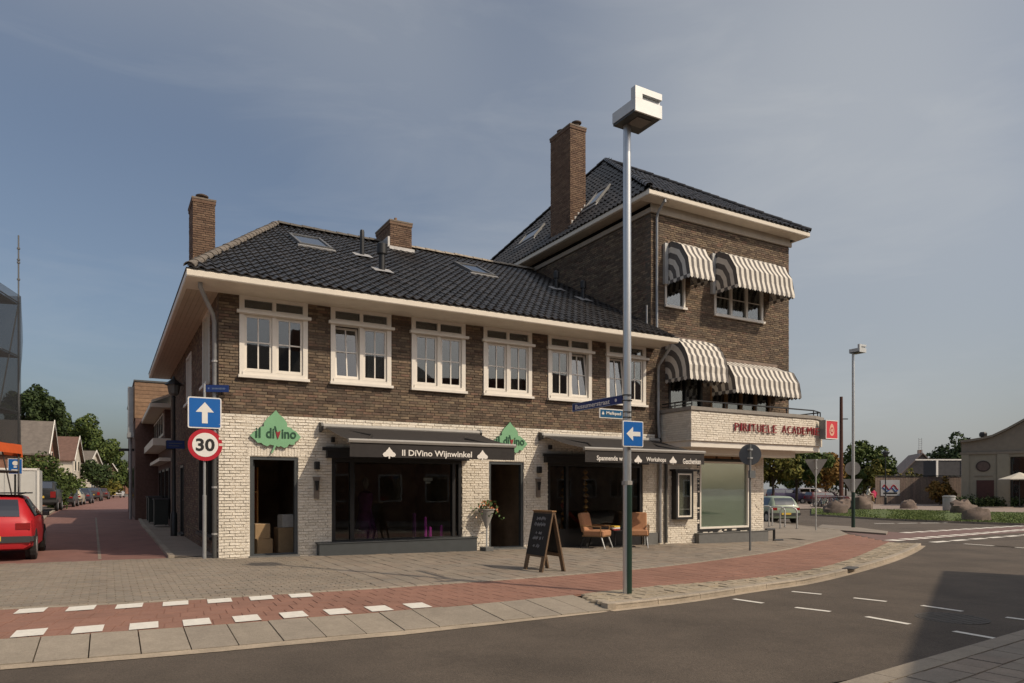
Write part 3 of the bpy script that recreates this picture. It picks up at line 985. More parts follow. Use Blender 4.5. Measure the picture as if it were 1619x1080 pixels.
# windows in the side wall: built flat, then turned to face the side street
def side_window(parent, y0, y1, z0, z1, cols, rows, m, gm):
    n0 = len(bpy.data.objects)
    win = plain_window(parent, 0, y1-y0, z0, z1, cols, rows, 0, m, gm)
    win.rotation_euler = (0, 0, R_(-90)); win.location = Vector((.0, y1, 0)) - off(parent)
    for c in win.children: c.location = (0, 0, 0)
    return win
side_window(LOW, 13.2-11.75, 13.2-10.4, 3.93, 5.70, 2, 2, 'white', 'glass_up')
side_window(LOW, 13.2-7.6, 13.2-6.2, 3.93, 5.38, 2, 1, 'white', 'glass_up')
side_window(LOW, 13.2-12.35, 13.2-9.6, .35, 2.33, 3, 1, 'black', 'glass_shop')
side_window(LOW, 13.2-5.3, 13.2-4.2, .02, 2.23, 1, 2, 'black', 'glass_shop')

# --- shop fronts
def shop_door(x0, x1, zb, zt):
    f = MB(); ring(f, x0, x1, zb, zt, .07, .03, .15, .05)
    d = f.build('door', M['anthracite'], LOW)
    t = MB(); t.box(x0-.02, x1+.02, -.12, .03, zb-.06, zb+.015); t.build('threshold', M['plinth'], d)
    # leaf standing open inwards on the left jamb
    l = MB(); a = x0+.075
    l.box(a, a+.045, .16, .26, zb+.03, zt-.08); l.box(a, a+.045, .92, 1.02, zb+.03, zt-.08)
    l.box(a, a+.045, .26, .92, zb+.03, zb+.30); l.box(a, a+.045, .26, .92, zt-.2, zt-.08)
    l.build('door_leaf', M['anthracite'], d)
    p_ = MB(); p_.box(a+.018, a+.026, .26, .92, zb+.3, zt-.2); p_.build('pane', M['glass_shop'], d)
    h = MB(); h.tube([(a-.03, .90, 1.0+zb), (a-.03, .90, 1.35+zb)], .012, 6); h.build('handle', M['chrome'], d)
    return d
shop_door(.64, 1.67, .0, 2.2)
shop_door(6.56, 7.61, -.09, 2.2)
# first shop window
f = MB(); ring(f, 2.44, 5.78, .20, 2.2, .09, .02, .16); f.box(2.88, 2.98, .02, .16, .29, 2.11); f.box(5.52, 5.60, .02, .16, .29, 2.11)
sw1 = f.build('shop_window', M['black'], LOW)
for a, b in ((2.53, 2.88), (2.98, 5.52), (5.60, 5.69)):
    g = MB(); g.box(a, b, .07, .078, .29, 2.11); g.build('pane', M['glass_shop'], sw1)
s = MB(); s.box(2.30, 5.92, -.14, .02, 2.2, 2.40); s.box(2.18, 6.0, -.20, -.141, 2.36, 2.44); s.build('lintel_board', M['black'], sw1)
s = MB(); s.box(2.09, 6.08, -.25, .0, -.2, .235); s.box(2.06, 6.10, -.27, -.0, .236, .262); s.build('sill_box', M['anthracite'], sw1)
# second shop window
f = MB(); ring(f, 8.38, 11.73, -.18, 2.2, .09, .02, .16, .55); f.box(9.0, 9.08, .02, .16, .37, 2.11); f.box(11.2, 11.28, .02, .16, .37, 2.11)
sw2 = f.build('shop_window', M['black'], LOW)
for a, b in ((8.47, 9.0), (9.08, 11.2), (11.28, 11.64)):
    g = MB(); g.box(a, b, .07, .078, .37, 2.11); g.build('pane', M['glass_shop'], sw2)
s = MB(); s.box(8.24, 11.86, -.14, .02, 2.2, 2.40); s.box(8.12, 11.94, -.20, -.141, 2.36, 2.44); s.build('lintel_board', M['black'], sw2)
s = MB(); s.box(11.74, 12.28, -.06, .0, -.3, .17); s.build('sill_box', M['plinth'], sw2)

# --- eaves of the low roof
EZ0, EZ1 = 5.690, 5.838
fb = MB()
prof = [(-1.0, EZ0+.02), (-.985, EZ0), (-.90, EZ0-.004), (-.90, EZ1), (-.985, EZ1), (-1.004, EZ1-.03)]
fb.prism(prof, 'x', -.706, 12.22)
prof2 = [(-.706, EZ0+.02), (-.69, EZ0), (-.62, EZ0-.004), (-.62, EZ1), (-.69, EZ1), (-.71, EZ1-.03)]
fb.prism(prof2, 'y', -.90, 13.9)
fascia = fb.build('eaves_fascia', M['cream'], LOW)
gt = MB(); gt.box(-.72, 12.22, -1.012, -.90, EZ1+.002, EZ1+.016); gt.box(-.722, -.60, -.899, 13.9, EZ1+.002, EZ1+.016); gt.build('gutter_edge', M['pipe_dark'], LOW)
sf = MB(); sf.box(-.62, 12.2, -.9, .30, EZ0+.012, EZ0+.02); sf.box(-.62, .3, .30, 13.9, EZ0+.012, EZ0+.02)
soff = sf.build('soffit', M['roof_base'], LOW)
for k in range(8):
    a = -.898 + k*.113
    b_ = MB(); b_.box(-.62, 12.19, a+.003, a+.110, EZ0, EZ0+.012); b_.build('soffit_board', M['cream'], soff)
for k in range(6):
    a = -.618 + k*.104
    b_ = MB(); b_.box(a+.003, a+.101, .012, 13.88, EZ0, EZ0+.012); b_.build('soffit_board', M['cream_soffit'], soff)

# --- roofs
class Roof:
    def __init__(s, O, U, V):
        s.O = Vector(O); s.U = Vector(U).normalized(); s.V = Vector(V).normalized(); s.N = s.U.cross(s.V).normalized()
    def p(s, u, v, n=0): return s.O + s.U*u + s.V*v + s.N*n
    def uv(s, P): q = Vector(P)-s.O; return q.dot(s.U), q.dot(s.V)
TW, TL = .212, .335
def tile_mesh():
    n = 6; vs = []; fs = []
    prof = []
    for i in range(n+1):
        t = i/n
        prof.append((-TW*.5+TW*1.06*t, .026*math.sin(2*math.pi*(t+.06)) + .006))
    for (v, lift) in ((-TL*.5, .030), (TL*.62, .0)):
        for (x, h) in prof: vs.append((x, v, h+lift))
    for (x, h) in prof: vs.append((x, -TL*.5+.004, h+.004))
    for i in range(n): fs.append((i, i+1, n+1+i+1, n+1+i)); fs.append((2*(n+1)+i, 2*(n+1)+i+1, i+1, i))
    return vs, fs
TILE = tile_mesh()
def in_poly(poly, u, v):
    c = False; n = len(poly)
    for i in range(n):
        a, b = poly[i], poly[(i+1) % n]
        if (a[1] > v) != (b[1] > v) and u < (b[0]-a[0])*(v-a[1])/(b[1]-a[1])+a[0]: c = not c
    return c
def tile_plane(rf, poly, out, holes=()):
    us = [p[0] for p in poly]; vs = [p[1] for p in poly]
    r = 0; v = TL*.5 - .03
    while v < max(vs):
        u = min(us)+TW/2
        while u < max(us):
            if in_poly(poly, u, v) and not any(h[0] < u < h[1] and h[2] < v < h[3] for h in holes):
                jit = random.gauss(0, .003)
                out.append((basis(rf.p(u+random.gauss(0, .002), v, .012+jit), rf.U, rf.V, rf.N), 0))
            u += TW
        v += TL; r += 1
HALF = ([], [])
def ridge_mesh(r=.115, L=.38, n=6):
    vs = []; fs = []
    for (y, rr) in ((-L/2, r), (L/2+.04, r*.82)):
        for i in range(n+1):
            a = math.pi*i/n; vs.append((rr*math.cos(a), y, rr*math.sin(a)*.85))
        for i in range(n+1):
            a = math.pi*i/n; vs.append(((rr-.02)*math.cos(a), y, (rr-.02)*math.sin(a)*.85))
    m = n+1
    for i in range(n):
        fs.append((i, i+1, 2*m+i+1, 2*m+i)); fs.append((m+i, m+i+1, i+1, i)); fs.append((2*m+i, 2*m+i+1, 3*m+i+1, 3*m+i))
    return vs, fs
RIDGE = ridge_mesh()
def ridge_line(parent, a, b, m, up=Z3, lift=.0, step=.37, name='ridge_tile', sink=0):
    a, b = Vector(a), Vector(b); d = (b-a).normalized(); L = (b-a).length
    x = d.cross(up).normalized(); n = x.cross(d).normalized()
    it = []
    k = 0
    while k*step < L-step*.7:
        it.append((basis(a+d*(k*step+step/2)+n*(lift+random.gauss(0, .004)), x, d, n), 0)); k += 1
    pieces(parent, name, name+'s', RIDGE, it, [m])

AP = Vector((2.52, 6.6, 9.74)); E0 = Vector((-.70, -1.0, 5.85)); RE = Vector((XT, 6.6, 9.74))
low_f = Roof(E0, (1,0,0), AP+Vector((0,0,0))-Vector((AP.x, -1.0, 5.85)))
mb = MB()
mb.add([E0, (XT+.1,-1.0,5.85), (XT+.1,6.6,9.74), AP, (-.70,14.2,5.85), (XT+.1,14.2,5.85)], [(0,1,2,3), (0,3,4), (4,3,2,5)])
roof_l = mb.build('roof', M['roof_base'], LOW)
def roof_uv(rf, *pts): return [rf.uv(p) for p in pts]
# roof windows on the front slope (u along the eaves, v up the slope)
def on(rf, x, y):                                  # plan point -> (u, v) on the low front slope
    t = (y+1.0)/7.6; return rf.uv((x, y, 5.85+3.89*t))
sk = []
for (xa, xb, ya, yb) in ((2.50, 3.42, 3.45, 4.85), (7.86, 8.72, 3.65, 4.95)):
    a, b = on(low_f, xa, ya), on(low_f, xb, yb); sk.append((a[0], b[0], a[1], b[1]))
tl = []
chim2 = (5.98, 6.80, 5.85, 7.3)
c2 = (*[on(low_f, chim2[0], 5.85)[0]], on(low_f, chim2[1], 5.85)[0], on(low_f, 0, 5.85)[1], 99)
tile_plane(low_f, roof_uv(low_f, E0, (XT,-1.0,5.85), RE, AP), tl, sk+[c2])
pieces(roof_l, 'roof_tile', 'roof_tiles', TILE, tl, [M['tile']])
ridge_line(roof_l, E0+Vector((.05,.1,.06)), AP+Vector((0,0,.05)), M['tile_old'], step=.36, name='hip_tile')
ridge_line(roof_l, AP+Vector((.05,0,.06)), (5.98,6.6,9.80), mat('ridge_dark', (.10,.088,.075), .7, .3, 9))
ridge_line(roof_l, (6.80,6.6,9.80), RE+Vector((0,0,.06)), mat('ridge_pale', (.33,.285,.23), .8, .3, 9))
def skylight(parent, rf, u0, u1, v0, v1):
    m = MB(); t = .07
    def bx(a, b, c, d, n0, n1, mb):
        q = [rf.p(x, y, n) for n in (n0, n1) for x, y in ((a,c),(b,c),(b,d),(a,d))]
        mb.add(q, [(0,3,2,1),(4,5,6,7),(0,1,5,4),(1,2,6,5),(2,3,7,6),(3,0,4,7)])
    bx(u0, u0+t, v0, v1, 0, .12, m); bx(u1-t, u1, v0, v1, 0, .12, m); bx(u0+t, u1-t, v0, v0+t, 0, .12, m); bx(u0+t, u1-t, v1-t, v1, 0, .12, m)
    s = m.build('skylight', M['skyframe'], parent)
    g = MB(); bx(u0+t, u1-t, v0+t, v1-t, .085, .092, g); g.build('pane', M['glass_sky'], s)
    l = MB(); bx(u0-.06, u1+.06, v0-.12, v0-.002, .03, .075, l); l.build('flashing', M['lead'], s)
    b = MB(); bx(u0+t, u1-t, v0+t, v1-t, .0, .02, b); b.build('blind', M['room'], s)
for q in sk: skylight(LOW, low_f, *q)
def roof_vent(parent, rf, u, v, r, h, cap):
    b = rf.p(u, v, .05)
    m = MB(); m.lathe([(r, -.1), (r, h*.55), (r*1.6 if cap else r, h*.58), (r*1.6 if cap else r, h*.92), (r*.8, h)], b, 12)
    o = m.build('roof_vent', M['black'], parent, smooth=True)
    f = MB(); q = [rf.p(u+a*.26, v+c*.22-.04, .066+(.012 if a == 0 else 0)) for a, c in ((-1,-1),(0,-1.15),(1,-1),(1,1),(0,1),(-1,1))]
    f.add(q, [(0,1,4,5),(1,2,3,4)]); f.build('flashing', M['lead'], o)
a = on(low_f, 4.28, 3.5); roof_vent(LOW, low_f, a[0], a[1], .065, .72, False)
a = on(low_f, 4.24, 1.7); roof_vent(LOW, low_f, a[0], a[1], .085, .74, True)
a = on(low_f, 10.9, 3.4); roof_vent(LOW, low_f, a[0], a[1], .06, .6, True)
a = on(low_f, 11.2, 2.3); roof_vent(LOW, low_f, a[0], a[1], .06, .6, True)

def chimney(parent, bricks, x0, x1, y0, y1, z0, z1, pots, mi=2, cap=.05):
    m = MB(); m.box(x0+.01, x1-.01, y0+.01, y1-.01, z0, z1)
    c = m.build('chimney', M['mortar_brown'], parent)
    lay(Wall((x0, y0+.01, 0), (1,0,0)), 0, x1-x0, z0, z1, [], mi, bricks)
    lay(Wall((x0+.01, y1, 0), (0,-1,0)), 0, y1-y0, z0, z1, [], mi, bricks)
    lay(Wall((x1-.01, y0, 0), (0,1,0)), 0, y1-y0, z0, z1, [], mi, bricks)
    k = MB(); k.box(x0-.018, x1+.018, y0-.018, y1+.018, z1-.07, z1+.02); k.build('chimney_collar', M['brick_chimney'], c)
    k = MB(); k.box(x0-.03, x1+.03, y0-.03, y1+.03, z1+.021, z1+.021+cap); k.build('chimney_cap', mat('chimney_cap', (.20,.16,.125), .85, .25, 9), c)
    for (x, y, r, h) in pots:
        p = MB(); p.lathe([(r*.72, 0), (r*.66, h*.62), (r*.5, h*.66), (r*1.15, h*.72), (r*1.2, h*.84), (r*.7, h)], (x, y, z1+.021+cap), 14)
        p.build('chimney_pot', mat('clay_pot', (.12,.09,.075), .8, .2, 8), c, smooth=True)
    return c
chimney(LOW, BR_LOW, .07, .67, 6.0, 7.1, 6.3, 9.86, [(.36, 6.4, .15, .24)])
c = chimney(LOW, BR_LOW, chim2[0]+.03, chim2[1]-.03, 5.9, 7.3, 9.0, 10.30, [])
k = MB(); k.tube([(6.42,6.5,10.38),(6.42,6.5,10.68)], .05, 8); k.box(6.35,6.49,6.43,6.57,10.38,10.5); k.build('flue_pipe', mat('flue_clay', (.28,.17,.10), .8, .2), c)
k = MB(); k.box(5.95, 6.83, 5.80, 5.895, 9.36, 9.47); k.box(5.93, 6.0, 5.9, 6.5, 9.40, 9.8); k.build('flashing', M['lead'], c)

# --- rain pipes
def pipe(parent, pts, r=.045, m='zinc', n=10):
    t = MB(); t.tube(pts, r, n); return t.build('drainpipe', M[m], parent, smooth=True)
dp = pipe(LOW, [(-.42,-.62,5.69),(-.42,-.60,5.60),(-.12,-.06,5.20),(-.07,.06,5.05),(-.07,.06,2.6)])
pipe(LOW, [(-.07,.06,2.6),(-.07,.06,-.02)], .05, 'pipe_dark')
for z in (4.2, 2.9, 1.5, .5):
    k = MB(); k.lathe([(.062,0),(.062,.04)], (-.07,.06,z), 10); k.build('pipe_clip', M['lead'], dp)
dp2 = pipe(LOW, [(12.14,-.75,5.70),(12.14,-.72,5.58),(12.26,-.12,5.2),(12.27,-.075,5.05),(12.27,-.075,3.5)])
pipe(LOW, [(12.27,-.075,3.5),(12.30,-.075,3.2),(12.34,-.075,2.9),(12.34,-.075,-.15)], .05)
pipe(LOW, [(12.60,-.06,2.7),(12.60,-.06,-.15)], .045, 'pipe_dark')

# ================================================================== tall house
TH = [(12.60, 13.42, 7.02, 8.78), (14.67, 16.92, 7.0, 8.78), (12.75, 14.15, 3.75, 5.55), (14.5, 17.3, 3.75, 5.35)]
GH = [(14.03, 16.22, .22, 2.62)]
T1 = Wall((0, .010, 0), (1, 0, 0))
mb = MB(); mb.m = 0
cells(T1, 12.2, 16.95, -.6, 2.9, GH, .24, mb); mb.m = 1
cells(T1, 12.2, XR, 2.9, 5.70, TH, .24, mb); cells(T1, XT, XR, 5.70, 9.95, TH, .24, mb)
mb.build('front_wall', [M['mortar_white'], M['mortar_brown']], TALL)
lay(T1, 12.2, 16.95, -.325, 2.9, GH, 0, BR_TALL, rough=.0045, depth=.018, tv=.055)
lay(T1, 12.2, XR, 2.9, 5.70, TH, 1, BR_TALL); lay(T1, XT, XR, 5.70, 9.75, TH, 1, BR_TALL, rough=.0028)
for h in TH[:2]: soldier(T1, h[0]-.1, h[1]+.1, h[3], h[3]+.2, 1, [])
T2 = Wall((XT+.010, 12.3, 0), (0, -1, 0))
mb = MB(); cells(T2, 0, 12.29, 5.6, 9.95, [], .24, mb); mb.build('side_wall', M['mortar_brown'], TALL)
lay(T2, 0, 12.29, 5.84, 9.75, [], 1, BR_TALL)
mb = MB(); mb.box(XR-.25, XR, .26, 12.3, 2.9, 9.95); mb.box(16.7, 16.95, .26, 12.3, -.6, 2.9); mb.box(XT+.26, XR-.26, 12.05, 12.3, -.6, 9.95)
mb.build('rear_walls', M['brick_brown'], TALL)
mb = MB(); mb.box(16.96, XR-.02, .5, 12, 2.6, 2.89); mb.build('overhang_soffit', M['white'], TALL)
mb = MB()
for z in (3.0, 6.1, 9.4): mb.box(XT+.27, XR-.27, .27, 3.5, z, z+.06)
mb.box(XT+.27, XR-.27, 3.5, 3.56, 3.0, 9.4); mb.box(14.2, 14.3, .27, 3.5, 3.06, 9.4)
mb.build('upper_interior', M['room'], TALL)
# upper windows
plain_window(TALL, 12.60, 13.42, 7.02, 8.78, 1, 1, 0, fw=.07)
plain_window(TALL, 14.67, 16.92, 7.0, 8.78, 3, 3, 0, fw=.09, mul=.09)
for a, b in ((12.70, 13.0), (14.8, 15.25), (15.6, 15.95), (16.3, 16.8)): curtain(TALL, a, b, 7.0, 8.8, .25)
plain_window(TALL, 12.75, 14.15, 3.75, 5.55, 2, 1, 0, m='black', fw=.08, sill=False)
plain_window(TALL, 14.5, 17.3, 3.75, 5.35, 4, 1, 0, m='wood', fw=.08, mul=.10, sill=False)
for a, b in ((14.7, 15.1), (15.9, 16.2), (16.7, 17.1)): curtain(TALL, a, b, 3.8, 5.3, .25)
# ground-floor window with frosted lower part, grey plinth
f = MB(); ring(f, 14.03, 16.22, .22, 2.35, .05, -.03, .12, .06, .05)
gw = f.build('shop_window', M['white'], TALL)
k = MB(); ring(k, 13.93, 16.32, .10, 2.42, .10, -.01, .2, .12, .07); k.build('outer_frame', M['black'], gw)
k = MB(); k.box(14.08, 16.17, .04, .05, .28, 2.30); k.build('pane', glass('foil_glass', .16, (.8,.85,.8)), gw)
k = MB(); k.box(14.08, 16.17, .085, .095, .28, 2.30); k.build('privacy_film', M['frost'], gw)
k = MB(); k.box(14.03, 16.22, .10, .12, 2.42, 2.62); k.build('toplight_back', M['black'], gw)
for a, b in ((14.1, 14.75), (14.85, 15.45), (15.55, 16.15)):
    k = MB(); k.box(a, b, .02, .10, 2.45, 2.58); k.build('toplight', M['wood'], gw)
k = MB(); k.box(13.82, 16.95, -.20, .0, -.6, .085); k.box(13.80, 16.97, -.22, 0, .086, .10); k.build('sill_box', M['plinth'], gw)
k = MB(); k.tube([(16.95,-.1,.12),(17.35,-.1,.12),(17.35,-.1,-.2)], .045, 8); k.tube([(17.3,-.12,-.24),(17.75,-.12,-.26)], .04, 8); k.build('waste_pipe', M['black'], gw)
# balcony
BY = -1.316
bal = MB(); foot = [(12.4,0),(12.4,BY),(17.8,BY),(18.62,-1.0),(18.75,.6),(18.25,.6),(18.25,0)]
inner = [(12.62,0),(12.62,BY+.2),(17.72,BY+.2),(18.4,-.86),(18.5,.6)]
bb = MB()
bb.box(12.41, 17.8, BY+.012, BY+.2, 2.87, 3.74); bb.box(12.412, 12.62, BY+.2, -.0, 2.87, 3.74)
bb.add([(17.8,BY+.012,2.87),(18.62,-1.0,2.87),(18.62,-.8,2.87),(17.8,BY+.2,2.87),(17.8,BY+.012,3.74),(18.62,-1.0,3.74),(18.62,-.8,3.74),(17.8,BY+.2,3.74)], [(0,3,2,1),(4,5,6,7),(0,1,5,4),(1,2,6,5),(2,3,7,6),(3,0,4,7)])
bb.box(18.42, 18.62, -.8, .6, 2.87, 3.74)
balc = bb.build('balcony', M['mortar_white'], TALL)
lay(Wall((0,BY+.012,0),(1,0,0)), 12.4, 17.8, 2.87, 3.735, [], 0, BR_TALL, depth=.013, rough=.003, vbase=2.87)
lay(Wall((12.412,0,0),(0,-1,0)), 0, -BY, 2.87, 3.735, [], 0, BR_TALL, depth=.013, vbase=2.87)
U_ = Vector((.82, .316, 0)).normalized()
lay(Wall((17.8,BY+.010,0), U_), 0, .87, 2.87, 3.735, [], 0, BR_TALL, depth=.010, vbase=2.87)
k = MB()
k.prism([(12.36,.0),(12.36,BY-.04),(17.82,BY-.04),(18.68,-1.03),(18.68,.6),(18.36,.6),(18.36,-.78),(17.72,BY+.26),(12.66,BY+.26),(12.66,0)][::1], 'z', 3.745, 3.85)
k.build('balcony_coping', mat('coping', (.27,.245,.215), .8, .15, 6), balc)
k = MB(); k.prism([(12.45,.0),(12.45,BY+.06),(17.78,BY+.06),(18.55,-.95),(18.55,.5),(12.45,.5)], 'z', 2.70, 2.868); k.build('balcony_slab', M['white'], balc)
k = MB(); k.prism([(12.7,.0),(12.9,BY+.5),(17.3,BY+.5),(17.9,-.5),(17.9,.0)], 'z', 2.52, 2.698); k.build('balcony_beam', M['white'], balc)
rl = MB(); rp_ = [(12.45,-.05),(12.45,BY+.03),(17.8,BY+.03),(18.55,-.98),(18.6,.5)]
rl.tube([(x,y,4.02) for x, y in rp_], .022, 6); rl.tube([(x,y,3.93) for x, y in rp_[:2]], .015, 6)
rl.build('balcony_rail', M['black'], balc)
for x, y in ((12.45,BY+.03),(13.8,BY+.03),(15.1,BY+.03),(16.5,BY+.03),(17.8,BY+.03),(18.2,-1.14),(18.55,-.98),(12.45,-.6)):
    k = MB(); k.tube([(x,y,3.85),(x,y,4.03)], .018, 6); k.build('rail_post', M['black'], balc)
# eaves
TE0, TE1 = 10.05, 10.20
tf = MB()
tf.prism([(-.5,TE0+.02),(-.485,TE0),(-.38,TE0),(-.38,TE1),(-.485,TE1),(-.505,TE1-.03)], 'x', 11.55, 18.66)
tf.prism([(11.55,TE0+.02),(11.565,TE0),(11.66,TE0),(11.66,TE1),(11.565,TE1),(11.545,TE1-.03)], 'y', -.38, 12.8)
tf.prism([(18.66,TE0+.02),(18.645,TE0),(18.55,TE0),(18.55,TE1),(18.645,TE1),(18.665,TE1-.03)], 'y', -.38, 12.8)
tf.build('eaves_fascia', M['cream'], TALL)
k = MB(); k.box(11.54, 18.67, -.512, -.38, TE1+.002, TE1+.016); k.box(11.535, 11.66, -.379, 12.8, TE1+.002, TE1+.016); k.build('gutter_edge', M['pipe_dark'], TALL)
k = MB(); k.box(11.66, 18.55, -.38, .2, TE0+.012, TE0+.022); k.box(11.66, 12.3, .2, 12.8, TE0+.012, TE0+.022); so2 = k.build('soffit', M['roof_base'], TALL)
for q in range(4):
    a = -.378+q*.096; k = MB(); k.box(11.66, 18.54, a+.002, a+.094, TE0, TE0+.012); k.build('soffit_board', M['cream'], so2)
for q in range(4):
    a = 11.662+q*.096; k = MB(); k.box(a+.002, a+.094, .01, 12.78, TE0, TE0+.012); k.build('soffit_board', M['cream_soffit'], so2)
k = MB(); k.box(XT-.06, XR+.06, -.07, .0, 9.76, 9.90); k.box(XT-.06, XT-.0, .001, 12.3, 9.76, 9.90); k.box(XT-.02, XR+.02, -.03, .0, 9.901, TE0+.012); k.build('cornice', mat('cornice_paint', (.42,.36,.29), .7, .12, 4), TALL)
# pyramid roof
TA = Vector((15.1, 6.17, 14.50)); C0 = Vector((11.55,-.5,10.205)); C1 = Vector((18.66,-.5,10.205)); C2 = Vector((18.66,12.8,10.205)); C3 = Vector((11.55,12.8,10.205))
mb = MB(); mb.add([C0, C1, C2, C3, TA], [(0,1,4),(1,2,4),(2,3,4),(3,0,4)])
roof_t = mb.build('roof', M['roof_base'], TALL)
rt_f = Roof(C0, (1,0,0), TA-Vector((TA.x,-.5,10.205))); rt_l = Roof(C3, (0,-1,0), TA-Vector((11.55,TA.y,10.205)))
def on_l(x, y): t = (x-11.55)/(TA.x-11.55); return rt_l.uv((x, y, 10.205+(TA.z-10.205)*t))
tsk = []
for (xa, xb, ya, yb) in ((12.28, 12.90, 2.95, 3.68), (12.46, 12.95, 7.2, 8.55)):
    p, q = on_l(xa, yb), on_l(xb, ya); tsk.append((p[0], q[0], p[1], q[1]))
tch = (11.80, 12.46, 3.88, 5.13)
p, q = on_l(tch[0]-.1, tch[3]), on_l(tch[1], tch[2]); 
tl = []
tile_plane(rt_f, roof_uv(rt_f, C0, C1, TA), tl)
tile_plane(rt_l, roof_uv(rt_l, C3, C0, TA), tl, tsk+[(p[0], q[0], p[1], q[1])])
pieces(roof_t, 'roof_tile', 'roof_tiles', TILE, tl, [M['tile']])
for e in (C0, C1, C3): ridge_line(roof_t, e+Vector((0,0,.06)), TA+Vector((0,0,.06)), M['tile'], step=.36, name='hip_tile')
for q in tsk: skylight(TALL, rt_l, *q)
c = chimney(TALL, BR_TALL, tch[0], tch[1], tch[2], tch[3], 10.2, 14.05, [(tch[0]+.42, 4.1, .15, .26), (tch[0]+.3, 4.85, .15, .26)])
fl = MB(); st = 5
for i in range(st):
    x = tch[0]+.05+i*(tch[1]-tch[0])/st; z = 10.205+(x-11.55)*(TA.z-10.205)/(TA.x-11.55)
    fl.box(x, x+.14, tch[2]-.012, tch[2]-.001, z-.05, z+.22)
fl.build('flashing', M['lead'], c)
dp3 = pipe(TALL, [(12.22,-.42,10.05),(12.22,-.42,9.95)]); 
pipe(TALL, [(12.22,-.40,10.0),(12.22,-.12,9.75),(12.22,-.07,9.6),(12.22,-.07,6.02)], .04)
pipe(TALL, [(12.0,.12,7.0),(12.0,.12,6.15)], .03, 'lead')
pieces(wall_f, 'brick', 'brickwork', BRICK, BR_LOW, MAT_BR)
pieces(bpy.data.objects['front_wall.001'], 'brick', 'brickwork', BRICK, BR_TALL, MAT_BR)
# ================================================================== awnings
def striped_awning(x0, x1, prof, label, sw=.115, box=True, scal=.12):
    """prof: (y, z) from the wall outwards and down; cloth in stripes, cheeks in concentric bands, scalloped valance"""
    zb = prof[-1][1]; yb = prof[-1][0]
    t = thing('striped_awning', ((x0+x1)/2, 0, zb), label, 'awning', 'grey and white striped window awnings')
    mb = MB(); n = max(2, round((x1-x0)/sw))
    xs = [x0+(x1-x0)*i/n for i in range(n+1)]
    for i in range(n):
        mb.m = i % 2
        for (a, b) in zip(prof, prof[1:]):
            # sag of the cloth between the hoops
            m_ = ((a[0]+b[0])/2+.018, (a[1]+b[1])/2-.018)
            for p, q in ((a, m_), (m_, b)):
                mb.add([(xs[i],p[0],p[1]),(xs[i+1],p[0],p[1]),(xs[i+1],q[0],q[1]),(xs[i],q[0],q[1])], [(3,2,1,0)])
    mb.build('canopy', [M['stripe_w'], M['stripe_g']], t, smooth=False)
    for side, x in ((0, x0), (1, x1)):
        ck = MB(); hy, hz = 0.0, zb+.02; nb = 7
        for k in range(nb):
            ck.m = k % 2
            r0, r1 = k/nb, (k+1)/nb
            for a, b in zip(prof, prof[1:]):
                P_ = lambda p, r: (x, hy+(p[0]-hy)*r, hz+(p[1]-hz)*r)
                ck.add([P_(a, r0), P_(b, r0), P_(b, r1), P_(a, r1)], [(0,1,2,3)])
        ck.build('cheek', [M['stripe_g'], M['stripe_w']], t)
    v = MB()
    for i in range(n):
        v.m = i % 2; a, b = xs[i], xs[i+1]; m_ = (a+b)/2
        v.add([(a,yb,zb),(b,yb,zb),(b,yb-.004,zb-scal*.6),(m_,yb-.006,zb-scal),(a,yb-.004,zb-scal*.6)], [(0,4,3,2,1)])
    nv = max(3, round(abs(yb)/.14))
    for x in (x0, x1):
        for i in range(nv):
            v.m = i % 2; a, b = yb*i/nv, yb*(i+1)/nv
            v.add([(x,a,zb),(x,b,zb),(x,b,zb-scal*.6),(x,(a+b)/2,zb-scal),(x,a,zb-scal*.6)], [(0,1,2,3,4)])
    v.build('valance', [M['stripe_w'], M['stripe_g']], t)
    fr = MB()
    for p in prof[1:]: fr.tube([(x0,p[0]+.02,p[1]-.012),(x1,p[0]+.02,p[1]-.012)], .012, 5)
    for x in (x0+.012, x1-.012):
        for p in prof[1:]: fr.tube([(x,0,zb+.02),(x,p[0]+.02,p[1]-.012)], .010, 5)
    fr.build('hoop_frame', M['steel'], t)
    b = MB(); b.box(x0-.02, x1+.02, -.06, -.001, prof[0][1]-.02, prof[0][1]+.07); b.build('head_board', M['wood_grey'], t)
    if box:
        k = MB(); k.box(x0-.16, x0-.03, -.10, -.001, zb-.10, prof[0][1]-.02); k.build('guide_box', M['steel_white'], t)
    return t
def hoop(p, z1, z0, n, sq=1.0):
    return [(-p*math.sin(a)**sq, z0+(z1-z0)*math.cos(a)**.9) for a in [math.pi/2*i/n for i in range(n+1)]]
striped_awning(12.68, 13.66, [(0,8.93),(-.22,8.95),(-.62,8.74),(-.90,8.30),(-1.0,7.78)], 'small striped awning over the narrow top-floor window beside the drainpipe')
striped_awning(14.66, 17.25, [(0,8.95),(-.22,8.97),(-.62,8.76),(-.90,8.30),(-1.0,7.76)], 'wide striped awning over the large top-floor window')
striped_awning(12.62, 14.20, hoop(1.05, 6.08, 4.78, 7), 'tall rounded striped awning at the left end of the balcony', box=False)
striped_awning(14.55, 17.55, [(0,5.60),(-.72,5.30),(-.95,4.92),(-1.02,4.52)], 'long striped awning above the right part of the balcony', box=False)
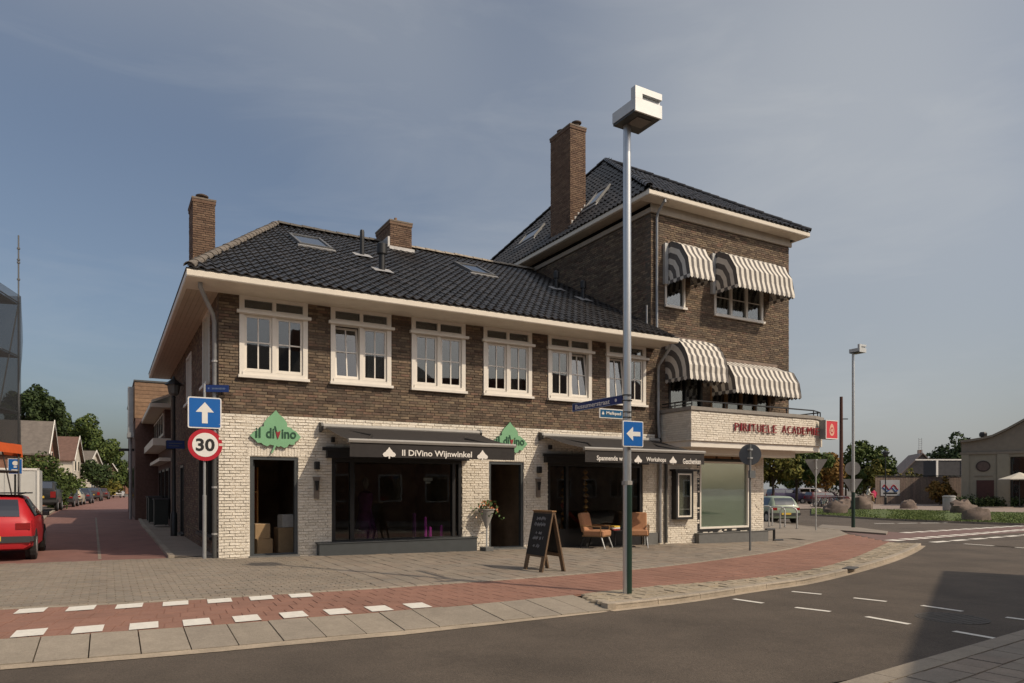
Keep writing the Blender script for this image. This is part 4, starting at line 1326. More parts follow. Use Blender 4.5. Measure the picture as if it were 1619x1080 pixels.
# two on the far side wall, seen edge-on past the corner
def edge_awning(y0, y1, z1, z0, p, label):
    t = thing('striped_awning', (XR, (y0+y1)/2, z0), label, 'awning', 'grey and white striped window awnings')
    prof = [(p*math.sin(a), z0+(z1-z0)*math.cos(a)) for a in [math.pi/2*i/5 for i in range(6)]]
    mb = MB(); n = 12
    for i in range(n):
        mb.m = i % 2; a, b = y0+(y1-y0)*i/n, y0+(y1-y0)*(i+1)/n
        for q, r in zip(prof, prof[1:]): mb.add([(XR+q[0],a,q[1]),(XR+q[0],b,q[1]),(XR+r[0],b,r[1]),(XR+r[0],a,r[1])], [(0,1,2,3)])
    mb.build('canopy', [M['stripe_w'], M['stripe_g']], t)
    for y in (y0, y1):
        c = MB(); c.add([(XR,y,z0)]+[(XR+q[0],y,q[1]) for q in prof], [list(range(7))]); c.build('cheek', M['stripe_g'], t)
edge_awning(1.0, 2.6, 8.55, 7.35, .55, 'striped awning on the far side wall, its edge peeping out near the roof')
edge_awning(.7, 2.4, 4.95, 4.25, .7, 'striped awning on the far side wall just above the balcony coping')

LEAF = [(0,.49),(.07,.40),(.16,.33),(.235,.22),(.24,.14),(.30,.13),(.36,.08),(.44,.03),(.535,-.08),(.47,-.15),(.41,-.19),(.40,-.245),(.33,-.255),(.28,-.24),(.24,-.305),(.17,-.325),(.10,-.285),(.05,-.31),(.01,-.28),(-.03,-.37),(-.08,-.45),(-.10,-.44),(-.06,-.34),(-.04,-.28),(-.12,-.26),(-.18,-.30),(-.26,-.27),(-.30,-.23),(-.38,-.23),(-.43,-.17),(-.535,-.08),(-.45,.01),(-.37,.06),(-.33,.11),(-.25,.13),(-.25,.21),(-.17,.32),(-.08,.40)]
def leaf(mb, cx_, z, s, y0, y1): return mb.prism([(cx_+p[0]*s, z+p[1]*s) for p in LEAF], 'y', y0, y1)
SPADE = [(0,.5),(.10,.34),(.22,.22),(.26,.14),(.42,.04),(.5,-.10),(.42,-.24),(.24,-.27),(.10,-.22),(.05,-.24),(.05,-.40),(-.05,-.40),(-.05,-.24),(-.10,-.22),(-.24,-.27),(-.42,-.24),(-.5,-.10),(-.42,.04),(-.26,.14),(-.22,.22),(-.10,.34)]
def canvas_awning(x0, x1, zc, label, texts, zfront, lamp_x):
    YF = -1.98
    t = thing('canvas_awning', ((x0+x1)/2, 0, zc), label, 'awning', 'black roll-out awnings over the shop windows')
    k = MB(); k.prism([(-.02,zc-.10),(-.17,zc-.09),(-.20,zc-.03),(-.17,zc+.03),(-.02,zc+.045)], 'x', x0, x1); k.build('cassette', M['alu'], t)
    for x in (x0-.055, x1+.003):
        k = MB(); k.prism([(-.0,zc-.16),(-.18,zc-.13),(-.215,zc-.03),(-.18,zc+.05),(0,zc+.07)], 'x', x, x+.05); k.build('cassette_cap', M['black'], t)
    k = MB(); N1 = 8
    for i in range(N1):
        a, b = i/N1, (i+1)/N1
        s = lambda q: -.035*math.sin(math.pi*q)
        A_, B_ = (-.19+(YF+.19)*a, zc-.055+(zfront-zc+.055)*a+s(a)), (-.19+(YF+.19)*b, zc-.055+(zfront-zc+.055)*b+s(b))
        k.add([(x0+.06,A_[0],A_[1]),(x1-.06,A_[0],A_[1]),(x1-.06,B_[0],B_[1]),(x0+.06,B_[0],B_[1])], [(3,2,1,0)])
    k.build('canvas', M['canvas'], t, smooth=True)
    k = MB(); k.prism([(YF,zfront-.06),(YF-.07,zfront-.055),(YF-.09,zfront-.01),(YF-.06,zfront+.025),(YF,zfront+.02)], 'x', x0+.02, x1-.02); k.build('front_bar', M['alu'], t)
    k = MB(); nn_ = 40; vs = []; fs = []
    for i in range(nn_+1):
        x = x0+.05+(x1-x0-.1)*i/nn_; w_ = .006*math.sin(i*.9)
        vs += [(x, YF-.045, zfront-.058), (x, YF-.040+w_, zfront-.35)]
    for i in range(nn_): fs.append((2*i, 2*i+1, 2*i+3, 2*i+2))
    k.add(vs, fs); val = k.build('valance', M['canvas'], t, smooth=True)
    for kind, xa, xb, zc_, h, body in texts:
        if kind == 't':
            put(text_mesh(body, xb-xa, h, .004, M['letter_white'], .018), 'lettering', val, ((xa+xb)/2, YF-.052, zc_), (R_(90),0,0))
        else:
            s = xb-xa; m_ = MB(); m_.prism([((xa+xb)/2+p[0]*s, zc_+p[1]*s*.95) for p in SPADE], 'y', YF-.054, YF-.050); m_.build('leaf_print', M['letter_white'], val)
    for xe in (x0+.35, x1-.35):
        k = MB(); sgn = 1 if xe < (x0+x1)/2 else -1
        k.tube([(xe,-.14,zc-.09),(xe+sgn*.5,-1.05,zc-.27),(xe+sgn*.05,YF+.03,zfront-.03)], .028, 6); k.build('folding_arm', M['black'], t)
    return t
canvas_awning(2.20, 6.20, 2.945, 'black shop awning lettered Il DiVino Wijnwinkel over the left shop window', [
    ('l', 2.95, 3.24, 2.235, 0, ''), ('t', 3.38, 5.04, 2.235, .17, 'Il DiVino Wijnwinkel'), ('l', 5.17, 5.45, 2.235, 0, '')], 2.50, 2.1)
canvas_awning(8.12, 12.24, 2.955, 'black shop awning lettered Workshops and Geschenken over the right shop window', [
    ('t', 8.52, 9.62, 2.24, .16, 'Spannende wijnen'), ('l', 9.72, 9.98, 2.235, 0, ''), ('t', 10.12, 10.80, 2.24, .15, 'Workshops'), ('l', 10.92, 11.18, 2.235, 0, ''), ('t', 11.40, 12.06, 2.23, .15, 'Geschenken')], 2.50, 8.1)

# ================================================================== leaf signs on the wall
def leaf_sign(cx_, cz, s, label):
    t = thing('leaf_sign', (cx_, 0, cz), label, 'shop sign', 'green vine-leaf signs on the white wall')
    m_ = MB(); leaf(m_, cx_, cz, s, -.075, -.060); m_.build('leaf_face', M['green_leaf'], t)
    m_ = MB(); leaf(m_, cx_, cz, s, -.0599, -.02); m_.build('leaf_edge', M['green_edge'], t)
    w_ = s*.86; x0 = cx_-w_/2; z_ = cz-.03*s
    put(text_mesh('il', w_*.125, .22*s, .012, M['letter_dark'], .02), 'lettering', t, (x0+w_*.065, -.081, z_+.02*s), (R_(90),0,0))
    put(text_mesh('di', w_*.20, .22*s, .012, M['letter_dark'], .02), 'lettering', t, (x0+w_*.36, -.081, z_+.02*s), (R_(90),0,0))
    put(text_mesh('ino', w_*.36, .20*s, .012, M['letter_dark'], .02), 'lettering', t, (x0+w_*.82, -.081, z_+.01*s), (R_(90),0,0))
    v = MB(); xv = x0+w_*.545
    v.prism([(xv-.075*s, z_+.17*s), (xv-.045*s, z_+.17*s), (xv+.005*s, z_-.02*s), (xv-.012*s, z_-.10*s)], 'y', -.087, -.0755); v.build('letter', M['letter_dark'], t)
    v = MB(); v.prism([(xv-.045*s, z_+.06*s), (xv, z_+.04*s), (xv+.055*s, z_+.08*s), (xv+.04*s, z_-.01*s), (xv, z_-.11*s), (xv-.035*s, z_-.01*s)], 'y', -.090, -.0872); v.build('letter', M['letter_red'], t)
    return t
leaf_sign(1.175, 2.73, 1.02, 'green vine-leaf shop sign above the left door, fully in sunlight')
leaf_sign(7.15, 2.76, 1.0, 'green vine-leaf shop sign above the middle door, half behind the awning')

# ================================================================== small things on the facade
def wall_lamp(x, z, label):
    t = thing('wall_lamp', (x, 0, z), label, 'wall lamp', 'small black box lamps beside the shop windows')
    k = MB(); k.cbox((x,-.075,z-.09), .11, .12, .18, 0, .012); k.build('housing', M['black'], t)
    k = MB(); k.box(x-.03, x+.03, -.02, -.0, z-.05, z+.05); k.build('wall_plate', M['black'], t)
wall_lamp(2.08, 2.02, 'small black box lamp on white wall right of the left door')
wall_lamp(8.06, 2.0, 'small black box lamp on white wall right of the middle door')
def ash_holder(x, z, label):
    t = thing('wall_holder', (x, 0, z), label, 'wall holder', 'slim metal holders under the box lamps')
    k = MB(); k.prism([(x-.085,z+.26),(x+.085,z+.26),(x+.06,z+.16),(x+.055,z-.24),(x-.055,z-.24),(x-.06,z+.16)], 'y', -.06, -.001); k.build('back_plate', mat('bronze_plate', (.24,.20,.165), .5, .15, 8, metal=.3), t)
    k = MB(); k.prism([(x-.05,z+.17),(x+.05,z+.17),(x+.018,z-.05),(x-.018,z-.05)], 'y', -.10, -.061); k.build('cone', M['black'], t)
ash_holder(2.08, 1.50, 'slim bronze wall holder below the box lamp by the left door')
ash_holder(8.05, 1.50, 'slim bronze wall holder below the box lamp by the middle door')
for x, l in ((2.45, 'tiny black spotlight under the left end of the left awning'), (8.42, 'tiny black spotlight under the left end of the right awning')):
    t = thing('spotlight', (x, 0, 2.62), l, 'spotlight', 'tiny spotlights under the awnings')
    k = MB(); k.cbox((x,-.06,2.56), .07, .1, .12); k.build('housing', M['black'], t)
t = thing('display_case', (13.2, 0, .5), 'black wall display case with pale back and little roof beside the drainpipes', 'display case')
k = MB(); ring(k, 12.86, 13.56, .55, 2.02, .07, -.22, -.0); k.build('case', M['black'], t)
k = MB(); k.box(12.93, 13.49, -.03, -.01, .62, 1.95); k.build('back_panel', M['cabinet'], t)
k = MB(); ring(k, 12.93, 13.49, .62, 1.95, .045, -.215, -.19); k.build('inner_frame', M['white'], t)
k = MB(); k.box(12.975, 13.445, -.21, -.204, .665, 1.905); k.build('pane', glass('case_glass', .08, (.85,.87,.84)), t)
k = MB(); k.box(12.78, 13.66, -.27, -.0, 2.021, 2.08); k.build('case_roof', M['black'], t)
# red letters on the balcony
t = thing('sign_lettering', (14.1, BY, 3.2), 'red raised letters reading PIRITUELE ACADEMIE on the white brick balcony', 'sign')
me_r = M['letter_red']
word = 'PIRITUELE ACADEMIE'; ADV = {'I': .55, ' ': .85, 'M': 1.3}
x = 14.08; adv = (18.02-14.08)/sum(ADV.get(c, 1.0) for c in word)
for i, ch in enumerate(word):
    a_ = adv*ADV.get(ch, 1.0); x += a_
    if ch == ' ': continue
    wd = .05 if ch == 'I' else a_*.70
    me = text_mesh(ch, wd, .235, .04, me_r, -.012)
    o = put(me, 'letter', t, (x-a_*.5, BY-.045, 3.335+random.gauss(0,.006)), (R_(90), R_(random.gauss(0,2.5)), 0))
t = thing('light_box_sign', (18.35, -1.45, 3.1), 'square red light-box sign with pale emblem at the balcony corner', 'sign')
k = MB(); k.box(18.05, 18.66, -1.535, -1.30, 3.10, 3.71); k.build('box', mat('sign_box_grey', (.22,.23,.22), .5, .1, 5), t)
k = MB(); ring(k, 18.05, 18.66, 3.10, 3.71, .025, -1.56, -1.536); k.build('rim', M['sign_white'], t)
k = MB(); k.box(18.075, 18.635, -1.552, -1.537, 3.125, 3.685); k.build('red_face', mat('sign_box_red', (.62,.04,.055), .4, .05), t)
k = MB(); k.prism([(18.355+.12*math.cos(a)*(1-.25*math.sin(a)), 3.40+.20*math.sin(a)) for a in [2*math.pi*i/20 for i in range(20)]], 'y', -1.556, -1.5525); k.build('emblem', mat('emblem_pale', (.72,.42,.30), .5, .15, 30), t)
for r_ in (.075, .045):
    k = MB(); k.disc((18.355,-1.558,3.38), r_, 'y', .004 if r_ > .05 else .008, 16, r_*1.35); k.build('emblem', M['sign_red'] if r_ > .05 else mat('emblem_core', (.72,.45,.33), .5, .1), t)

# ================================================================== things inside the shop windows
def box_thing(name, c, s, m, label, cat, rz=0, group=None):
    t = thing(name, c, label, cat, group)
    k = MB(); k.cbox(c, s[0], s[1], s[2], rz, min(s)*.04); k.build('box', M[m], t)
    k = MB(); k.cbox((c[0],c[1],c[2]+s[2]+.0005), s[0]*.99, .05, .002, rz); k.build('tape', M['cream'], t)
box_thing('cardboard_box', (1.08,.95,-.17), (.36,.4,.5), 'card', 'tall cardboard box standing lowest inside the left shop door', 'box', .1)
box_thing('cardboard_box', (1.06,.95,.335), (.34,.38,.34), 'card', 'cardboard box on top of another inside the left shop door', 'box', -.08)
box_thing('cardboard_box', (1.66,1.1,-.17), (.5,.45,.74), 'card', 'large cardboard box at the right inside the left shop door', 'box', .05)
box_thing('paper_parcel', (1.66,1.1,.575), (.34,.3,.3), 'curtain', 'pale parcel on the large cardboard box inside the left door', 'box', .2)
t = thing('wood_shelf', (.95,1.6,1.0), 'bright orange wooden rack glimpsed through the left shop door', 'shelf')
k = MB(); k.box(.78,.81,1.5,1.8,-.2,2.0); k.box(1.05,1.08,1.5,1.8,-.2,2.0); k.build('upright', M['orange_wood'], t)
k = MB(); k.box(.81,1.05,1.78,1.80,1.0,1.95); k.box(.811,1.049,1.5,1.779,1.4,1.43); k.build('panel', M['orange_wood'], t)
t = thing('dressed_mannequin', (3.7,1.4,-.2), 'mannequin in a purple dress behind the left shop window', 'mannequin')
k = MB(); k.lathe([(.34,.3),(.30,.6),(.20,1.0),(.15,1.2),(.20,1.45),(.17,1.58),(.06,1.64)], (3.7,1.4,-.2), 14); k.build('dress', M['purple'], t, smooth=True)
k = MB(); k.lathe([(.15,0),(.15,.02),(.02,.03),(.02,.32)], (3.7,1.4,-.2), 12); k.build('stand', M['black'], t)
k = MB(); k.lathe([(.05,0),(.05,.08),(.09,.14),(.10,.24),(.05,.33)], (3.7,1.4,1.44), 12); k.build('head', M['room'], t, smooth=True)
for i, (x, h, r, m_) in enumerate(((4.92,.52,.038,'magenta'),(5.05,.26,.04,'magenta'),(5.36,.30,.04,'magenta'),(4.62,.62,.05,'purple'))):
    ls = ['tall magenta candle in the right half of the left shop window','short magenta candle beside the tall one in the left shop window','magenta candle at the right end of the left shop window','dark purple candle left of the magenta ones in the shop window']
    t = thing('candle', (x,.35,.24), ls[i], 'candle', 'magenta candles in the left shop window')
    k = MB(); k.lathe([(r,0),(r*.95,h),(r*.3,h+.01)], (x,.35,.25), 12); k.build('wax', M[m_], t, smooth=True)
    k = MB(); k.tube([(x,.35,.25+h),(x,.35,.28+h)], .004, 5); k.build('wick', M['black'], t)
t = thing('display_shelf', (4.2,.5,.2), 'low display deck inside the left shop window', 'shelf')
k = MB(); k.box(2.55,5.7,.17,.8,.19,.235); k.build('deck', mat('deck_dark', (.10,.085,.07), .7, .2), t)
k = MB(); k.box(4.75,5.5,.22,.5,.2355,.246); k.build('cloth', M['sign_white'], t)
t = thing('shop_card', (4.9,.2,1.7), 'small pale notice hanging in the left shop window', 'notice')
k = MB(); k.box(4.78,5.02,.14,.143,1.68,1.76); k.box(4.83,4.97,.14,.143,1.62,1.67); k.build('card', mat('grey_card', (.30,.29,.28), .8, .1), t)
for i, x in enumerate((9.25, 10.0)):
    t = thing('foil_garland', (x,.5,.6), ['left gold foil garland hanging behind the right shop window','right gold foil garland hanging behind the right shop window'][i], 'garland', 'gold foil garlands in the right shop window')
    k = MB()
    for q in range(9):
        z = 2.05-q*.17; r = .085+.02*math.sin(q*2.1)
        k.lathe([(.01,0),(r,.05),(r*.8,.10),(.01,.15)], (x+random.gauss(0,.012),.5,z-.15), 9)
    k.build('foil', M['gold'], t)
t = thing('red_hammock', (9.5,.45,.5), 'dark red cloth slung diagonally behind the right shop window', 'cloth')
k = MB(); vs = []; fs = []
for i in range(13):
    q = i/12; x = 9.05+1.05*q; z = 1.05-.72*q-.12*math.sin(math.pi*q)
    vs += [(x,.30,z+.06),(x+.02,.42,z-.03),(x,.54,z+.05)]
for i in range(12):
    for j in range(2): fs.append((3*i+j, 3*i+j+1, 3*i+3+j+1, 3*i+3+j))
k.add(vs, fs); k.build('cloth', M['red_cloth'], t, smooth=True)

# ================================================================== lamp posts
M['pole_steel'] = mat('brushed_pole', (.60, .61, .61), .32, .08, 3, metal=.75)
def lamp_post(p, zb, hx, label, scale=1.0, zt=6.90, band=True):
    x, y = p
    t = thing('street_lamp', (x, y, zb), label, 'street lamp', 'square-headed steel street lamps')
    k = MB(); k.tube([(x,y,zb-.1),(x,y,zt+.03)], [.064*scale,.058*scale], 16); k.build('pole', M['pole_steel'], t, smooth=True)
    s_ = MB(); r = .074*scale
    a0_ = math.atan2(RGT.y, RGT.x); hw_ = R_(100 if scale == 1.0 else 178); arc = [a0_-hw_+2*hw_*i/14 for i in range(15)]
    s_.prism([(x+r*math.cos(a), y+r*math.sin(a)) for a in arc]+[(x+(r-.008)*math.cos(a), y+(r-.008)*math.sin(a)) for a in arc[::-1]], 'z', zb-.02, zb+1.62)
    s_.build('sleeve', M['dkgreen'], t)
    if band:
        s_ = MB(); s_.prism([(x+.079*math.cos(a), y+.079*math.sin(a)) for a in [2*math.pi*i/12 for i in range(12)]], 'z', zb+1.621, zb+1.68); s_.build('sleeve_collar', M['alu'], t)
    x0, x1 = x+hx-.10, x+hx+.40; y0, y1 = y-.42, y+.11
    # head: flat box, upright front plate with a slot
    k = MB(); k.box(x0, x1, y0+.03, y1, zt+.035, zt+.19); hd = k.build('lamp_head', M['steel_white'], t)
    k = MB(); k.box(x0+.008, x1-.008, y0+.04, y1-.01, zt+.0, zt+.034); k.build('underside', M['pole_dark'], hd)
    k = MB(); k.box(x0+.14, x1-.1, y0+.12, y1-.18, zt-.008, zt-.0005); k.build('lens', M['lamp_lens'], hd)
    k = MB(); k.box(x0, x1, y0, y0+.029, zt+.0, zt+.19); k.box(x0, x0+.13, y0, y0+.10, zt+.191, zt+.36); k.box(x0+.13, x1, y0, y0+.10, zt+.27, zt+.36); k.box(x0+.131, x1, y0+.05, y0+.10, zt+.191, zt+.269)
    k.build('front_plate', M['steel_white'], hd)
    return t
LX, LY = 4.67, -7.93
lamp_post((LX, LY), gz(LX), -.09, 'tall light grey street lamp with square head on the kerb island in front')
q = G(1349, 833.5)
lamp_post((q.x, q.y), gz(20), -.05, 'street lamp on the traffic island at the right, standing farther off', 1.1, 7.75)
# signs on the near lamp
def rot_z(mb_start, mb, c, a):
    T = Matrix.Translation(Vector(c)); mb.xform(T @ Matrix.Rotation(a, 4, 'Z') @ T.inverted(), mb_start)
t = thing('street_name_sign', (LX, LY+.1, 2.8), 'long dark blue street name sign reading Bussumerstraat on the near lamp post', 'street sign')
k = MB(); k.box(LX-.012, LX+.012, LY+.10, LY+1.40, 2.775, 2.905); k.build('plate', M['name_blue'], t)
k = MB()
for s in (-1, 1):
    a, b = (LX-.018, LX-.0121) if s < 0 else (LX+.0121, LX+.018)
    k.box(a, b, LY+.10, LY+1.40, 2.775, 2.783); k.box(a, b, LY+.10, LY+1.40, 2.897, 2.905); k.box(a, b, LY+1.392, LY+1.40, 2.783, 2.897)
k.build('rim', mat('rim_pale_blue', (.25,.33,.48), .5, .05), t)
put(text_mesh('Bussumerstraat', .92, .075, .004, M['letter_white'], .012), 'lettering', t, (LX-.0145, LY+.86, 2.838), (R_(90),0,R_(-90)))
k = MB(); k.disc((LX-.014, LY+.25, 2.84), .025, 'x', .004, 10); k.build('emblem', M['letter_white'], t)
k = MB()
for z in (2.80, 2.88): k.lathe([(.078,0),(.078,.014)], (LX,LY,z), 12); k.box(LX-.01, LX+.01, LY+.06, LY+.099, z, z+.014)
k.build('clamp', M['pole_dark'], t)
t = thing('path_name_sign', (LX-.3, LY, 2.6), 'small light blue name sign reading Melkpad on the near lamp post', 'street sign')
k = MB(); k.box(LX-.52, LX-.09, LY-.012, LY+.0, 2.525, 2.665); k.build('plate', M['sign_white'], t)
k = MB(); k.box(LX-.505, LX-.095, LY-.016, LY-.0121, 2.54, 2.65); k.build('face', mat('path_blue', (.01,.10,.22), .4, .05), t)
put(text_mesh('Melkpad', .27, .06, .003, M['letter_white'], .015), 'lettering', t, (LX-.265, LY-.0185, 2.595), (R_(90),0,0))
k = MB(); k.prism([(LX-.46+.03*p[0]*1.4, 2.595+.05*p[1]*1.4) for p in SPADE], 'y', LY-.0195, LY-.0165); k.build('emblem', M['letter_white'], t)
k = MB()
for z in (2.55, 2.63): k.lathe([(.078,0),(.078,.012)], (LX,LY,z), 12)
k.build('clamp', M['pole_dark'], t)
ARROW = [(0,.34),(.27,.02),(.085,.02),(.085,-.34),(-.085,-.34),(-.085,.02),(-.27,.02)]
def rounded(w_, h_, r, n=4):
    out = []
    for cx_, cz_, a0 in ((w_/2-r, h_/2-r, 0), (-w_/2+r, h_/2-r, 90), (-w_/2+r, -h_/2+r, 180), (w_/2-r, -h_/2+r, 270)):
        for i in range(n+1):
            a = R_(a0+90*i/n); out.append((cx_+r*math.cos(a), cz_+r*math.sin(a)))
    return out
def oneway(c, s, rot, label, group):
    """blue one-way plate of side s facing -Y; rot turns the arrow in the plane"""
    t = thing('one_way_sign', c, label, 'traffic sign', group)
    x, y, z = c
    k = MB(); k.prism([(x+p[0], z+p[1]) for p in rounded(s, s, s*.06)], 'y', y-.006, y+.02); k.build('plate', M['sign_white'], t)
    k = MB(); k.prism([(x+p[0], z+p[1]) for p in rounded(s*.925, s*.925, s*.04)], 'y', y-.0095, y-.0061); k.build('blue_face', M['sign_blue'], t)
    k = MB(); ca, sa = math.cos(rot), math.sin(rot)
    k.prism([(x+s*(p[0]*ca-p[1]*sa), z+s*(p[0]*sa+p[1]*ca)) for p in ARROW], 'y', y-.013, y-.0096); k.build('arrow', M['sign_white'], t)
    return t
oneway((LX+.03, LY-.10, 2.305), .385, R_(90), 'blue one-way sign with arrow pointing left on the near lamp post', 'blue one-way signs')

# ================================================================== sign post at the left corner
PX, PY = -.27, .05
t = thing('sign_post', (PX, PY, 0), 'grey steel sign post at the left corner of the shop building', 'post')
k = MB(); k.tube([(PX,PY,-.1),(PX,PY,1.35),(PX,PY,1.36),(PX,PY,3.72)], [.040,.040,.030,.028], 12); k.build('pole', M['post'], t, smooth=True)
k = MB()
for z in (3.35,2.95,2.6,2.3): k.lathe([(.045,0),(.045,.03)], (PX,PY,z), 10)
k.build('clamp', M['steel'], t)
oneway((PX, PY-.055, 3.10), .66, 0, 'large blue one-way sign with arrow pointing up at the corner', 'blue one-way signs')
t = thing('speed_sign', (PX+.01, PY-.05, 2.42), 'round red-rimmed speed limit sign reading 30', 'traffic sign')
c = (PX+.01, PY-.05, 2.42)
k = MB(); k.disc(c, .34, 'y', .02, 36); k.build('red_ring', M['sign_red'], t)
k = MB(); k.disc((c[0],c[1]-.0125,c[2]), .255, 'y', .004, 36); k.build('white_face', M['sign_white'], t)
put(text_mesh('30', .37, .27, .004, M['black'], .03), 'lettering', t, (c[0], c[1]-.0175, c[2]), (R_(90),0,0))
t = thing('street_name_sign', (PX+.2, PY, 3.62), 'small blue street name sign on top of the corner sign post', 'street sign')
k = MB(); k.box(PX+.03, PX+.50, PY-.012, PY+.012, 3.55, 3.70); k.xform(Matrix.Translation((PX,PY,0)) @ Matrix.Rotation(R_(-24),4,'Z') @ Matrix.Translation((-PX,-PY,0)))
k.build('plate', M['name_blue'], t)
k = MB(); rs = random.Random(4); x_ = PX+.16
k.disc((PX+.09, PY-.0145, 3.625), .018, 'y', .003, 8)
while x_ < PX+.44:
    h_ = rs.uniform(.02,.032); k.box(x_, x_+.009, PY-.016, PY-.013, 3.625-h_, 3.625+h_*.7); k.box(x_+.009, x_+.02, PY-.016, PY-.013, 3.618, 3.628); x_ += .028
k.xform(Matrix.Translation((PX,PY,0)) @ Matrix.Rotation(R_(-24),4,'Z') @ Matrix.Translation((-PX,-PY,0)))
k.build('worn_lettering', mat('name_letter', (.16,.22,.34), .5, .02), t)

# ================================================================== pavement furniture
# chalkboard A-frame: panels face along the street
AX, AYa, AYb = 5.24, -5.08, -4.40
za = gz(AX)
t = thing('chalkboard_sign', (AX, (AYa+AYb)/2, za), 'wooden A-frame chalkboard standing on the pavement with handwritten lines', 'chalkboard')
def aframe_panel(sgn, nm):
    k = MB()
    xb = AX+sgn*.27; xt = AX+sgn*.03
    def P_(v): return xb+(xt-xb)*v            # v: 0 foot .. 1 top
    H_ = 1.13
    def slab(ya, yb, v0, v1, th, mb, off_=0.0):
        a, b = P_(v0)+sgn*off_, P_(v1)+sgn*off_
        mb.add([(a,ya,za+H_*v0),(a,yb,za+H_*v0),(b,yb,za+H_*v1),(b,ya,za+H_*v1),(a-sgn*th,ya,za+H_*v0),(a-sgn*th,yb,za+H_*v0),(b-sgn*th,yb,za+H_*v1),(b-sgn*th,ya,za+H_*v1)],
               [(0,1,2,3),(7,6,5,4),(4,5,1,0),(5,6,2,1),(6,7,3,2),(7,4,0,3)])
    slab(AYa, AYa+.11, 0, 1, .03, k); k.build('leg', M['wood_shade'], t); k = MB(); slab(AYb-.11, AYb, 0, 1, .03, k); k.build('leg', M['wood_shade'], t)
    k = MB(); slab(AYa+.1105, AYb-.1105, .24, .30, .03, k); k.build('rail', M['wood_shade'], t); k = MB(); slab(AYa+.1105, AYb-.1105, .93, 1, .03, k); k.build('rail', M['wood_shade'], t)
    k = MB(); slab(AYa+.02, AYb-.02, .27, .97, .008, k, .009); bd = k.build('board', M['chalk'], t)
    if sgn < 0:
        ang = math.atan2(.24, H_)
        cm = mat('chalk_text', (.40,.40,.40), .9, .2, 30); rs = random.Random(3)
        for i, (wd, v) in enumerate(((.30, .88), (.40, .78), (.20, .64), (.36, .55), (.24, .42))):
            # quick hand-written strokes
            y = (AYa+AYb)/2+wd/2; y1 = y-wd; q = []
            while y > y1:
                for dv in (rs.uniform(-.03,-.01), rs.uniform(.012,.04)):
                    vv = v+dv; q.append((P_(vv)-.0125, y, za+H_*vv)); y -= rs.uniform(.010,.022)
                if rs.random() < .14:
                    if len(q) > 1: k = MB(); k.tube(q, .0045, 4); k.build('chalk_line', cm, bd)
                    q = []; y -= .04
            if len(q) > 1: k = MB(); k.tube(q, .0045, 4); k.build('chalk_line', cm, bd)
aframe_panel(-1, 'front'); aframe_panel(1, 'back')
k = MB(); k.box(AX-.05, AX+.05, AYa-.01, AYb+.01, za+1.131, za+1.155); k.build('top_rail', M['wood'], t)
# conical planter on a stem, flowers
PXY = (6.33, -.30); zp = gz(6.33)
t = thing('flower_planter', (*PXY, zp), 'grey cone planter on a thin stand with orange flowers by the middle door', 'planter')
k = MB(); k.cbox((*PXY, zp), .26, .26, .10, .2, .01); k.build('foot', M['plinth'], t)
k = MB(); k.tube([(*PXY,zp+.1),(*PXY,zp+.60)], .022, 8); k.build('stem', M['steel_white'], t)
k = MB(); k.lathe([(.03,0),(.20,.46),(.225,.47),(.225,.49),(.19,.49),(.17,.40)], (*PXY,zp+.58), 18); k.build('pot', mat('grey_pot', (.36,.35,.33), .7, .1, 8), t, smooth=True)
fol, fl1, fl2 = MB(), MB(), MB()
for i in range(230):
    a = random.uniform(0, 2*math.pi); r = abs(random.gauss(0, .17)); z = zp+1.06+random.uniform(-.05,.22)-(.5*r if r > .22 else 0)
    c = Vector((PXY[0]+r*math.cos(a)*1.25, PXY[1]+r*math.sin(a)*.8, z))
    n = Vector((random.gauss(0,1),random.gauss(0,1),random.gauss(.5,1))).normalized(); u = n.orthogonal().normalized(); v = n.cross(u)
    mbx = fol if i < 150 else (fl1 if i % 3 else fl2); s = .045 if i < 150 else .042
    mbx.add([c-u*s, c-v*s*.5, c+u*s, c+v*s*.5], [(0,1,2,3)])
fol.build('foliage', mat('plant_green', (.07,.13,.03), .7, .2), t); fl1.build('orange_flowers', mat('flower_orange', (.62,.20,.09), .7, .15), t); fl2.build('pale_flowers', mat('flower_pale', (.72,.50,.36), .7, .15), t)
# lounge chairs and a low table in front of the right shop window
def lounge_chair(x, y, rz, label, back_col):
    z0 = gz(x)
    t = local('lounge_chair', (x, y, z0), rz, label, 'chair', 'tan lounge chairs before the right shop window')
    s = MB(); s.cbox((0,-.02,.36), .62, .60, .14, 0, .03); lbuild(s, 'seat_cushion', M['cushion'], t)
    b = MB(); b.cbox((0,0,0), .60, .13, .52, 0, .03); b.xform(Matrix.Translation((0,.27,.46)) @ Matrix.Rotation(R_(-14),4,'X')); lbuild(b, 'back_cushion', M[back_col], t)
    f = MB(); f.box(-.31,.31,-.30,.30,.325,.358); lbuild(f, 'seat_frame', M['wood'], t)
    for sx in (-1, 1):
        l = MB(); l.tube([(sx*.27,-.24,.33),(sx*.30,-.36,0)], [.022,.014], 7); lbuild(l, 'leg', M['steel_white'], t)
        l = MB(); l.tube([(sx*.27,.24,.33),(sx*.30,.36,0)], [.022,.014], 7); lbuild(l, 'leg', M['black'], t)
        a = MB(); a.tube([(sx*.33,.30,.62),(sx*.335,-.25,.60)], .020, 7); a.tube([(sx*.335,-.25,.60),(sx*.32,-.22,.34)], .014, 6); a.tube([(sx*.33,.30,.62),(sx*.32,.24,.34)], .014, 6); lbuild(a, 'armrest', M['wood'], t)
    return t
lounge_chair(9.62, -.55, R_(32), 'tan lounge chair in front of the right shop window, left of the lamp pole', 'cushion')
lounge_chair(10.98, -.62, R_(-38), 'tan lounge chair with pale legs right of the lamp pole', 'cushion')
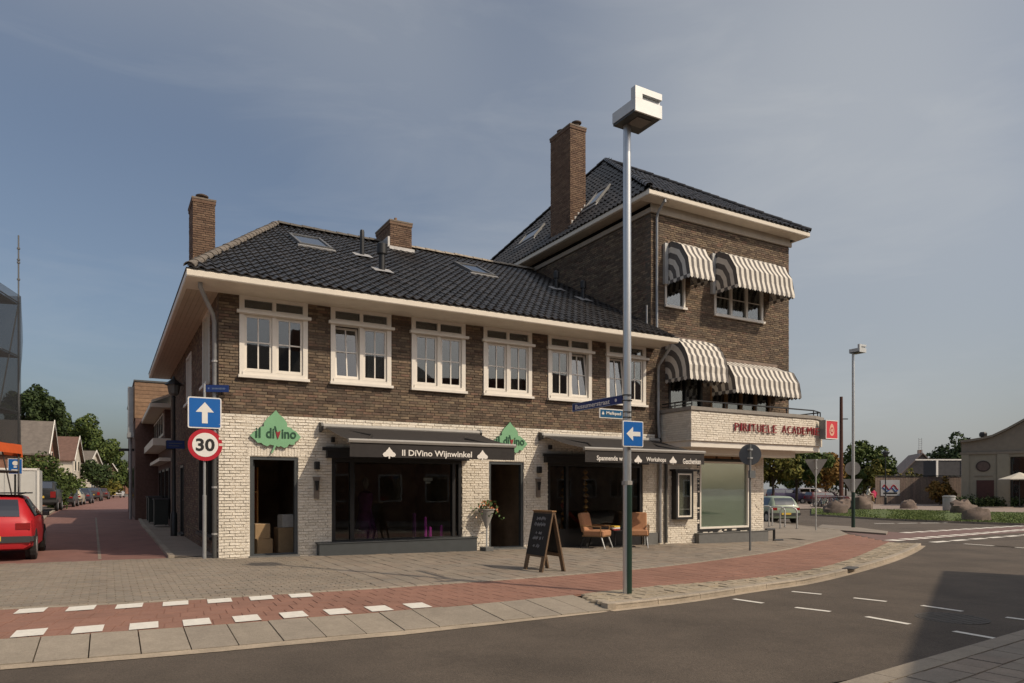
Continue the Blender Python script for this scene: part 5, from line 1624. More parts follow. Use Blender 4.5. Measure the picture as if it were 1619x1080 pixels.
t = thing('side_table', (10.3, -.5, gz(10.3)), 'small dark table with a yellow book between the lounge chairs', 'table')
z_ = gz(10.3)
k = MB(); k.disc((10.3,-.5,z_+.47), .22, 'z', .025, 20); k.build('table_top', M['black'], t)
k = MB(); k.tube([(10.3,-.5,z_+.01),(10.3,-.5,z_+.457)], .02, 8); k.disc((10.3,-.5,z_+.01), .16, 'z', .02, 16); k.build('pedestal', M['black'], t)
t = thing('book_pile', (10.25,-.55,z_+.4835), 'little pile of books with a yellow cover on the side table', 'books')
for i, (m_, a) in enumerate((('red_cloth', .1), ('sign_white', -.1), ('plate', .2))):
    k = MB(); k.cbox((10.25,-.55,z_+.484+i*.041), .24, .18, .04, a); k.build('book', M[m_], t)

# ================================================================== signs and posts on the right
def sign_back(px, d, z0, zc, shape, r, label, pole_r=.03, m='sign_back', pole=True, ztop=None):
    p = DG(px, d); x, y = p.x, p.y; zg = p.z
    fx = -(p-CAM).normalized(); ang = math.atan2(fx.y, fx.x)+R_(90)
    t = thing('traffic_sign', (x, y, zg), label, 'traffic sign')
    k = MB(); k.tube([(x,y,zg-.1),(x,y,zg+(ztop or zc+r))], pole_r, 10); k.build('pole', M['steel'] if m != 'sign_back' else mat('post_grey', (.20,.21,.21), .5, .1, metal=.3), t, smooth=True)
    k = MB()
    if shape == 'round': k.disc((0,0,0), r, 'y', .02, 32)
    else: k.prism([(-r,.5*r),(r,.5*r),(.06*r,-1.15*r),(-.06*r,-1.15*r)], 'y', -.01, .01)
    k.xform(Matrix.Translation((x-fx.x*-.0+0*.05, y, zg+zc)) @ Matrix.Rotation(ang, 4, 'Z') @ Matrix.Translation((0,.05,0)))
    k.build('sign_plate', M[m], t)
    k = MB()
    for dz in (-.4, .4): k.box(x-.05, x+.05, y-.05, y+.05, zg+zc+dz*r, zg+zc+dz*r+.04)
    k.build('bracket', M['steel'], t)
    return t
pr_ = G(1185, 870.5); d_rs = (pr_-CAM).dot(FWD)
t = sign_back(1186, d_rs, 0, 2.62, 'round', .29, 'round traffic sign seen from its dark back on a grey post before the corner window')
k = MB(); k.cbox((t.location.x, t.location.y-.06, t.location.z+1.98), .22, .06, .20); k.build('bracket_box', M['sign_back'], t)
pt_ = G(1290, 838.5); d_ts = (pt_-CAM).dot(FWD)
sign_back(1290, d_ts, 0, 2.82, 'tri', .46, 'triangular give-way sign seen from its grey back at the far kerb', m='alu', ztop=3.05)
ql = G(1349, 833.5); d_l = (ql-CAM).dot(FWD)
def plate_back(px, z, shape, r, label):
    p = DG(px, d_l+.10); fx = -(p-CAM).normalized(); ang = math.atan2(fx.y, fx.x)+R_(90)
    t = thing('sign_plate', (p.x, p.y, z), label, 'traffic sign')
    k = MB()
    if shape == 'round': k.disc((0,0,0), r, 'y', .02, 28)
    else: k.prism([(-r,.5*r),(r,.5*r),(.06*r,-1.15*r),(-.06*r,-1.15*r)], 'y', -.01, .01)
    T = Matrix.Translation((p.x, p.y, z)) @ Matrix.Rotation(ang, 4, 'Z')
    k.xform(T); k.build('plate', M['alu'], t)
    k = MB(); k.box(-.06, .06, -.10, -.012, -.02, .02); k.xform(T); k.build('bracket', M['steel'], t)
plate_back(1348, 2.42, 'round', .33, 'round sign back fixed to the farther street lamp')
plate_back(1348, 1.72, 'tri', .42, 'triangular sign back below the round one on the farther street lamp')
# hoop bollards
HB = [(1221, 831), (1241, 833.5), (1260, 836)]
for i, (px, py) in enumerate(HB):
    p = G(px, py); lab = ['hoop bollard nearest the shop wall, left of three', 'middle hoop bollard of the three beside the green car', 'hoop bollard nearest the give-way sign, right of three'][i]
    t = thing('hoop_bollard', p, lab, 'bollard', 'galvanised bent-tube bollards by the corner')
    k = MB(); dx, dy = -.25, .35
    k.tube([(p.x,p.y,p.z-.05),(p.x,p.y,p.z+.78),(p.x+dx*.12,p.y+dy*.12,p.z+.88),(p.x+dx*.4,p.y+dy*.4,p.z+.94),(p.x+dx*1.2,p.y+dy*1.2,p.z+.94),(p.x+dx*1.5,p.y+dy*1.5,p.z+.88),(p.x+dx*1.62,p.y+dy*1.62,p.z+.78),(p.x+dx*1.62,p.y+dy*1.62,p.z-.05)], .035, 8)
    k.build('tube', M['steel'], t, smooth=True)
    k = MB(); k.lathe([(.07,0),(.06,.02)], p, 10); k.build('foot_ring', M['iron'], t); k = MB(); k.lathe([(.07,0),(.06,.02)], (p.x+dx*1.62,p.y+dy*1.62,p.z), 10); k.build('foot_ring', M['iron'], t)
# ================================================================== vehicles
HATCH = [(0,.36,.74,.77,.88,.80),(.012,.27,.84,.88,.955,.84),(.05,.24,.87,1.10,.985,.80),(.115,.22,.885,1.31,1,.735),(.16,.20,.89,1.36,1,.72),(.30,.20,.89,1.385,1,.72),(.45,.20,.885,1.375,1,.72),(.55,.20,.88,1.30,1,.73),(.70,.20,.87,.925,1,.80),(.84,.21,.81,.86,.975,.80),(.95,.24,.69,.745,.91,.76),(1,.32,.54,.58,.80,.68)]
BOXY = [(0,.42,.92,.95,.92,.84),(.008,.32,.95,1.02,.97,.88),(.03,.30,.97,1.34,.99,.85),(.06,.28,.98,1.36,1,.83),(.16,.28,.98,1.38,1,.82),(.30,.28,.98,1.385,1,.82),(.52,.28,.97,1.37,1,.82),(.60,.28,.96,1.31,1,.83),(.70,.28,.94,1.0,1,.86),(.86,.29,.90,.95,.98,.86),(.96,.32,.80,.86,.93,.84),(1,.38,.62,.68,.86,.80)]
def paint_mat(name, col): return mat(name, col, .38, .05, 2, coat=.18)
def car(name, loc, heading, L, W, H, prof, paint, label, cat='car', group=None, detail=True, wheel=.30, plate=True):
    """heading: plan angle of the car's nose direction from +Y towards +X"""
    t = local(name, loc, -heading, label, cat, group)
    k = H/1.385
    st = [(y*L, a*k, b*k, c*k, d*W/2, e*W/2) for y, a, b, c, d, e in prof]
    def ringp(s):
        y, zb, zs, zr, ws, wr = s
        m_ = (zb+zs)/2
        h = [(0,zb),(ws*.82,zb),(ws*.97,zb+.07*k),(ws,m_),(ws*.985,zs),(wr,zr-.045*k),(wr*.86,zr-.006*k),(0,zr+.012*k)]
        return [(x,y,z) for x, z in h] + [(-x,y,z) for x, z in h[-2:0:-1]]
    rings = [ringp(s) for s in st]; n = len(rings[0])
    mb = MB(); vs = sum(rings, []); fs = []
    for i in range(len(rings)-1):
        for j in range(n):
            j2 = (j+1) % n; fs.append((i*n+j2, i*n+j, (i+1)*n+j, (i+1)*n+j2))
    fs.append(list(range(n))); fs.append([(len(rings)-1)*n+j for j in range(n-1,-1,-1)])
    mb.add(vs, fs); body = lbuild(mb, 'body', paint, t, smooth=True)
    def at(y):
        for a, b in zip(st, st[1:]):
            if a[0] <= y <= b[0]:
                q = (y-a[0])/(b[0]-a[0]); return [a[i]+(b[i]-a[i])*q for i in range(6)]
        return list(st[-1])
    def side(y, v, o=.006):
        s = at(y); x = s[4]*.985+(s[5]-s[4]*.985)*v; z = s[2]+(s[3]-.045*k-s[2])*v
        return (x+o, y, z+o*.4)
    def sidewin(y0, y1, nm):
        for sg in (-1, 1):
            g = MB(); m_ = 5
            for i in range(m_):
                a, b = y0+(y1-y0)*i/m_, y0+(y1-y0)*(i+1)/m_
                q = [side(a,.07), side(b,.07), side(b,.90), side(a,.90)]
                g.add([(sg*p[0],p[1],p[2]) for p in q], [(0,1,2,3) if sg > 0 else (3,2,1,0)])
            lbuild(g, nm, M['carglass'], t)
    def topwin(y0, y1, nm, wf, up):
        g = MB(); m_ = 4
        for i in range(m_):
            a, b = at(y0+(y1-y0)*i/m_), at(y0+(y1-y0)*(i+1)/m_)
            o = .007
            dy = -o if up else o
            P_ = lambda s, x: (x*s[5]*wf, s[0]+dy, s[3]+.012*k*(1-abs(x))+o)
            for xa, xb in ((-1,0),(0,1)):
                g.add([P_(a,xa),P_(a,xb),P_(b,xb),P_(b,xa)], [(0,1,2,3)])
        lbuild(g, nm, M['carglass'], t)
    box_ = prof is BOXY
    sidewin((.07 if box_ else .145)*L, (.34 if box_ else .375)*L, 'rear_side_window'); sidewin((.36 if box_ else .395)*L, .63*L, 'front_side_window')
    topwin((.0095 if box_ else .02)*L, (.029 if box_ else .105)*L, 'rear_window', .84, True); topwin((.605 if box_ else .56)*L, .69*L, 'windscreen', .86, False)
    for y in (.17*L, .80*L):
        for sg in (-1, 1):
            a = MB(); a.disc((sg*(W/2-.04), y, wheel*1.02), wheel*1.16, 'x', .088, 20); lbuild(a, 'wheel_arch', M['car_in'], t)
            w_ = MB(); w_.disc((sg*(W/2-.085), y, wheel), wheel, 'x', .19, 22); tyre = lbuild(w_, 'wheel', M['tyre'], t)
            r = MB(); r.disc((sg*(W/2+.013), y, wheel), wheel*.62, 'x', .008, 16); o = r.build('rim', M['rim'], None); o.parent = tyre
    s0 = at(.0); s1 = at(.012*L)
    for sg in (-1, 1):
        q = MB(); x0, x1 = sg*(W/2*.62), sg*(W/2*.93)
        q.box(min(x0,x1), max(x0,x1), -.012, .05*L, s1[2]-.17*k if not box_ else .62*k, s1[2]-.04*k if not box_ else .90*k); lbuild(q, 'tail_lamp', M['tail'], t)
        q = MB(); q.box(min(sg*W*.30,sg*W*.42), max(sg*W*.30,sg*W*.42), L*.955, L*.985, .56*k, .66*k); lbuild(q, 'headlight', M['chrome'], t)
        q = MB(); q.cbox((sg*(W/2+.06), L*.635, .88*k), .14, .08, .11, 0, .02); lbuild(q, 'wing_mirror', M['plastic'], t)
    q = MB(); q.box(-W/2*.93, W/2*.93, -.03, .03, .40*k, .53*k); q.box(-W/2*1.003, -W/2*.93, -.01, .10*L, .42*k, .52*k); q.box(W/2*.93, W/2*1.003, -.01, .10*L, .42*k, .52*k); lbuild(q, 'rear_bumper', M['plastic'], t)
    if plate:
        q = MB(); q.box(-.26, .26, -.036, -.031, .44*k, .54*k) if not box_ else q.box(-.26,.26,-.036,-.031,.60*k,.70*k); lbuild(q, 'number_plate', M['plate'], t)
    return t
red = car('red_hatchback', (-4.20, 1.45, -.018), R_(0), 3.7, 1.62, 1.38, HATCH, paint_mat('red_car_paint', (.50,.022,.030)), 'red hatchback seen from behind at the mouth of the side street')
k = MB()
for x in (-.52, .52): k.tube([(x,.55,1.40),(x,1.9,1.415)], .02, 6)
lbuild(k, 'roof_rail', M['plastic'], red)
k = MB(); k.box(-.70, .70, .42, 1.25, 1.405, 1.43); lbuild(k, 'sunroof', M['black'], red)
green = car('green_hatchback', DG(1243, 37.6, 0)+Vector((0,0,RZ)), R_(24), 3.45, 1.63, 1.46, HATCH, paint_mat('pale_green_paint', (.28,.34,.26)), 'small pale green car driving away round the corner on the right')
q = D(90, 772, 46); 
car('black_off_roader', (q.x-.95, q.y, 0), R_(2), 4.3, 1.9, 1.98, BOXY, paint_mat('black_paint_a', (.012,.013,.014)), 'tall black off-road car parked on the left of the side street', wheel=.37)
for i, (px, d, col, lab, pr_f, H_) in enumerate((
    (108, 56, (.02,.02,.022), 'dark hatchback parked just beyond the black off-road car', HATCH, 1.45),
    (121, 62, (.42,.38,.27), 'beige car parked third in the row along the side street', HATCH, 1.45),
    (136, 68, (.02,.025,.045), 'dark blue car parked beyond the beige one', HATCH, 1.5),
    (153, 82, (.05,.03,.03), 'dark car parked halfway down the side street under the tree', BOXY, 1.6),
    (166, 95, (.06,.022,.022), 'dark red car parked far down the side street', HATCH, 1.5),
    (186, 112, (.55,.55,.54), 'silver car standing at the far end of the side street', HATCH, 1.5))):
    p = D(px, 772, d)
    car('parked_car', (p.x-.5, p.y, 0), R_(4 if i < 5 else 12), 4.1, 1.72, H_, pr_f, paint_mat('car_paint_%d' % i, col), lab, 'car', 'cars parked along the side street')

# ================================================================== side street, right-hand side
# building with wood-clad upper box
t = thing('bay_building', (0, 14, 0), 'brick building with projecting bay and white fascias next to the shop in the side street', 'building')
B2 = mat('dark_red_brick', (.13,.075,.06), .9, .25, 8, .5, 40)
k = MB(); k.box(.05, 6, 13.6, 22, -.1, 3.15); k.box(-.12, 6, 14.6, 22, 3.45, 4.62); k.build('wall', B2, t)
k = MB(); k.box(-.66, 2.5, 13.95, 22, 4.62, 4.77); k.build('fascia', M['cream'], t)
k = MB(); k.box(-.62, 2.5, 13.96, 22, 4.60, 4.619); k.build('soffit', M['cream_soffit'], t)
k = MB(); k.box(-.55, 2.5, 14.2, 22, 3.16, 3.44); k.build('bay_band', M['cream'], t)
k = MB(); k.box(-.34, .6, 14.0, 14.2, 2.55, 2.68); k.box(-.34, .045, 14.2, 21, 2.55, 2.68); k.build('canopy', M['cream'], t)
r_ = MB(); r_.add([(-.62,14.0,4.78),(-.62,22,4.78),(1.6,22,5.75),(1.6,14.0,5.75)], [(0,3,2,1)]); rf = r_.build('roof', M['zinc'], t)
for i in range(13):
    y = 14.0+i*.32; k = MB(); k.add([(-.60,y,4.79),(-.60,y+.06,4.79),(1.6,y+.06,5.76),(1.6,y,5.76),(-.60,y,4.87),(-.60,y+.06,4.87),(1.6,y+.06,5.84),(1.6,y,5.84)], [(4,7,6,5),(0,4,5,1),(0,3,7,4),(1,5,6,2)]); k.build('roof_seam', M['lead'], rf)
k = MB(); k.add([(-.62,13.99,4.78),(1.6,13.99,5.75),(1.6,13.99,5.85),(-.62,13.99,4.88)], [(0,1,2,3)]); k.build('verge', M['cream'], t)
for i in range(5):
    w_ = MB(); y = 15.0+i*1.35; w_.box(-.16, -.121, y, y+1.1, 3.62, 4.5); w = w_.build('window', M['cream'], t)
    g = MB(); g.box(-.170, -.161, y+.08, y+1.02, 3.70, 4.42); g.build('pane', M['glass_up'], w)
for i in range(3):
    w_ = MB(); y = 14.3+i*2.3; w_.box(.0, .049, y, y+1.6, .3, 2.3); w = w_.build('window', M['black'], t)
    g = MB(); g.box(-.01, -.0005, y+.1, y+1.5, .4, 2.2); g.build('pane', M['glass_up'], w)
t = thing('clad_building', (0, 23, 0), 'taller block with horizontal timber cladding on top farther down the side street', 'building')
k = MB(); k.box(-.92, 7, 22.01, 36, -.1, 4.85); k.build('wall', B2, t)
k = MB(); k.box(-.90, 7, 22.03, 36, 4.85, 6.62); cl_ = k.build('upper_box', M['mortar_brown'], t)
wc = mat('timber_cladding', (.25,.15,.085), .75, .25, 5, rnd=[(.22,.13,.075),(.28,.17,.10),(.19,.115,.07),(.26,.15,.085)])
for i in range(9):
    z = 4.87+i*.193
    k = MB(); k.box(-.95, 7, 22.0, 22.028, z, z+.180); k.build('cladding_board', wc, cl_)
    k = MB(); k.box(-.95, -.921, 22.03, 36, z, z+.180); k.build('cladding_board', wc, cl_)
k = MB(); k.box(-.99, 7.02, 21.96, 36.02, 6.62, 6.70); k.build('roof_edge', M['pipe_dark'], t)
k = MB(); k.box(-1.22, -1.0, 22.4, 23.2, 4.2, 6.4); k.box(-1.25,-.98,22.3,23.3,3.95,4.19); k.tube([(-1.1,22.6,3.95),(-1.1,22.6,0)], .06, 8); k.build('duct', M['zinc'], t)
k = MB(); k.box(-1.6, -.93, 23.5, 23.8, 3.35, 3.47); k.build('wall_arm', M['black'], t)
for i in range(4):
    w_ = MB(); y = 23.5+i*3; w_.box(-.95, -.921, y, y+1.4, .9, 2.6); w = w_.build('window', M['black'], t)
    g = MB(); g.box(-.96, -.951, y+.1, y+1.3, 1.0, 2.5); g.build('pane', M['glass_up'], w)
# lantern
LN = (-.27, 8.1)
t = thing('street_lantern', (*LN, 0), 'black classic street lantern standing in the shaded side street', 'street lamp')
k = MB(); k.lathe([(.10,0),(.10,.7),(.075,.74),(.06,.8),(.045,4.3),(.06,4.33),(.03,4.4)], (*LN,0), 12); k.build('post', M['pole_dark'], t, smooth=True)
k = MB(); k.lathe([(.08,4.38),(.15,4.46),(.19,4.72)], (*LN,0), 8); k.build('glass_body', mat('lantern_glass', (.16,.16,.15), .3, .1), t)
k = MB(); k.lathe([(.27,4.72),(.24,4.76),(.12,4.86),(.05,4.92),(.02,5.0)], (*LN,0), 8); k.build('cap', M['pole_dark'], t)
k = MB(); k.box(-.50, -.28, 8.04, 8.06, 2.7, 2.97); k.build('sign_bracket', M['pole_dark'], t)
t = thing('blue_street_sign', (-.1, 7.7, 2.7), 'dim blue plate sign beside the lantern in the side street', 'street sign')
k = MB(); k.box(-.50, .0, 7.70, 7.715, 2.72, 2.97); k.build('plate', M['name_blue'], t)
k = MB(); k.box(-.44, -.06, 7.696, 7.6995, 2.87, 2.89); k.box(-.44, -.15, 7.696, 7.6995, 2.79, 2.81); k.build('line_print', M['sign_back'], t)
for i, (x, y, h, l) in enumerate(((-.28,14.2,1.05,'dark wheelie bin nearest the lantern against the side wall'), (-.35,16.8,1.1,'dark wheelie bin, middle one in the side street'), (-.32,19.0,1.1,'dark wheelie bin, farthest along the side street'))):
    t = thing('wheelie_bin', (x, y, .05), l, 'bin', 'dark wheelie bins in the side street')
    k = MB(); k.prism([(x-.24,y-.28),(x+.24,y-.28),(x+.24,y+.28),(x-.24,y+.28)], 'z', .10, h); k.build('body', mat('bin_dark_%d' % i, (.018,.024,.02), .6, .1), t)
    k = MB(); k.box(x-.27, x+.27, y-.32, y+.31, h+.001, h+.06); k.build('lid', M['plastic'], t)
    for s in (-1, 1):
        q_ = MB(); q_.disc((x+s*.2, y+.28, .15), .1, 'x', .05, 12); q_.build('wheel', M['tyre'], t)

# ================================================================== side street, left-hand side
def gable_house(loc, rz, Wd, Dp, ze, zr, wall, roofm, label, front_white=False, chim=True, storeys=2):
    """gable faces local +X at x=0; ridge runs along X; width along Y"""
    t = local('gable_house', loc, rz, label, 'house', 'gabled houses along the side street')
    w = MB(); w.add([(0,-Wd/2,0),(0,Wd/2,0),(0,Wd/2,ze),(0,0,zr),(0,-Wd/2,ze),(-Dp,-Wd/2,0),(-Dp,Wd/2,0),(-Dp,Wd/2,ze),(-Dp,0,zr),(-Dp,-Wd/2,ze)],
        [(0,1,2,3,4),(9,8,7,6,5),(5,0,4,9),(1,6,7,2)]); lbuild(w, 'wall', wall, t)
    o = .35; s = (zr-ze)/(Wd/2); r = MB()
    for sg in (-1, 1):
        a = [(o,sg*(Wd/2+o),ze-s*o),(o,0,zr+.02),(-Dp-o,0,zr+.02),(-Dp-o,sg*(Wd/2+o),ze-s*o)]
        b = [(x,y,z+.14) for x, y, z in a]
        r.add(a+b, [(0,1,2,3),(7,6,5,4),(0,4,5,1),(3,2,6,7),(0,3,7,4)])
    lbuild(r, 'roof', roofm, t)
    bb_ = MB()
    for sg in (-1, 1):
        bb_.add([(o+.03,sg*(Wd/2+o+.05),ze-s*o-.15),(o+.03,0,zr+.0),(o+.03,0,zr+.30),(o+.03,sg*(Wd/2+o+.05),ze-s*o+.16)], [(0,1,2,3) if sg < 0 else (3,2,1,0)])
        bb_.add([(o-.03,sg*(Wd/2+o+.05),ze-s*o-.15),(o-.03,0,zr+.0),(o-.03,0,zr+.30),(o-.03,sg*(Wd/2+o+.05),ze-s*o+.16)], [(3,2,1,0) if sg < 0 else (0,1,2,3)])
        bb_.add([(o+.03,sg*(Wd/2+o+.05),ze-s*o+.16),(o+.03,0,zr+.30),(o-.03,0,zr+.30),(o-.03,sg*(Wd/2+o+.05),ze-s*o+.16)], [(0,1,2,3)])
    lbuild(bb_, 'bargeboard', M['white'], t)
    for (y, z, ww, hh) in ((-Wd*.22,.9,1.1,1.5),(Wd*.22,.9,1.1,1.5),(-Wd*.18,3.5,1.0,1.3),(Wd*.18,3.5,1.0,1.3)):
        f = MB(); f.box(.002,.05,y-ww/2,y+ww/2,z,z+hh); w_ = lbuild(f, 'window', M['white'], t)
        g = MB(); g.box(.051,.058,y-ww/2+.1,y+ww/2-.1,z+.1,z+hh-.1); p_ = g.build('pane', M['glass_up'], None); p_.parent = w_
    for x in (-Dp*.3, -Dp*.65):
        f = MB(); f.box(x-.55,x+.55,-Wd/2-.05,-Wd/2-.002,1.0,2.4); w_ = lbuild(f, 'window', M['white'], t)
        g = MB(); g.box(x-.45,x+.45,-Wd/2-.058,-Wd/2-.051,1.1,2.3); p_ = g.build('pane', M['glass_up'], None); p_.parent = w_
    f = MB(); f.box(.002,.06,-.45,.45,0,2.1); lbuild(f, 'door', M['anthracite'], t)
    if chim:
        c = MB(); c.box(-Dp*.5-.3,-Dp*.5+.3,-.3,.3,zr-.4,zr+1.0); c.box(-Dp*.5-.35,-Dp*.5+.35,-.35,.35,zr+1.001,zr+1.1); lbuild(c, 'chimney', B2, t)
    return t
brickA = mat('house_brick_red', (.24,.12,.08), .9, .22, 4, .4, 30); plasterW = mat('house_plaster', (.62,.57,.48), .8, .08, 2); brickC = mat('house_brick_tan', (.33,.22,.15), .9, .2, 4)
roofG = mat('grey_slates', (.16,.135,.115), .8, .22, 3, .6, 8); roofR = mat('brown_tiles', (.15,.085,.065), .85, .22, 3, .6, 8)
p = D(79, 772, 62); gable_house((p.x, p.y, 0), R_(-2), 7.4, 12, 4.5, 7.25, brickA, roofG, 'brick gabled house with grey roof and white bargeboard, nearest on the left')
p = D(121, 772, 84); gable_house((p.x, p.y, 0), R_(-6), 6.6, 12, 4.9, 7.5, plasterW, roofR, 'white gabled house with brown roof, second on the left')
p = D(149, 772, 108); gable_house((p.x, p.y, 0), R_(-12), 7, 14, 5.2, 7.1, plasterW, roofG, 'pale plastered house behind the street tree on the left', chim=False)
p = D(172, 772, 135); gable_house((p.x, p.y, 0), R_(-16), 8, 16, 5.0, 6.6, brickC, roofG, 'tan brick house far down the street with pale trim', chim=False)
p = D(186, 772, 165); gable_house((p.x, p.y, 0), R_(-16), 8, 14, 4.6, 6.4, plasterW, roofR, 'cream house near the far end of the street', chim=False)
p = D(232, 772, 190); gable_house((p.x, p.y, 0), R_(-95), 14, 12, 5.2, 9.0, brickA, roofR, 'broad dark-roofed house closing the far end of the street', chim=False)
# scaffolding with netting at the left edge
t = thing('scaffold', (-4.8, 14.3, 0), 'scaffold tower wrapped in dark netting at the left edge', 'scaffold')
SA = Vector((-4.8, 14.3)); sd = Vector((.24, .97)).normalized(); sn = Vector((-sd.y, sd.x))
net = bpy.data.materials.new('scaffold_netting'); net.use_nodes = True
nn2 = net.node_tree; nb_ = nn2.nodes['Principled BSDF']; nb_.inputs['Base Color'].default_value = (.035,.038,.042,1); nb_.inputs['Roughness'].default_value = .9
tr = nn2.nodes.new('ShaderNodeBsdfTransparent'); ms = nn2.nodes.new('ShaderNodeMixShader'); ms.inputs[0].default_value = .60
nn2.links.new(tr.outputs[0], ms.inputs[1]); nn2.links.new(nb_.outputs[0], ms.inputs[2]); nn2.links.new(ms.outputs[0], nn2.nodes['Material Output'].inputs[0])
def sp_(s, o, z): q = SA - sd*s + sn*o; return (q.x, q.y, z)
steelD = mat('scaffold_steel', (.16,.16,.16), .5, .15, metal=.4)
for i in range(5):
    for o in (0, 1.1):
        k = MB(); k.tube([sp_(i*2.0+.05, o, 0), sp_(i*2.0+.05, o, 8.3)], .03, 6); k.build('standard', steelD, t)
for z in (2.1, 4.2, 6.2, 8.1):
    k = MB(); k.tube([sp_(0, 0, z), sp_(8, 0, z)], .025, 6); k.tube([sp_(0, 1.1, z), sp_(8, 1.1, z)], .025, 6); k.build('ledger', steelD, t)
    k = MB(); k.add([sp_(0,.05,z-.06), sp_(8,.05,z-.06), sp_(8,1.05,z-.06), sp_(0,1.05,z-.06), sp_(0,.05,z-.02), sp_(8,.05,z-.02), sp_(8,1.05,z-.02), sp_(0,1.05,z-.02)], [(0,3,2,1),(4,5,6,7),(0,1,5,4),(1,2,6,5),(2,3,7,6),(3,0,4,7)]); k.build('deck', M['wood_grey'], t)
for i in range(4):
    k = MB(); k.tube([sp_(i*2.0, .03, .2+i*1.0), sp_(i*2.0+2, .03, 4.0+i*.8)], .022, 6); k.tube([sp_(i*2.0+2, .03, 3.2), sp_(i*2.0, .03, 8.0)], .022, 6); k.build('brace', steelD, t)
k = MB(); nz, ns = 10, 10; vs = []; fs = []
for i in range(ns+1):
    for j in range(nz+1):
        b_ = .08*math.sin(i*1.7+j*.6)*math.sin(math.pi*j/nz)
        vs.append(sp_(i*.8, -.06+b_, 3.0+5.35*j/nz))
for i in range(ns):
    for j in range(nz): fs.append((i*(nz+1)+j, (i+1)*(nz+1)+j, (i+1)*(nz+1)+j+1, i*(nz+1)+j+1))
k.add(vs, fs); k.add([sp_(-.03,-.05,3.0), sp_(-.03,1.15,3.0), sp_(-.03,1.15,8.35), sp_(-.03,-.05,8.35)], [(0,1,2,3)]); k.build('netting', net, t, smooth=True)
k = MB(); k.add([sp_(0,-.10,2.72), sp_(8,-.10,2.72), sp_(8,-.06,3.05), sp_(0,-.06,3.05)], [(0,1,2,3)]); k.add([sp_(-.05,-.1,2.6), sp_(-.05,.5,2.7), sp_(-.05,.5,3.0), sp_(-.05,-.06,3.05)], [(0,1,2,3)]); k.build('orange_sheet', mat('orange_tarp', (.75,.13,.03), .7, .12, 2), t)
k = MB(); k.tube([sp_(.05,.0,8.3), sp_(.05,0,10.5)], .025, 6)
for z in (8.9, 9.5, 9.6, 10.0): k.lathe([(.05,0),(.05,.06)], sp_(.05,0,z), 6)
k.build('mast', steelD, t)
# house behind the scaffold
p = SA - sd*4 + sn*5.5
t = local('scaffolded_house', (p.x, p.y, 0), math.atan2(sd.y, sd.x), 'brick house wall behind the netted scaffold at the left edge', 'house')
k = MB(); k.box(-6, 4, -4, 4, 0, 7.6); lbuild(k, 'wall', brickA, t)
k = MB(); k.add([(-6.3,-4.3,7.6),(4.3,-4.3,7.6),(4.3,4.3,7.6),(-6.3,4.3,7.6),(-6.3,0,10.2),(4.3,0,10.2)], [(0,1,5,4),(2,3,4,5),(1,2,5),(3,0,4)]); lbuild(k, 'roof', roofG, t)
# white site cabin
p = D(28, 772, 40)
t = local('site_cabin', (p.x-.2, p.y, 0), R_(2), 'white steel site cabin standing behind the red car', 'cabin')
k = MB(); k.box(-2.6, 1.25, -1.2, 3.5, .12, 2.55); lbuild(k, 'shell', mat('cabin_white', (.56,.56,.54), .6, .06, 2), t)
for i in range(6):
    k = MB(); x = -2.5+i*.72; k.box(x, x+.04, -1.222, -1.201, .15, 2.5); lbuild(k, 'rib', M['steel_white'], t)
k = MB(); k.box(1.16, 1.27, -1.24, -1.14, .1, 2.6); k.box(-2.65, 1.27, -1.24, -1.201, 2.5, 2.62); lbuild(k, 'corner_post', M['sign_white'], t)
k = MB(); k.box(-2.6, 1.2, -1.1, 3.4, 0, .119); lbuild(k, 'base_frame', M['iron'], t)
# blue sign on a post
p = D(24, 772, 27)
t = thing('parking_sign', (p.x, p.y, 0), 'square blue traffic sign on a thin dark post behind the red car', 'traffic sign')
k = MB(); k.tube([(p.x,p.y,0),(p.x,p.y,3.0)], .035, 8); k.build('pole', M['pole_dark'], t)
fx = -(p-CAM).normalized(); an_ = math.atan2(fx.y, fx.x)+R_(90); T = Matrix.Translation((p.x,p.y,2.34)) @ Matrix.Rotation(an_,4,'Z')
k = MB(); k.box(-.23,.23,-.07,-.045,-.30,.30); k.xform(T); k.build('plate', M['sign_white'], t)
k = MB(); k.box(-.21,.21,-.074,-.0705,-.28,.28); k.xform(T); k.build('blue_face', M['sign_blue'], t)
k = MB(); k.box(-.12,.12,-.078,-.0745,-.20,-.12); k.box(-.05,.05,-.078,-.0745,-.05,.0); k.disc((0,-.076,.12), .09, 'y', .003, 14); k.xform(T); k.build('symbol', M['sign_white'], t)

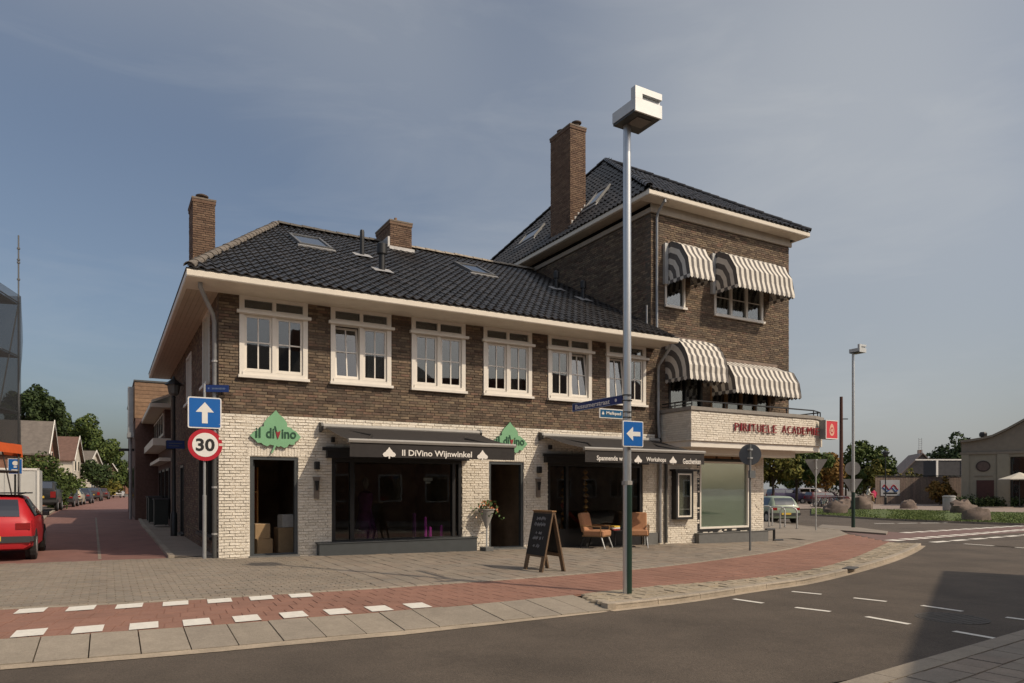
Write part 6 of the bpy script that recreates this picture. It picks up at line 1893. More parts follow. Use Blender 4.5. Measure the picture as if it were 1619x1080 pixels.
# ================================================================== vegetation
def leafmat(name, a, b, c):
    m = mat(name, b, .75, .15, 1.0, rnd=[a, b, c, b, a], spec=.25)
    pb = m.node_tree.nodes['Principled BSDF']
    try: pb.inputs['Transmission Weight'].default_value = 0
    except Exception: pass
    return m
LG = leafmat('leaf_green', (.035,.06,.016), (.065,.095,.024), (.11,.14,.035))
LD_ = leafmat('leaf_dark', (.02,.036,.013), (.034,.055,.018), (.055,.08,.024))
LY_ = leafmat('leaf_olive', (.07,.075,.015), (.12,.12,.024), (.19,.15,.03))
LO = leafmat('leaf_autumn', (.12,.085,.02), (.21,.125,.03), (.28,.15,.04))
BARK = mat('bark', (.075,.055,.042), .95, .3, 6, .8, 20)
def clumps(cx_, cy_, zc, rx, ry, rz_, n, seed):
    rnd = random.Random(seed); out = []
    for i in range(n):
        a = rnd.uniform(0, 2*math.pi); b = math.asin(rnd.uniform(-.85, 1)); r = rnd.uniform(.55, .95)
        out.append((cx_+rx*r*math.cos(b)*math.cos(a), cy_+ry*r*math.cos(b)*math.sin(a), zc+rz_*r*math.sin(b), rnd.uniform(.26, .48)*min(rx, rz_)*math.sqrt(16/max(16, n))))
    out.append((cx_, cy_, zc, .62*min(rx, rz_)))
    return out
def tree(loc, h, zc, rx, rz_, n, s, lm, label, cat='tree', seed=1, trunk_r=.16, nc=16, name='tree', group=None, ry=None, bark=None):
    rnd = random.Random(seed)
    x, y, z0 = loc
    t = thing(name, loc, label, cat, group)
    cl_ = clumps(x, y, z0+zc, rx, ry or rx, rz_, nc, seed)
    k = MB()
    top = zc-rz_*.2
    k.tube([(x,y,z0-.1),(x+.05,y,z0+top*.5),(x-.04,y+.05,z0+top)], [trunk_r, trunk_r*.8, trunk_r*.5], 8)
    for c in cl_[:nc:2]:
        k.tube([(x,y,z0+top*rnd.uniform(.55,.95)), ((x+c[0])/2,(y+c[1])/2,(z0+top+c[2])/2+.1), (c[0],c[1],c[2])], [trunk_r*.4, trunk_r*.25, trunk_r*.08], 5)
    k.build('trunk', bark or BARK, t, smooth=True)
    V = []; F_ = []
    tot = sum(c[3]**2 for c in cl_)
    for c in cl_:
        m_ = int(n*c[3]**2/tot)
        for i in range(m_):
            d = Vector((rnd.gauss(0,1), rnd.gauss(0,1), rnd.gauss(0,1))).normalized()*c[3]*rnd.uniform(.55, 1.08)**.6
            p = Vector(c[:3])+d
            nn_ = (d.normalized()+Vector((rnd.gauss(0,.6), rnd.gauss(0,.6), rnd.gauss(.25,.6)))).normalized()
            u = nn_.orthogonal().normalized(); v = nn_.cross(u); a = rnd.uniform(0, 6.28)
            u, v = u*math.cos(a)+v*math.sin(a), v*math.cos(a)-u*math.sin(a)
            q = s*rnd.uniform(.6, 1.3)
            o = len(V); V += [tuple(p-u*q), tuple(p-v*q*.55+u*q*.1), tuple(p+u*q), tuple(p+v*q*.55+u*q*.1)]; F_.append((o,o+1,o+2,o+3))
    me = bpy.data.meshes.new('crown'); me.from_pydata(V, [], F_); me.materials.append(lm); me.update()
    link('crown', me, t)
    return t
def shrub(loc, rx, h, n, s, lm, label, seed, cat='shrub', ry=None):
    return tree(loc, h, h*.5, rx, h*.52, n, s, lm, label, cat, seed, .05, 30, 'shrub', None, ry)
# left street
p = D(50, 772, 95); tree((p.x, p.y, 0), 15, 11.8, 4.0, 3.4, 8000, .24, LD_, 'dark pine rising behind the left-hand houses', seed=11, trunk_r=.3, nc=46)
p = D(78, 772, 100); tree((p.x, p.y, 0), 14, 10.2, 2.4, 2.6, 3600, .24, LD_, 'smaller dark pine top right of the larger one behind the grey roof', seed=12, trunk_r=.25, nc=40)
p = D(112, 772, 128); tree((p.x, p.y, 0), 15, 9.2, 7.4, 6.3, 17000, .30, LG, 'broad green tree with rounded crown behind the white gabled house', seed=13, trunk_r=.35, nc=70)
p = D(145, 772, 150); tree((p.x, p.y, 0), 12, 7.2, 6.4, 5.2, 11000, .32, LG, 'lower green tree sloping down toward the end of the street', seed=14, trunk_r=.3, nc=60)
p = D(62, 772, 50); shrub((p.x, p.y, 0), 2.3, 3.9, 4200, .12, LG, 'tall green hedge bush beside the site cabin', 15, 'hedge')
p = D(86, 772, 54); shrub((p.x, p.y, 0), 1.6, 3.0, 3000, .12, LG, 'lower green bush behind the black off-road car', 16, 'hedge')
p = D(112, 772, 72); shrub((p.x, p.y, 0), 1.5, 2.9, 1500, .2, LG, 'round bush before the white gabled house', 17)
p = D(153, 772, 88); tree((p.x, p.y, 0), 5, 3.1, 1.9, 2.0, 2200, .22, LD_, 'dark street tree over the parked cars halfway down', seed=18, trunk_r=.1)
p = D(172, 772, 105); shrub((p.x, p.y, 0), 1.7, 3.0, 1300, .25, LY_, 'yellow-green shrub near the end of the side street', 19)
p = D(197, 772, 135); tree((p.x, p.y, 0), 5, 3.4, 2.6, 2.4, 1500, .32, LG, 'small tree closing the far end of the side street', seed=20, trunk_r=.12)
# right square
p = DG(1222, 56); tree(p, 5, 3.7, 2.4, 1.9, 3600, .17, LY_, 'olive tree at the left below the balcony soffit', seed=31, trunk_r=.12, nc=34)
p = DG(1259, 58); tree(p, 5.5, 3.9, 2.5, 1.9, 3800, .17, LG, 'green tree with dark trunk right of the olive one below the balcony', seed=32, trunk_r=.13, nc=34)
p = DG(1305, 84); tree(p, 6, 3.4, 2.6, 2.6, 2600, .24, LO, 'autumn-coloured tree left of the tall rusty pole', seed=33, trunk_r=.15)
p = DG(1282, 95); tree(p, 6, 3.8, 3.4, 2.8, 2600, .28, LG, 'green tree behind the parked vans', seed=34, trunk_r=.15)
p = DG(1366, 92); tree(p, 8.5, 4.6, 3.7, 3.6, 5200, .25, LG, 'large green tree right of the tall rusty pole', seed=35, trunk_r=.2, nc=48)
p = DG(1392, 88); shrub(p, 2.0, 5.0, 1500, .24, LY_, 'yellow-green tree beside the thin black lamp post', 36, 'tree')
p = DG(1505, 122); tree(p, 11, 7.2, 4.0, 4.0, 3000, .36, LD_, 'dark tree rising behind the left end of the pavilion', seed=37, trunk_r=.25)
p = DG(1445, 86); shrub(p, 2.6, 4.3, 1500, .22, LY_, 'leafy bush showing above the timber fence', 38)
p = DG(1486, 74); shrub(p, 1.3, 3.0, 1300, .18, LO, 'brownish climbing shrub against the timber fence', 39)
p = DG(1337, 98); tree(p, 6, 3.5, 2.5, 2.6, 1800, .26, LD_, 'dark tree just behind the tall rusty pole', seed=40, trunk_r=.15)

# ================================================================== the square on the right
gp = [G(1283,813.5), G(1400,820.5), G(1500,824.5), G(1720,832)]
gf = [G(1283,804), G(1400,805.5), G(1500,808), G(1720,813)]
mb = MB()
for i in range(3):
    q_ = [gp[i], gp[i+1], gf[i+1], gf[i]]
    mb.add([(p.x,p.y,gz(20)+.02) for p in q_], [(0,1,2,3)])
gs = mb.build('grass_verge', M['grass'], kind='structure')
V = []; F_ = []; rnd = random.Random(5)
for i in range(16000):
    k_ = rnd.choice((0,1,1,2,2)); a = gp[k_].lerp(gp[k_+1], rnd.random()); b = gf[k_].lerp(gf[k_+1], rnd.random()); q_ = a.lerp(b, rnd.random()**1.6)
    h = rnd.uniform(.03,.085); an = rnd.uniform(0, 3.14); dx, dy = .03*math.cos(an), .03*math.sin(an)
    o = len(V); z = gz(20)+.02; V += [(q_.x-dx,q_.y-dy,z),(q_.x+dx,q_.y+dy,z),(q_.x+rnd.gauss(0,.03),q_.y+rnd.gauss(0,.03),z+h)]; F_.append((o,o+1,o+2))
me = bpy.data.meshes.new('grass'); me.from_pydata(V, [], F_); me.materials.append(M['blade']); me.update()
link('grass', me, None, 'short green grass on the verge beyond the side road', 'grass', None, 'stuff')
mb = MB(); q_ = [gf[0], gf[1], gf[2], gf[3]] + [DG(1760, 150), DG(1200, 150), DG(1180, 60)]
mb.add([(p.x,p.y,gz(20)-.01) for p in q_], [list(range(7))])
mb.build('square', M['plaza'], kind='structure')
# kerb along the verge
for i in range(3):
    a, b = xy(gp[i]), xy(gp[i+1]); n_ = max(3, int((b-a).length/1.2)); pts = [a.lerp(b, j/n_) for j in range(n_+1)]
    for a, b in zip(pts, pts[1:]):
        d_ = b-a; nv = Vector((-d_.y, d_.x)).normalized()*.14; 
        if nv.dot(xy(gf[1])-xy(gp[1])) < 0: nv = -nv
        mb = MB(); P4 = [a+d_*.01, b-d_*.01, b-d_*.01+nv, a+d_*.01+nv]
        zt = gz(20)+.03; mb.add([(p.x,p.y,zt) for p in P4]+[(p.x,p.y,zt-.16) for p in P4], [(0,1,2,3),(0,4,5,1),(1,5,6,2),(2,6,7,3),(3,7,4,0)]); mb.build('kerb_stone', M['slab'], gs)
def boulder(px, py, wd, hh, label, seed, sx=1.0):
    p = G(px, py); rnd = random.Random(seed)
    d = (p-CAM).dot(FWD); r = wd*d/1110/2; hz = hh*d/1110
    k = MB(); n1_, n2_ = 6, 11; vs = []; fs = []
    fq = [(rnd.uniform(1,3), rnd.uniform(0,6), rnd.uniform(1,3), rnd.uniform(0,6)) for _ in range(4)]
    for i in range(n1_+1):
        b = math.pi/2*i/n1_
        for j in range(n2_):
            a = 2*math.pi*j/n2_
            f_ = 1+sum(.09*math.sin(q[0]*a+q[1])*math.cos(q[2]*b*2+q[3]) for q in fq)+rnd.gauss(0,.075)
            skew = .25*math.sin(b)*sx
            vs.append((p.x+r*f_*(math.cos(b)**.7*math.cos(a)*RGT.x+skew*RGT.x)+.8*r*f_*math.cos(b)**.7*math.sin(a)*FWD.x, p.y+r*f_*(math.cos(b)**.7*math.cos(a)*RGT.y+skew*RGT.y)+.8*r*f_*math.cos(b)**.7*math.sin(a)*FWD.y, p.z-.05+(hz+.05)*math.sin(b)**.8*(f_*.9+.1)))
    for i in range(n1_):
        for j in range(n2_): fs.append((i*n2_+j, i*n2_+(j+1) % n2_, (i+1)*n2_+(j+1) % n2_, (i+1)*n2_+j))
    k.add(vs, fs)
    return k.build('boulder', BOU, None, smooth=True, label=label, cat='boulder', group='boulders on the verge')
BOU = mat('boulder_granite', (.17,.128,.105), .9, .3, 2, 1.0, 6, stain=.45, grain=.2)
boulder(1322, 811.5, 36, 19, 'dark pointed boulder on the grass left of the far street lamp', 1, -.6)
boulder(1361, 805.5, 34, 22, 'big boulder that two people sit on beside the far street lamp', 2)
boulder(1435, 804, 25, 13, 'low rounded boulder alone in front of the timber fence', 3)
boulder(1523, 811, 40, 19, 'pale large boulder left of its neighbour near the pavilion', 4, -.3)
boulder(1543, 823, 42, 19, 'brown boulder at the near edge of the grass, right of the pale one', 5, .5)
boulder(1294, 801, 17, 11, 'small pale boulder behind the give-way sign', 6)
boulder(1335, 803, 26, 13, 'flat boulder between the pointed one and the big one', 7)
# timber fence
f0, f1 = DG(1384, 80), DG(1520, 80)
t = thing('timber_fence', f0, 'tall fence of weathered vertical boards beside the pavilion', 'fence')
fd = (f1-f0); fl_ = fd.length; fu = fd.normalized(); nb2 = 34
for i in range(nb2):
    a = f0+fu*(fl_*i/nb2); b = f0+fu*(fl_*(i+.94)/nb2); o = Vector((-fu.y, fu.x, 0))*.04; h = 3.12+random.gauss(0,.02)
    k = MB(); q_ = [a, b, b+o, a+o]; k.add([tuple(p) for p in q_]+[(p.x,p.y,p.z+h) for p in q_], [(0,3,2,1),(4,5,6,7),(0,1,5,4),(1,2,6,5),(2,3,7,6),(3,0,4,7)]); k.build('board', M['wood_grey'], t)
k = MB(); a, b = f0+Vector((0,0,3.16)), f1+Vector((0,0,3.16)); o = Vector((-fu.y, fu.x, 0))*.14
q_ = [a-o*.6, b-o*.6, b+o, a+o]; k.add([tuple(p) for p in q_]+[(p.x,p.y,p.z+.10) for p in q_], [(0,3,2,1),(4,5,6,7),(0,1,5,4),(1,2,6,5),(2,3,7,6),(3,0,4,7)]); k.build('coping', M['pole_dark'], t)
a, b = f0+fu*(fl_*.06), f0+fu*(fl_*.28); o = Vector((fu.y, -fu.x, 0))*.06
t = thing('banner', a+Vector((0,0,1.0)), 'white banner with red and blue swirls hung on the timber fence', 'banner')
def fq_(s0, s1, z0, z1, oo):
    A_, B_ = f0+fu*(fl_*s0)+o*oo, f0+fu*(fl_*s1)+o*oo
    return [(A_.x,A_.y,A_.z+z0),(B_.x,B_.y,B_.z+z0),(B_.x,B_.y,B_.z+z1),(A_.x,A_.y,A_.z+z1)]
k = MB(); k.add(fq_(.06,.28,.95,2.75,1.0)+fq_(.06,.28,.95,2.75,.8), [(0,1,2,3),(7,6,5,4),(0,4,5,1),(3,2,6,7),(0,3,7,4),(1,5,6,2)]); k.build('sheet', mat('banner_pale', (.42,.42,.43), .7, .1, 1), t)
k = MB(); pts = [Vector(fq_(.08+.18*i/10,.09,0,0,1.2)[0])+Vector((0,0,1.9+.28*math.sin(i*1.1))) for i in range(11)]; k.tube(pts, .07, 5); k.build('red_swirl', M['sign_red'], t)
k = MB(); pts = [Vector(fq_(.08+.18*i/10,.09,0,0,1.2)[0])+Vector((0,0,1.65+.22*math.cos(i*1.1))) for i in range(11)]; k.tube(pts, .06, 5); k.build('blue_swirl', M['sign_blue'], t)
k = MB(); k.add(fq_(.09,.25,1.15,1.32,1.25), [(0,1,2,3)]); k.build('dark_bar', M['black'], t)
# pavilion
pv = DG(1520, 71); pz = pv.z
t = local('pavilion', pv, -YAW-R_(33), 'pale green-grey pavilion with curved gable and oval window at the right edge', 'building')
t.scale = (.85, 1, 1)
PW = mat('pavilion_paint', (.235,.215,.165), .75, .08, 2); PT = mat('pavilion_trim', (.19,.165,.13), .75, .1, 2)
rl_ = [(0,6.42),(1.0,6.50),(2.1,6.66),(3.1,6.87),(4.5,7.5),(6.3,8.45),(11,11.1),(22,5.0)]
k = MB(); k.prism([(0,0),(4.75,0),(4.75,5.35),(0,5.35)], 'y', 0, 10); k.prism([(4.75,4.9),(17.2,4.9),(17.2,5.35),(4.75,5.35)], 'y', 0, 10); k.prism([(17.2,0),(22,0),(22,5.35),(17.2,5.35)], 'y', 0, 10)
lbuild(k, 'wall', PW, t)
k = MB(); k.prism([(0,5.355),(22,5.355)]+[(11+ (11-a), b) if a < 11 else (11, b) for a, b in rl_[:7]]+[(a, b) for a, b in rl_[5::-1]], 'y', .02, 10); lbuild(k, 'gable', PT, t)
k = MB(); 
for a, b in zip(rl_[:7], rl_[1:7]): k.add([(a[0]-.1,-.35,a[1]),(b[0]-.1,-.35,b[1]),(b[0]-.1,10.2,b[1]),(a[0]-.1,10.2,a[1]),(a[0]-.1,-.35,a[1]+.22),(b[0]-.1,-.35,b[1]+.22),(b[0]-.1,10.2,b[1]+.22),(a[0]-.1,10.2,a[1]+.22)], [(0,3,2,1),(4,5,6,7),(0,1,5,4),(3,0,4,7),(2,3,7,6)])
lbuild(k, 'roof_edge', PT, t)
k = MB(); k.box(-.15, 22, -.14, -.001, 5.2, 5.42); lbuild(k, 'cornice', PT, t)
for a, b in ((.0, .75), (3.5, 4.6)):
    k = MB(); k.box(a, b, -.12, -.001, 0, 5.19); lbuild(k, 'pilaster', PW, t)
k = MB(); k.disc((2.15,-.03,4.0), .72, 'y', .05, 28, .56); ov = lbuild(k, 'oval_window', mat('oval_frame', (.035,.022,.018), .6, .15), t)
k = MB(); k.disc((2.15,-.06,4.0), .58, 'y', .012, 28, .43); o = k.build('pane', mat('oval_pane', (.09,.06,.05), .4, .3, 6), None); o.parent = ov
k = MB(); k.box(1.3, 3.1, -.06, -.001, 2.98, 3.06); lbuild(k, 'ledge', PT, t)
k = MB(); k.box(1.5, 3.2, -.04, -.001, 0, 2.6); dr = lbuild(k, 'door', mat('pavilion_door', (.05,.014,.011), .6, .15), t)
k = MB(); k.box(4.76, 17.19, 1.0, 1.02, .0, 4.9); lbuild(k, 'glass_front', M['glass_up'], t)
for i in range(7):
    k = MB(); x = 4.9+i*1.75; k.box(x, x+.14, .9, .99, 0, 4.88); lbuild(k, 'glass_post', M['pole_dark'], t)
k = MB(); k.box(4.8, 17.1, 3.5, 3.6, 0, 4.88); lbuild(k, 'inner_wall', M['room'], t)
k = MB(); k.lathe([(.25,0),(.25,.4),(.4,.45),(.42,.75),(.3,.9)], (2.2,3,6.7), 10); lbuild(k, 'roof_vent', M['black'], t)
k = MB(); k.box(-.3, 6.0, -1.2, -.6, 0, .75)
hd_ = DG(1575, 69.2); 
V = []; F_ = []; rnd = random.Random(8)
t = thing('dark_hedge', hd_, 'low dark hedge along the foot of the pavilion', 'hedge')
for i in range(2600):
    s = rnd.uniform(-4.2, 6); q_ = hd_+RGT*s+FWD*rnd.uniform(-.4,.4)+Vector((0,0,abs(rnd.gauss(.35,.28))))
    n_ = Vector((rnd.gauss(0,1),rnd.gauss(0,1),rnd.gauss(.4,1))).normalized(); u = n_.orthogonal().normalized()*.13; v = n_.cross(u)
    o = len(V); V += [tuple(q_-u),tuple(q_-v*.6),tuple(q_+u),tuple(q_+v*.6)]; F_.append((o,o+1,o+2,o+3))
me = bpy.data.meshes.new('foliage'); me.from_pydata(V, [], F_); me.materials.append(LD_); me.update(); link('foliage', me, t)
# parasol on the terrace
p = DG(1612, 66)
t = thing('parasol', p, 'large cream terrace parasol in front of the pavilion', 'parasol')
k = MB(); k.lathe([(1.75,2.62),(1.72,2.68),(.9,2.95),(.05,3.3)], p, 8); k.build('canopy', mat('parasol_cream', (.66,.60,.50), .8, .05), t)
k = MB(); k.tube([(p.x,p.y,p.z),(p.x,p.y,p.z+3.0)], .03, 8); k.cbox((p.x,p.y,p.z), .7, .7, .08); k.build('pole', M['pole_dark'], t)
# house with mast behind the fence
p = DG(1464, 108)
t = local('ridge_house', p, -YAW-R_(18), 'dark gabled house with radio mast on its roof behind the fence', 'house')
k = MB(); k.add([(-4.2,0,0),(3,0,0),(3,0,3.2),(-.5,0,7.0),(-4.2,0,3.2),(-4.2,9,0),(3,9,0),(3,9,3.2),(-.5,9,7.0),(-4.2,9,3.2)], [(0,1,2,3,4),(9,8,7,6,5),(5,0,4,9),(1,6,7,2)]); lbuild(k, 'wall', mat('dark_slate_wall', (.13,.12,.115), .9, .2, 2), t)
k = MB(); 
for A_, B_ in (((-4.7,2.65),(-.5,7.12)),((3.5,2.65),(-.5,7.12))): k.add([(A_[0],-.4,A_[1]),(B_[0],-.4,B_[1]),(B_[0],9.4,B_[1]),(A_[0],9.4,A_[1]),(A_[0],-.4,A_[1]+.16),(B_[0],-.4,B_[1]+.16),(B_[0],9.4,B_[1]+.16),(A_[0],9.4,A_[1]+.16)], [(0,1,2,3),(7,6,5,4),(0,4,5,1),(3,2,6,7),(0,3,7,4)])
lbuild(k, 'roof', mat('weathered_roof', (.24,.185,.16), .85, .3, 2), t)
k = MB()
for x in (-.75,-.35): k.tube([(x,1,6.8),(x,1,9.6)], .04, 5)
for i in range(8): k.tube([(-.75,1,7.1+i*.33),(-.35,1,7.1+i*.33)], .03, 4)
lbuild(k, 'radio_mast', M['steel'], t)
k = MB(); k.box(-.2,.4,4,4.6,6.6,7.9); lbuild(k, 'chimney', brickA, t)
p = DG(1500, 96)
t = local('garden_shed', p, -YAW, 'small shed with white posts between the ridge house and pavilion', 'shed')
k = MB(); k.box(-1.7,1.9,0,3,0,5.6); lbuild(k, 'wall', mat('shed_dark', (.05,.05,.055), .8, .2), t)
k = MB(); k.box(-4.6,2.0,-.1,-.0,5.61,5.78); k.box(-1.75,-1.5,-.1,-.0,0,5.6); k.box(1.7,1.95,-.1,-.0,0,5.6); lbuild(k, 'white_frame', M['sign_white'], t)
# tall rusty pole, thin black lamp post, litter bin
p = DG(1330, 79)
t = thing('rusty_pole', p, 'tall rust-brown pole rising beside the trees', 'pole')
k = MB(); k.tube([p-Vector((0,0,.2)), p+Vector((0,0,12.1))], [.24,.17], 10); k.build('shaft', mat('rust', (.085,.034,.022), .85, .3, 4), t, smooth=True)
k = MB(); q_ = p+Vector((0,0,9.6)); k.tube([q_, q_+RGT*.75], .06, 6); k.build('arm', M['pole_dark'], t)
p = DG(1400, 78)
t = thing('black_lamp_post', p, 'thin black lamp post in front of the timber fence', 'street lamp')
k = MB(); k.lathe([(.13,0),(.13,.8),(.06,.9),(.05,5.2),(.03,5.3)], p, 8); k.build('post', M['pole_dark'], t)
k = MB(); k.lathe([(.10,5.3),(.28,5.45),(.32,5.75),(.40,5.78),(.12,6.0)], p, 8); k.build('lantern', M['pole_dark'], t)
p = G(1500.5, 807)
t = thing('litter_bin', p, 'pale round litter bin between the fence and the boulders', 'bin')
k = MB(); k.lathe([(.42,0),(.46,.05),(.46,1.05),(.5,1.08),(.5,1.16),(.35,1.2)], p, 14); k.build('drum', mat('bin_pale', (.36,.36,.35), .7, .1, 6), t, smooth=True)
k = MB(); k.lathe([(.38,1.2),(.36,1.24)], p, 12); k.build('lid', M['iron'], t)
# parked bicycles
def bicycle(p, ang, col, label):
    t = local('bicycle', p, ang, label, 'bicycle', 'bicycles parked in the square')
    for x in (-.52, .52):
        k = MB(); pts = [(x+.33*math.cos(2*math.pi*i/16), 0, .34+.33*math.sin(2*math.pi*i/16)) for i in range(17)]; k.tube(pts, .022, 5, False); w_ = lbuild(k, 'wheel', M['tyre'], t)
        k = MB()
        for a in range(4): k.tube([(x-.32*math.cos(a*.785),0,.34-.32*math.sin(a*.785)),(x+.32*math.cos(a*.785),0,.34+.32*math.sin(a*.785))], .006, 3)
        o = k.build('spokes', M['chrome'], None); o.parent = w_
    k = MB()
    for a, b in (((-.52,.34),(-.08,.32)),((-.08,.32),(-.20,.82)),((-.52,.34),(-.20,.75)),((-.08,.32),(.40,.78)),((-.19,.74),(.38,.80)),((.52,.34),(.36,.98))): k.tube([(a[0],0,a[1]),(b[0],0,b[1])], .024, 5)
    lbuild(k, 'frame', col, t)
    k = MB(); k.cbox((-.22,0,.84), .28, .16, .07, 0, .015); lbuild(k, 'saddle', M['black'], t)
    k = MB(); k.tube([(.30,-.28,1.02),(.36,0,1.0),(.30,.28,1.02)], .018, 5); lbuild(k, 'handlebar', M['chrome'], t)
    k = MB(); k.box(-.75,-.35,-.07,.07,.74,.77); lbuild(k, 'carrier', M['black'], t)
cols = [paint_mat('bike_black', (.015,.015,.016)), paint_mat('bike_grey', (.25,.26,.27)), paint_mat('bike_blue', (.03,.07,.14)), paint_mat('bike_teal', (.10,.18,.17))]
BL = ['first', 'second', 'third', 'fourth', 'fifth', 'sixth', 'seventh', 'eighth', 'ninth', 'tenth']
for i in range(10):
    px = 1288+i*5.2
    bicycle(DG(px, 68+random.uniform(-1.5,1.5)), -YAW+R_(55+random.uniform(-25,25)), cols[i % 4], '%s parked bicycle from the left in the row before the trees' % BL[i])
# vans and cars far across the square
for i, (px, d, col, lab) in enumerate(((1216, 84, (.06,.045,.10), 'purple van parked behind the olive tree'), (1256, 88, (.36,.34,.36), 'pale van with dark red panel parked behind the trees'), (1277, 80, (.11,.03,.035), 'dark red car parked right of the pale van'))):
    p = DG(px, d); car('parked_van' if i < 2 else 'parked_car', p, YAW+R_(85), 4.6, 1.9, (1.75, 1.85, 1.4)[i], BOXY, paint_mat('far_paint_%d' % i, col), lab, 'van' if i < 2 else 'car', 'vehicles parked on the square', plate=False)

# ================================================================== two people on the big boulder
def person(base, face, joints, bones, mats_, label, name='person'):
    """joints: name -> ((forward, side, up), radius); one continuous skinned surface"""
    t = thing(name, base, label, 'person', 'people sitting on the boulder')
    ca, sa = math.cos(face), math.sin(face)
    P_ = {}
    idx = {}; vs = []; rad = []
    for i, (n_, (c, r)) in enumerate(joints.items()):
        q_ = Vector((c[0]*ca-c[1]*sa, c[0]*sa+c[1]*ca, c[2])); vs.append(tuple(q_)); rad.append(r); idx[n_] = i; P_[n_] = q_
    me = bpy.data.meshes.new('body_skeleton'); me.from_pydata(vs, [(idx[a], idx[b]) for a, b, _ in bones], []); me.update()
    o = bpy.data.objects.new('tmp', me); COL.objects.link(o)
    sm = o.modifiers.new('skin', 'SKIN'); sm.use_smooth_shade = True
    for i, v in enumerate(me.skin_vertices[0].data): v.radius = (rad[i], rad[i]); v.use_root = (i == 0)
    ss = o.modifiers.new('sub', 'SUBSURF'); ss.levels = 1; ss.render_levels = 1
    dg = bpy.context.evaluated_depsgraph_get(); out = bpy.data.meshes.new_from_object(o.evaluated_get(dg))
    bpy.data.objects.remove(o)
    out.materials.clear()
    for m_ in mats_: out.materials.append(m_)
    for f in out.polygons:
        c = f.center; best = None
        for a, b, k_ in bones:
            A_, B_ = P_[a], P_[b]; s = max(0, min(1, (c-A_).dot(B_-A_)/max(1e-6, (B_-A_).length_squared))); dd = (c-A_.lerp(B_, s)).length - .5*(rad[idx[a]]+rad[idx[b]])*.6
            if best is None or dd < best[0]: best = (dd, k_)
        f.material_index = best[1]
    out.name = 'body'
    b = bpy.data.objects.new('body', out); COL.objects.link(b); b.parent = t
    h = MB(); hc = P_['head']; h.lathe([(.085,-.02),(.118,.04),(.112,.10),(.06,.145),(.01,.155)], (hc.x-.025*ca, hc.y-.025*sa, hc.z-.01), 12); lbuild(h, 'hair', mats_[3], t, smooth=True)
    return t
SIT = {'pelvis': ((0,0,.10),.15), 'waist': ((.03,0,.30),.13), 'chest': ((.10,0,.52),.155), 'neck': ((.15,0,.70),.055), 'head': ((.19,0,.84),.10), 'crown': ((.19,0,.94),.075),
       'sL': ((.11,.18,.60),.065), 'eL': ((.22,.22,.36),.048), 'wL': ((.42,.14,.28),.036), 'hL': ((.52,.10,.26),.034), 'sR': ((.11,-.18,.60),.065), 'eR': ((.22,-.22,.36),.048), 'wR': ((.42,-.14,.28),.036), 'hR': ((.52,-.10,.26),.034),
       'kL': ((.44,.13,.10),.075), 'aL': ((.46,.13,-.32),.05), 'tL': ((.62,.13,-.37),.04), 'kR': ((.44,-.13,.12),.075), 'aR': ((.50,-.13,-.32),.05), 'tR': ((.66,-.13,-.37),.04), 'hipL': ((.06,.10,.08),.10), 'hipR': ((.06,-.10,.08),.10)}
BON = [('pelvis','waist',0),('waist','chest',0),('chest','neck',0),('neck','head',2),('head','crown',2),('chest','sL',0),('sL','eL',0),('eL','wL',2),('wL','hL',2),('chest','sR',0),('sR','eR',0),('eR','wR',2),('wR','hR',2),
       ('pelvis','hipL',1),('hipL','kL',1),('kL','aL',1),('aL','tL',3),('pelvis','hipR',1),('hipR','kR',1),('kR','aR',1),('aR','tR',3)]
skin_m = mat('skin', (.48,.29,.20), .6, .05); hair_d = mat('dark_hair', (.03,.02,.016), .7, .1)
bz = G(1361, 805.5); bd_ = (bz-CAM).dot(FWD)
hb = 22*bd_/1110
pA = D(1371, 772, bd_+.1); pB = D(1382, 772, bd_+.25)
person(Vector((pA.x, pA.y, bz.z+hb*.86)), -YAW+R_(-20), SIT, BON, [mat('white_shirt', (.70,.66,.58), .85, .06), mat('tan_trousers', (.45,.30,.15), .85, .1), skin_m, hair_d], 'person in white top and tan trousers sitting on the big boulder')
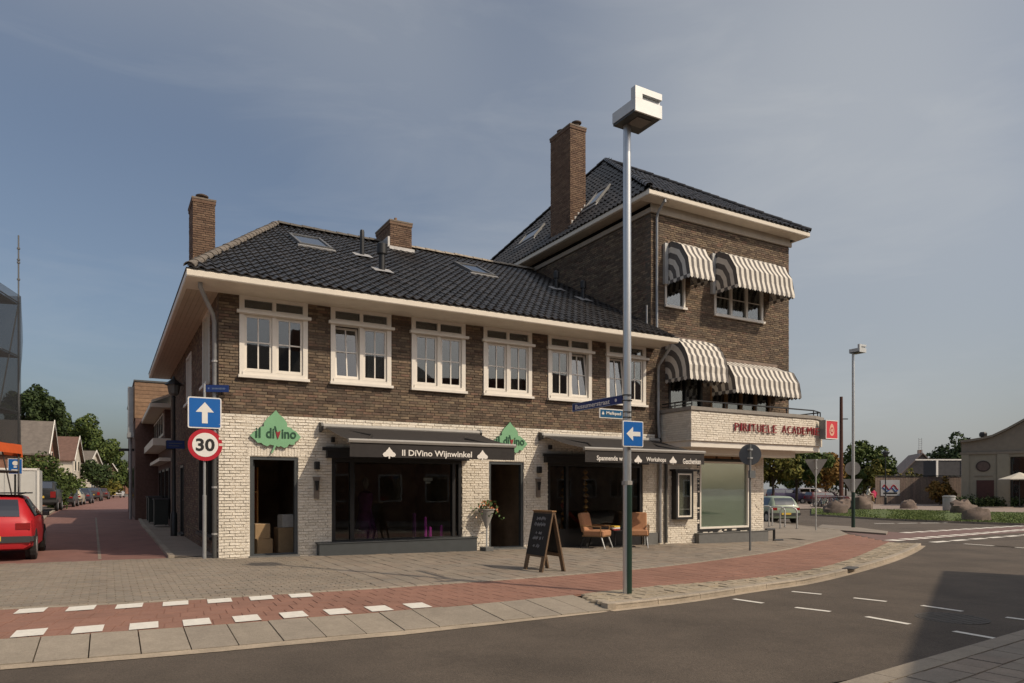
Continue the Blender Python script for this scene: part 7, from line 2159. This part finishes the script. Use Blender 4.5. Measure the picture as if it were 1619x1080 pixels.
person(Vector((pB.x, pB.y, bz.z+hb*.72)), -YAW+R_(70), SIT, BON, [mat('pink_shirt', (.62,.05,.13), .85, .06), mat('dark_trousers', (.03,.03,.05), .85, .1), skin_m, hair_d], 'person in bright pink top sitting at the right of the big boulder')

# ================================================================== houses across the road (behind the viewpoint: shade the road, mirror in the windows)
def opposite(x0, y0, ang, Lh, Dh, ze, zr, label, wallm, roofm):
    t = local('opposite_house', (x0, y0, 0), ang, label, 'house', 'houses across the road')
    k = MB(); k.box(0, Lh, -Dh, 0, -.2, ze); w_ = lbuild(k, 'wall', wallm, t)
    k = MB(); k.add([(0,-Dh,ze+.001),(Lh,-Dh,ze+.001),(Lh,0,ze+.001),(0,0,ze+.001),(Dh*.35,-Dh/2,zr),(Lh-Dh*.35,-Dh/2,zr)], [(3,2,5,4),(0,1,2,3),(1,0,4,5),(0,3,4),(2,1,5)]); lbuild(k, 'roof', roofm, t)
    for i in range(int(Lh/2.4)):
        for z in (.8, 3.4):
            f = MB(); x = .7+i*2.4; f.box(x, x+1.2, .002, .05, z, z+1.4); q_ = lbuild(f, 'window', M['white'], t)
            g = MB(); g.box(x+.08, x+1.12, .051, .057, z+.08, z+1.32); o = g.build('pane', M['glass_up'], None); o.parent = q_
    if zr-ze < 1: return t
    c = MB(); c.box(Lh*.4, Lh*.4+.7, -Dh/2-.4, -Dh/2+.4, zr-.6, zr+1.3); lbuild(c, 'chimney', wallm, t)
A0, A1 = Vector((3.5,-12.89)), Vector((13.8,-7.89)); dd_ = (A1-A0).normalized()
HB_ = 7.2; so_ = Vector((.53,-.848))*HB_/math.tan(SUN_EL)
b0 = A0+so_-dd_*.5; b1 = A1+so_
opposite(b0.x, b0.y, math.atan2(dd_.y, dd_.x), (b1-b0).length, 9, HB_, 7.6, 'flat-topped brick house behind the viewpoint whose shadow falls on the road', brickA, roofG)
opposite(-6, -24.0, 0, 12.5, 9, 6.4, 10.4, 'hipped brick house across the road, left', brickA, roofG)
opposite(1, -32.0, 0, 22, 11, 7.2, 12.0, 'large hipped house across the road, middle', brickA, roofG)
opposite(26, -27.0, 0, 15, 9, 6.6, 10.8, 'hipped brick house across the road, right', brickC, roofR)
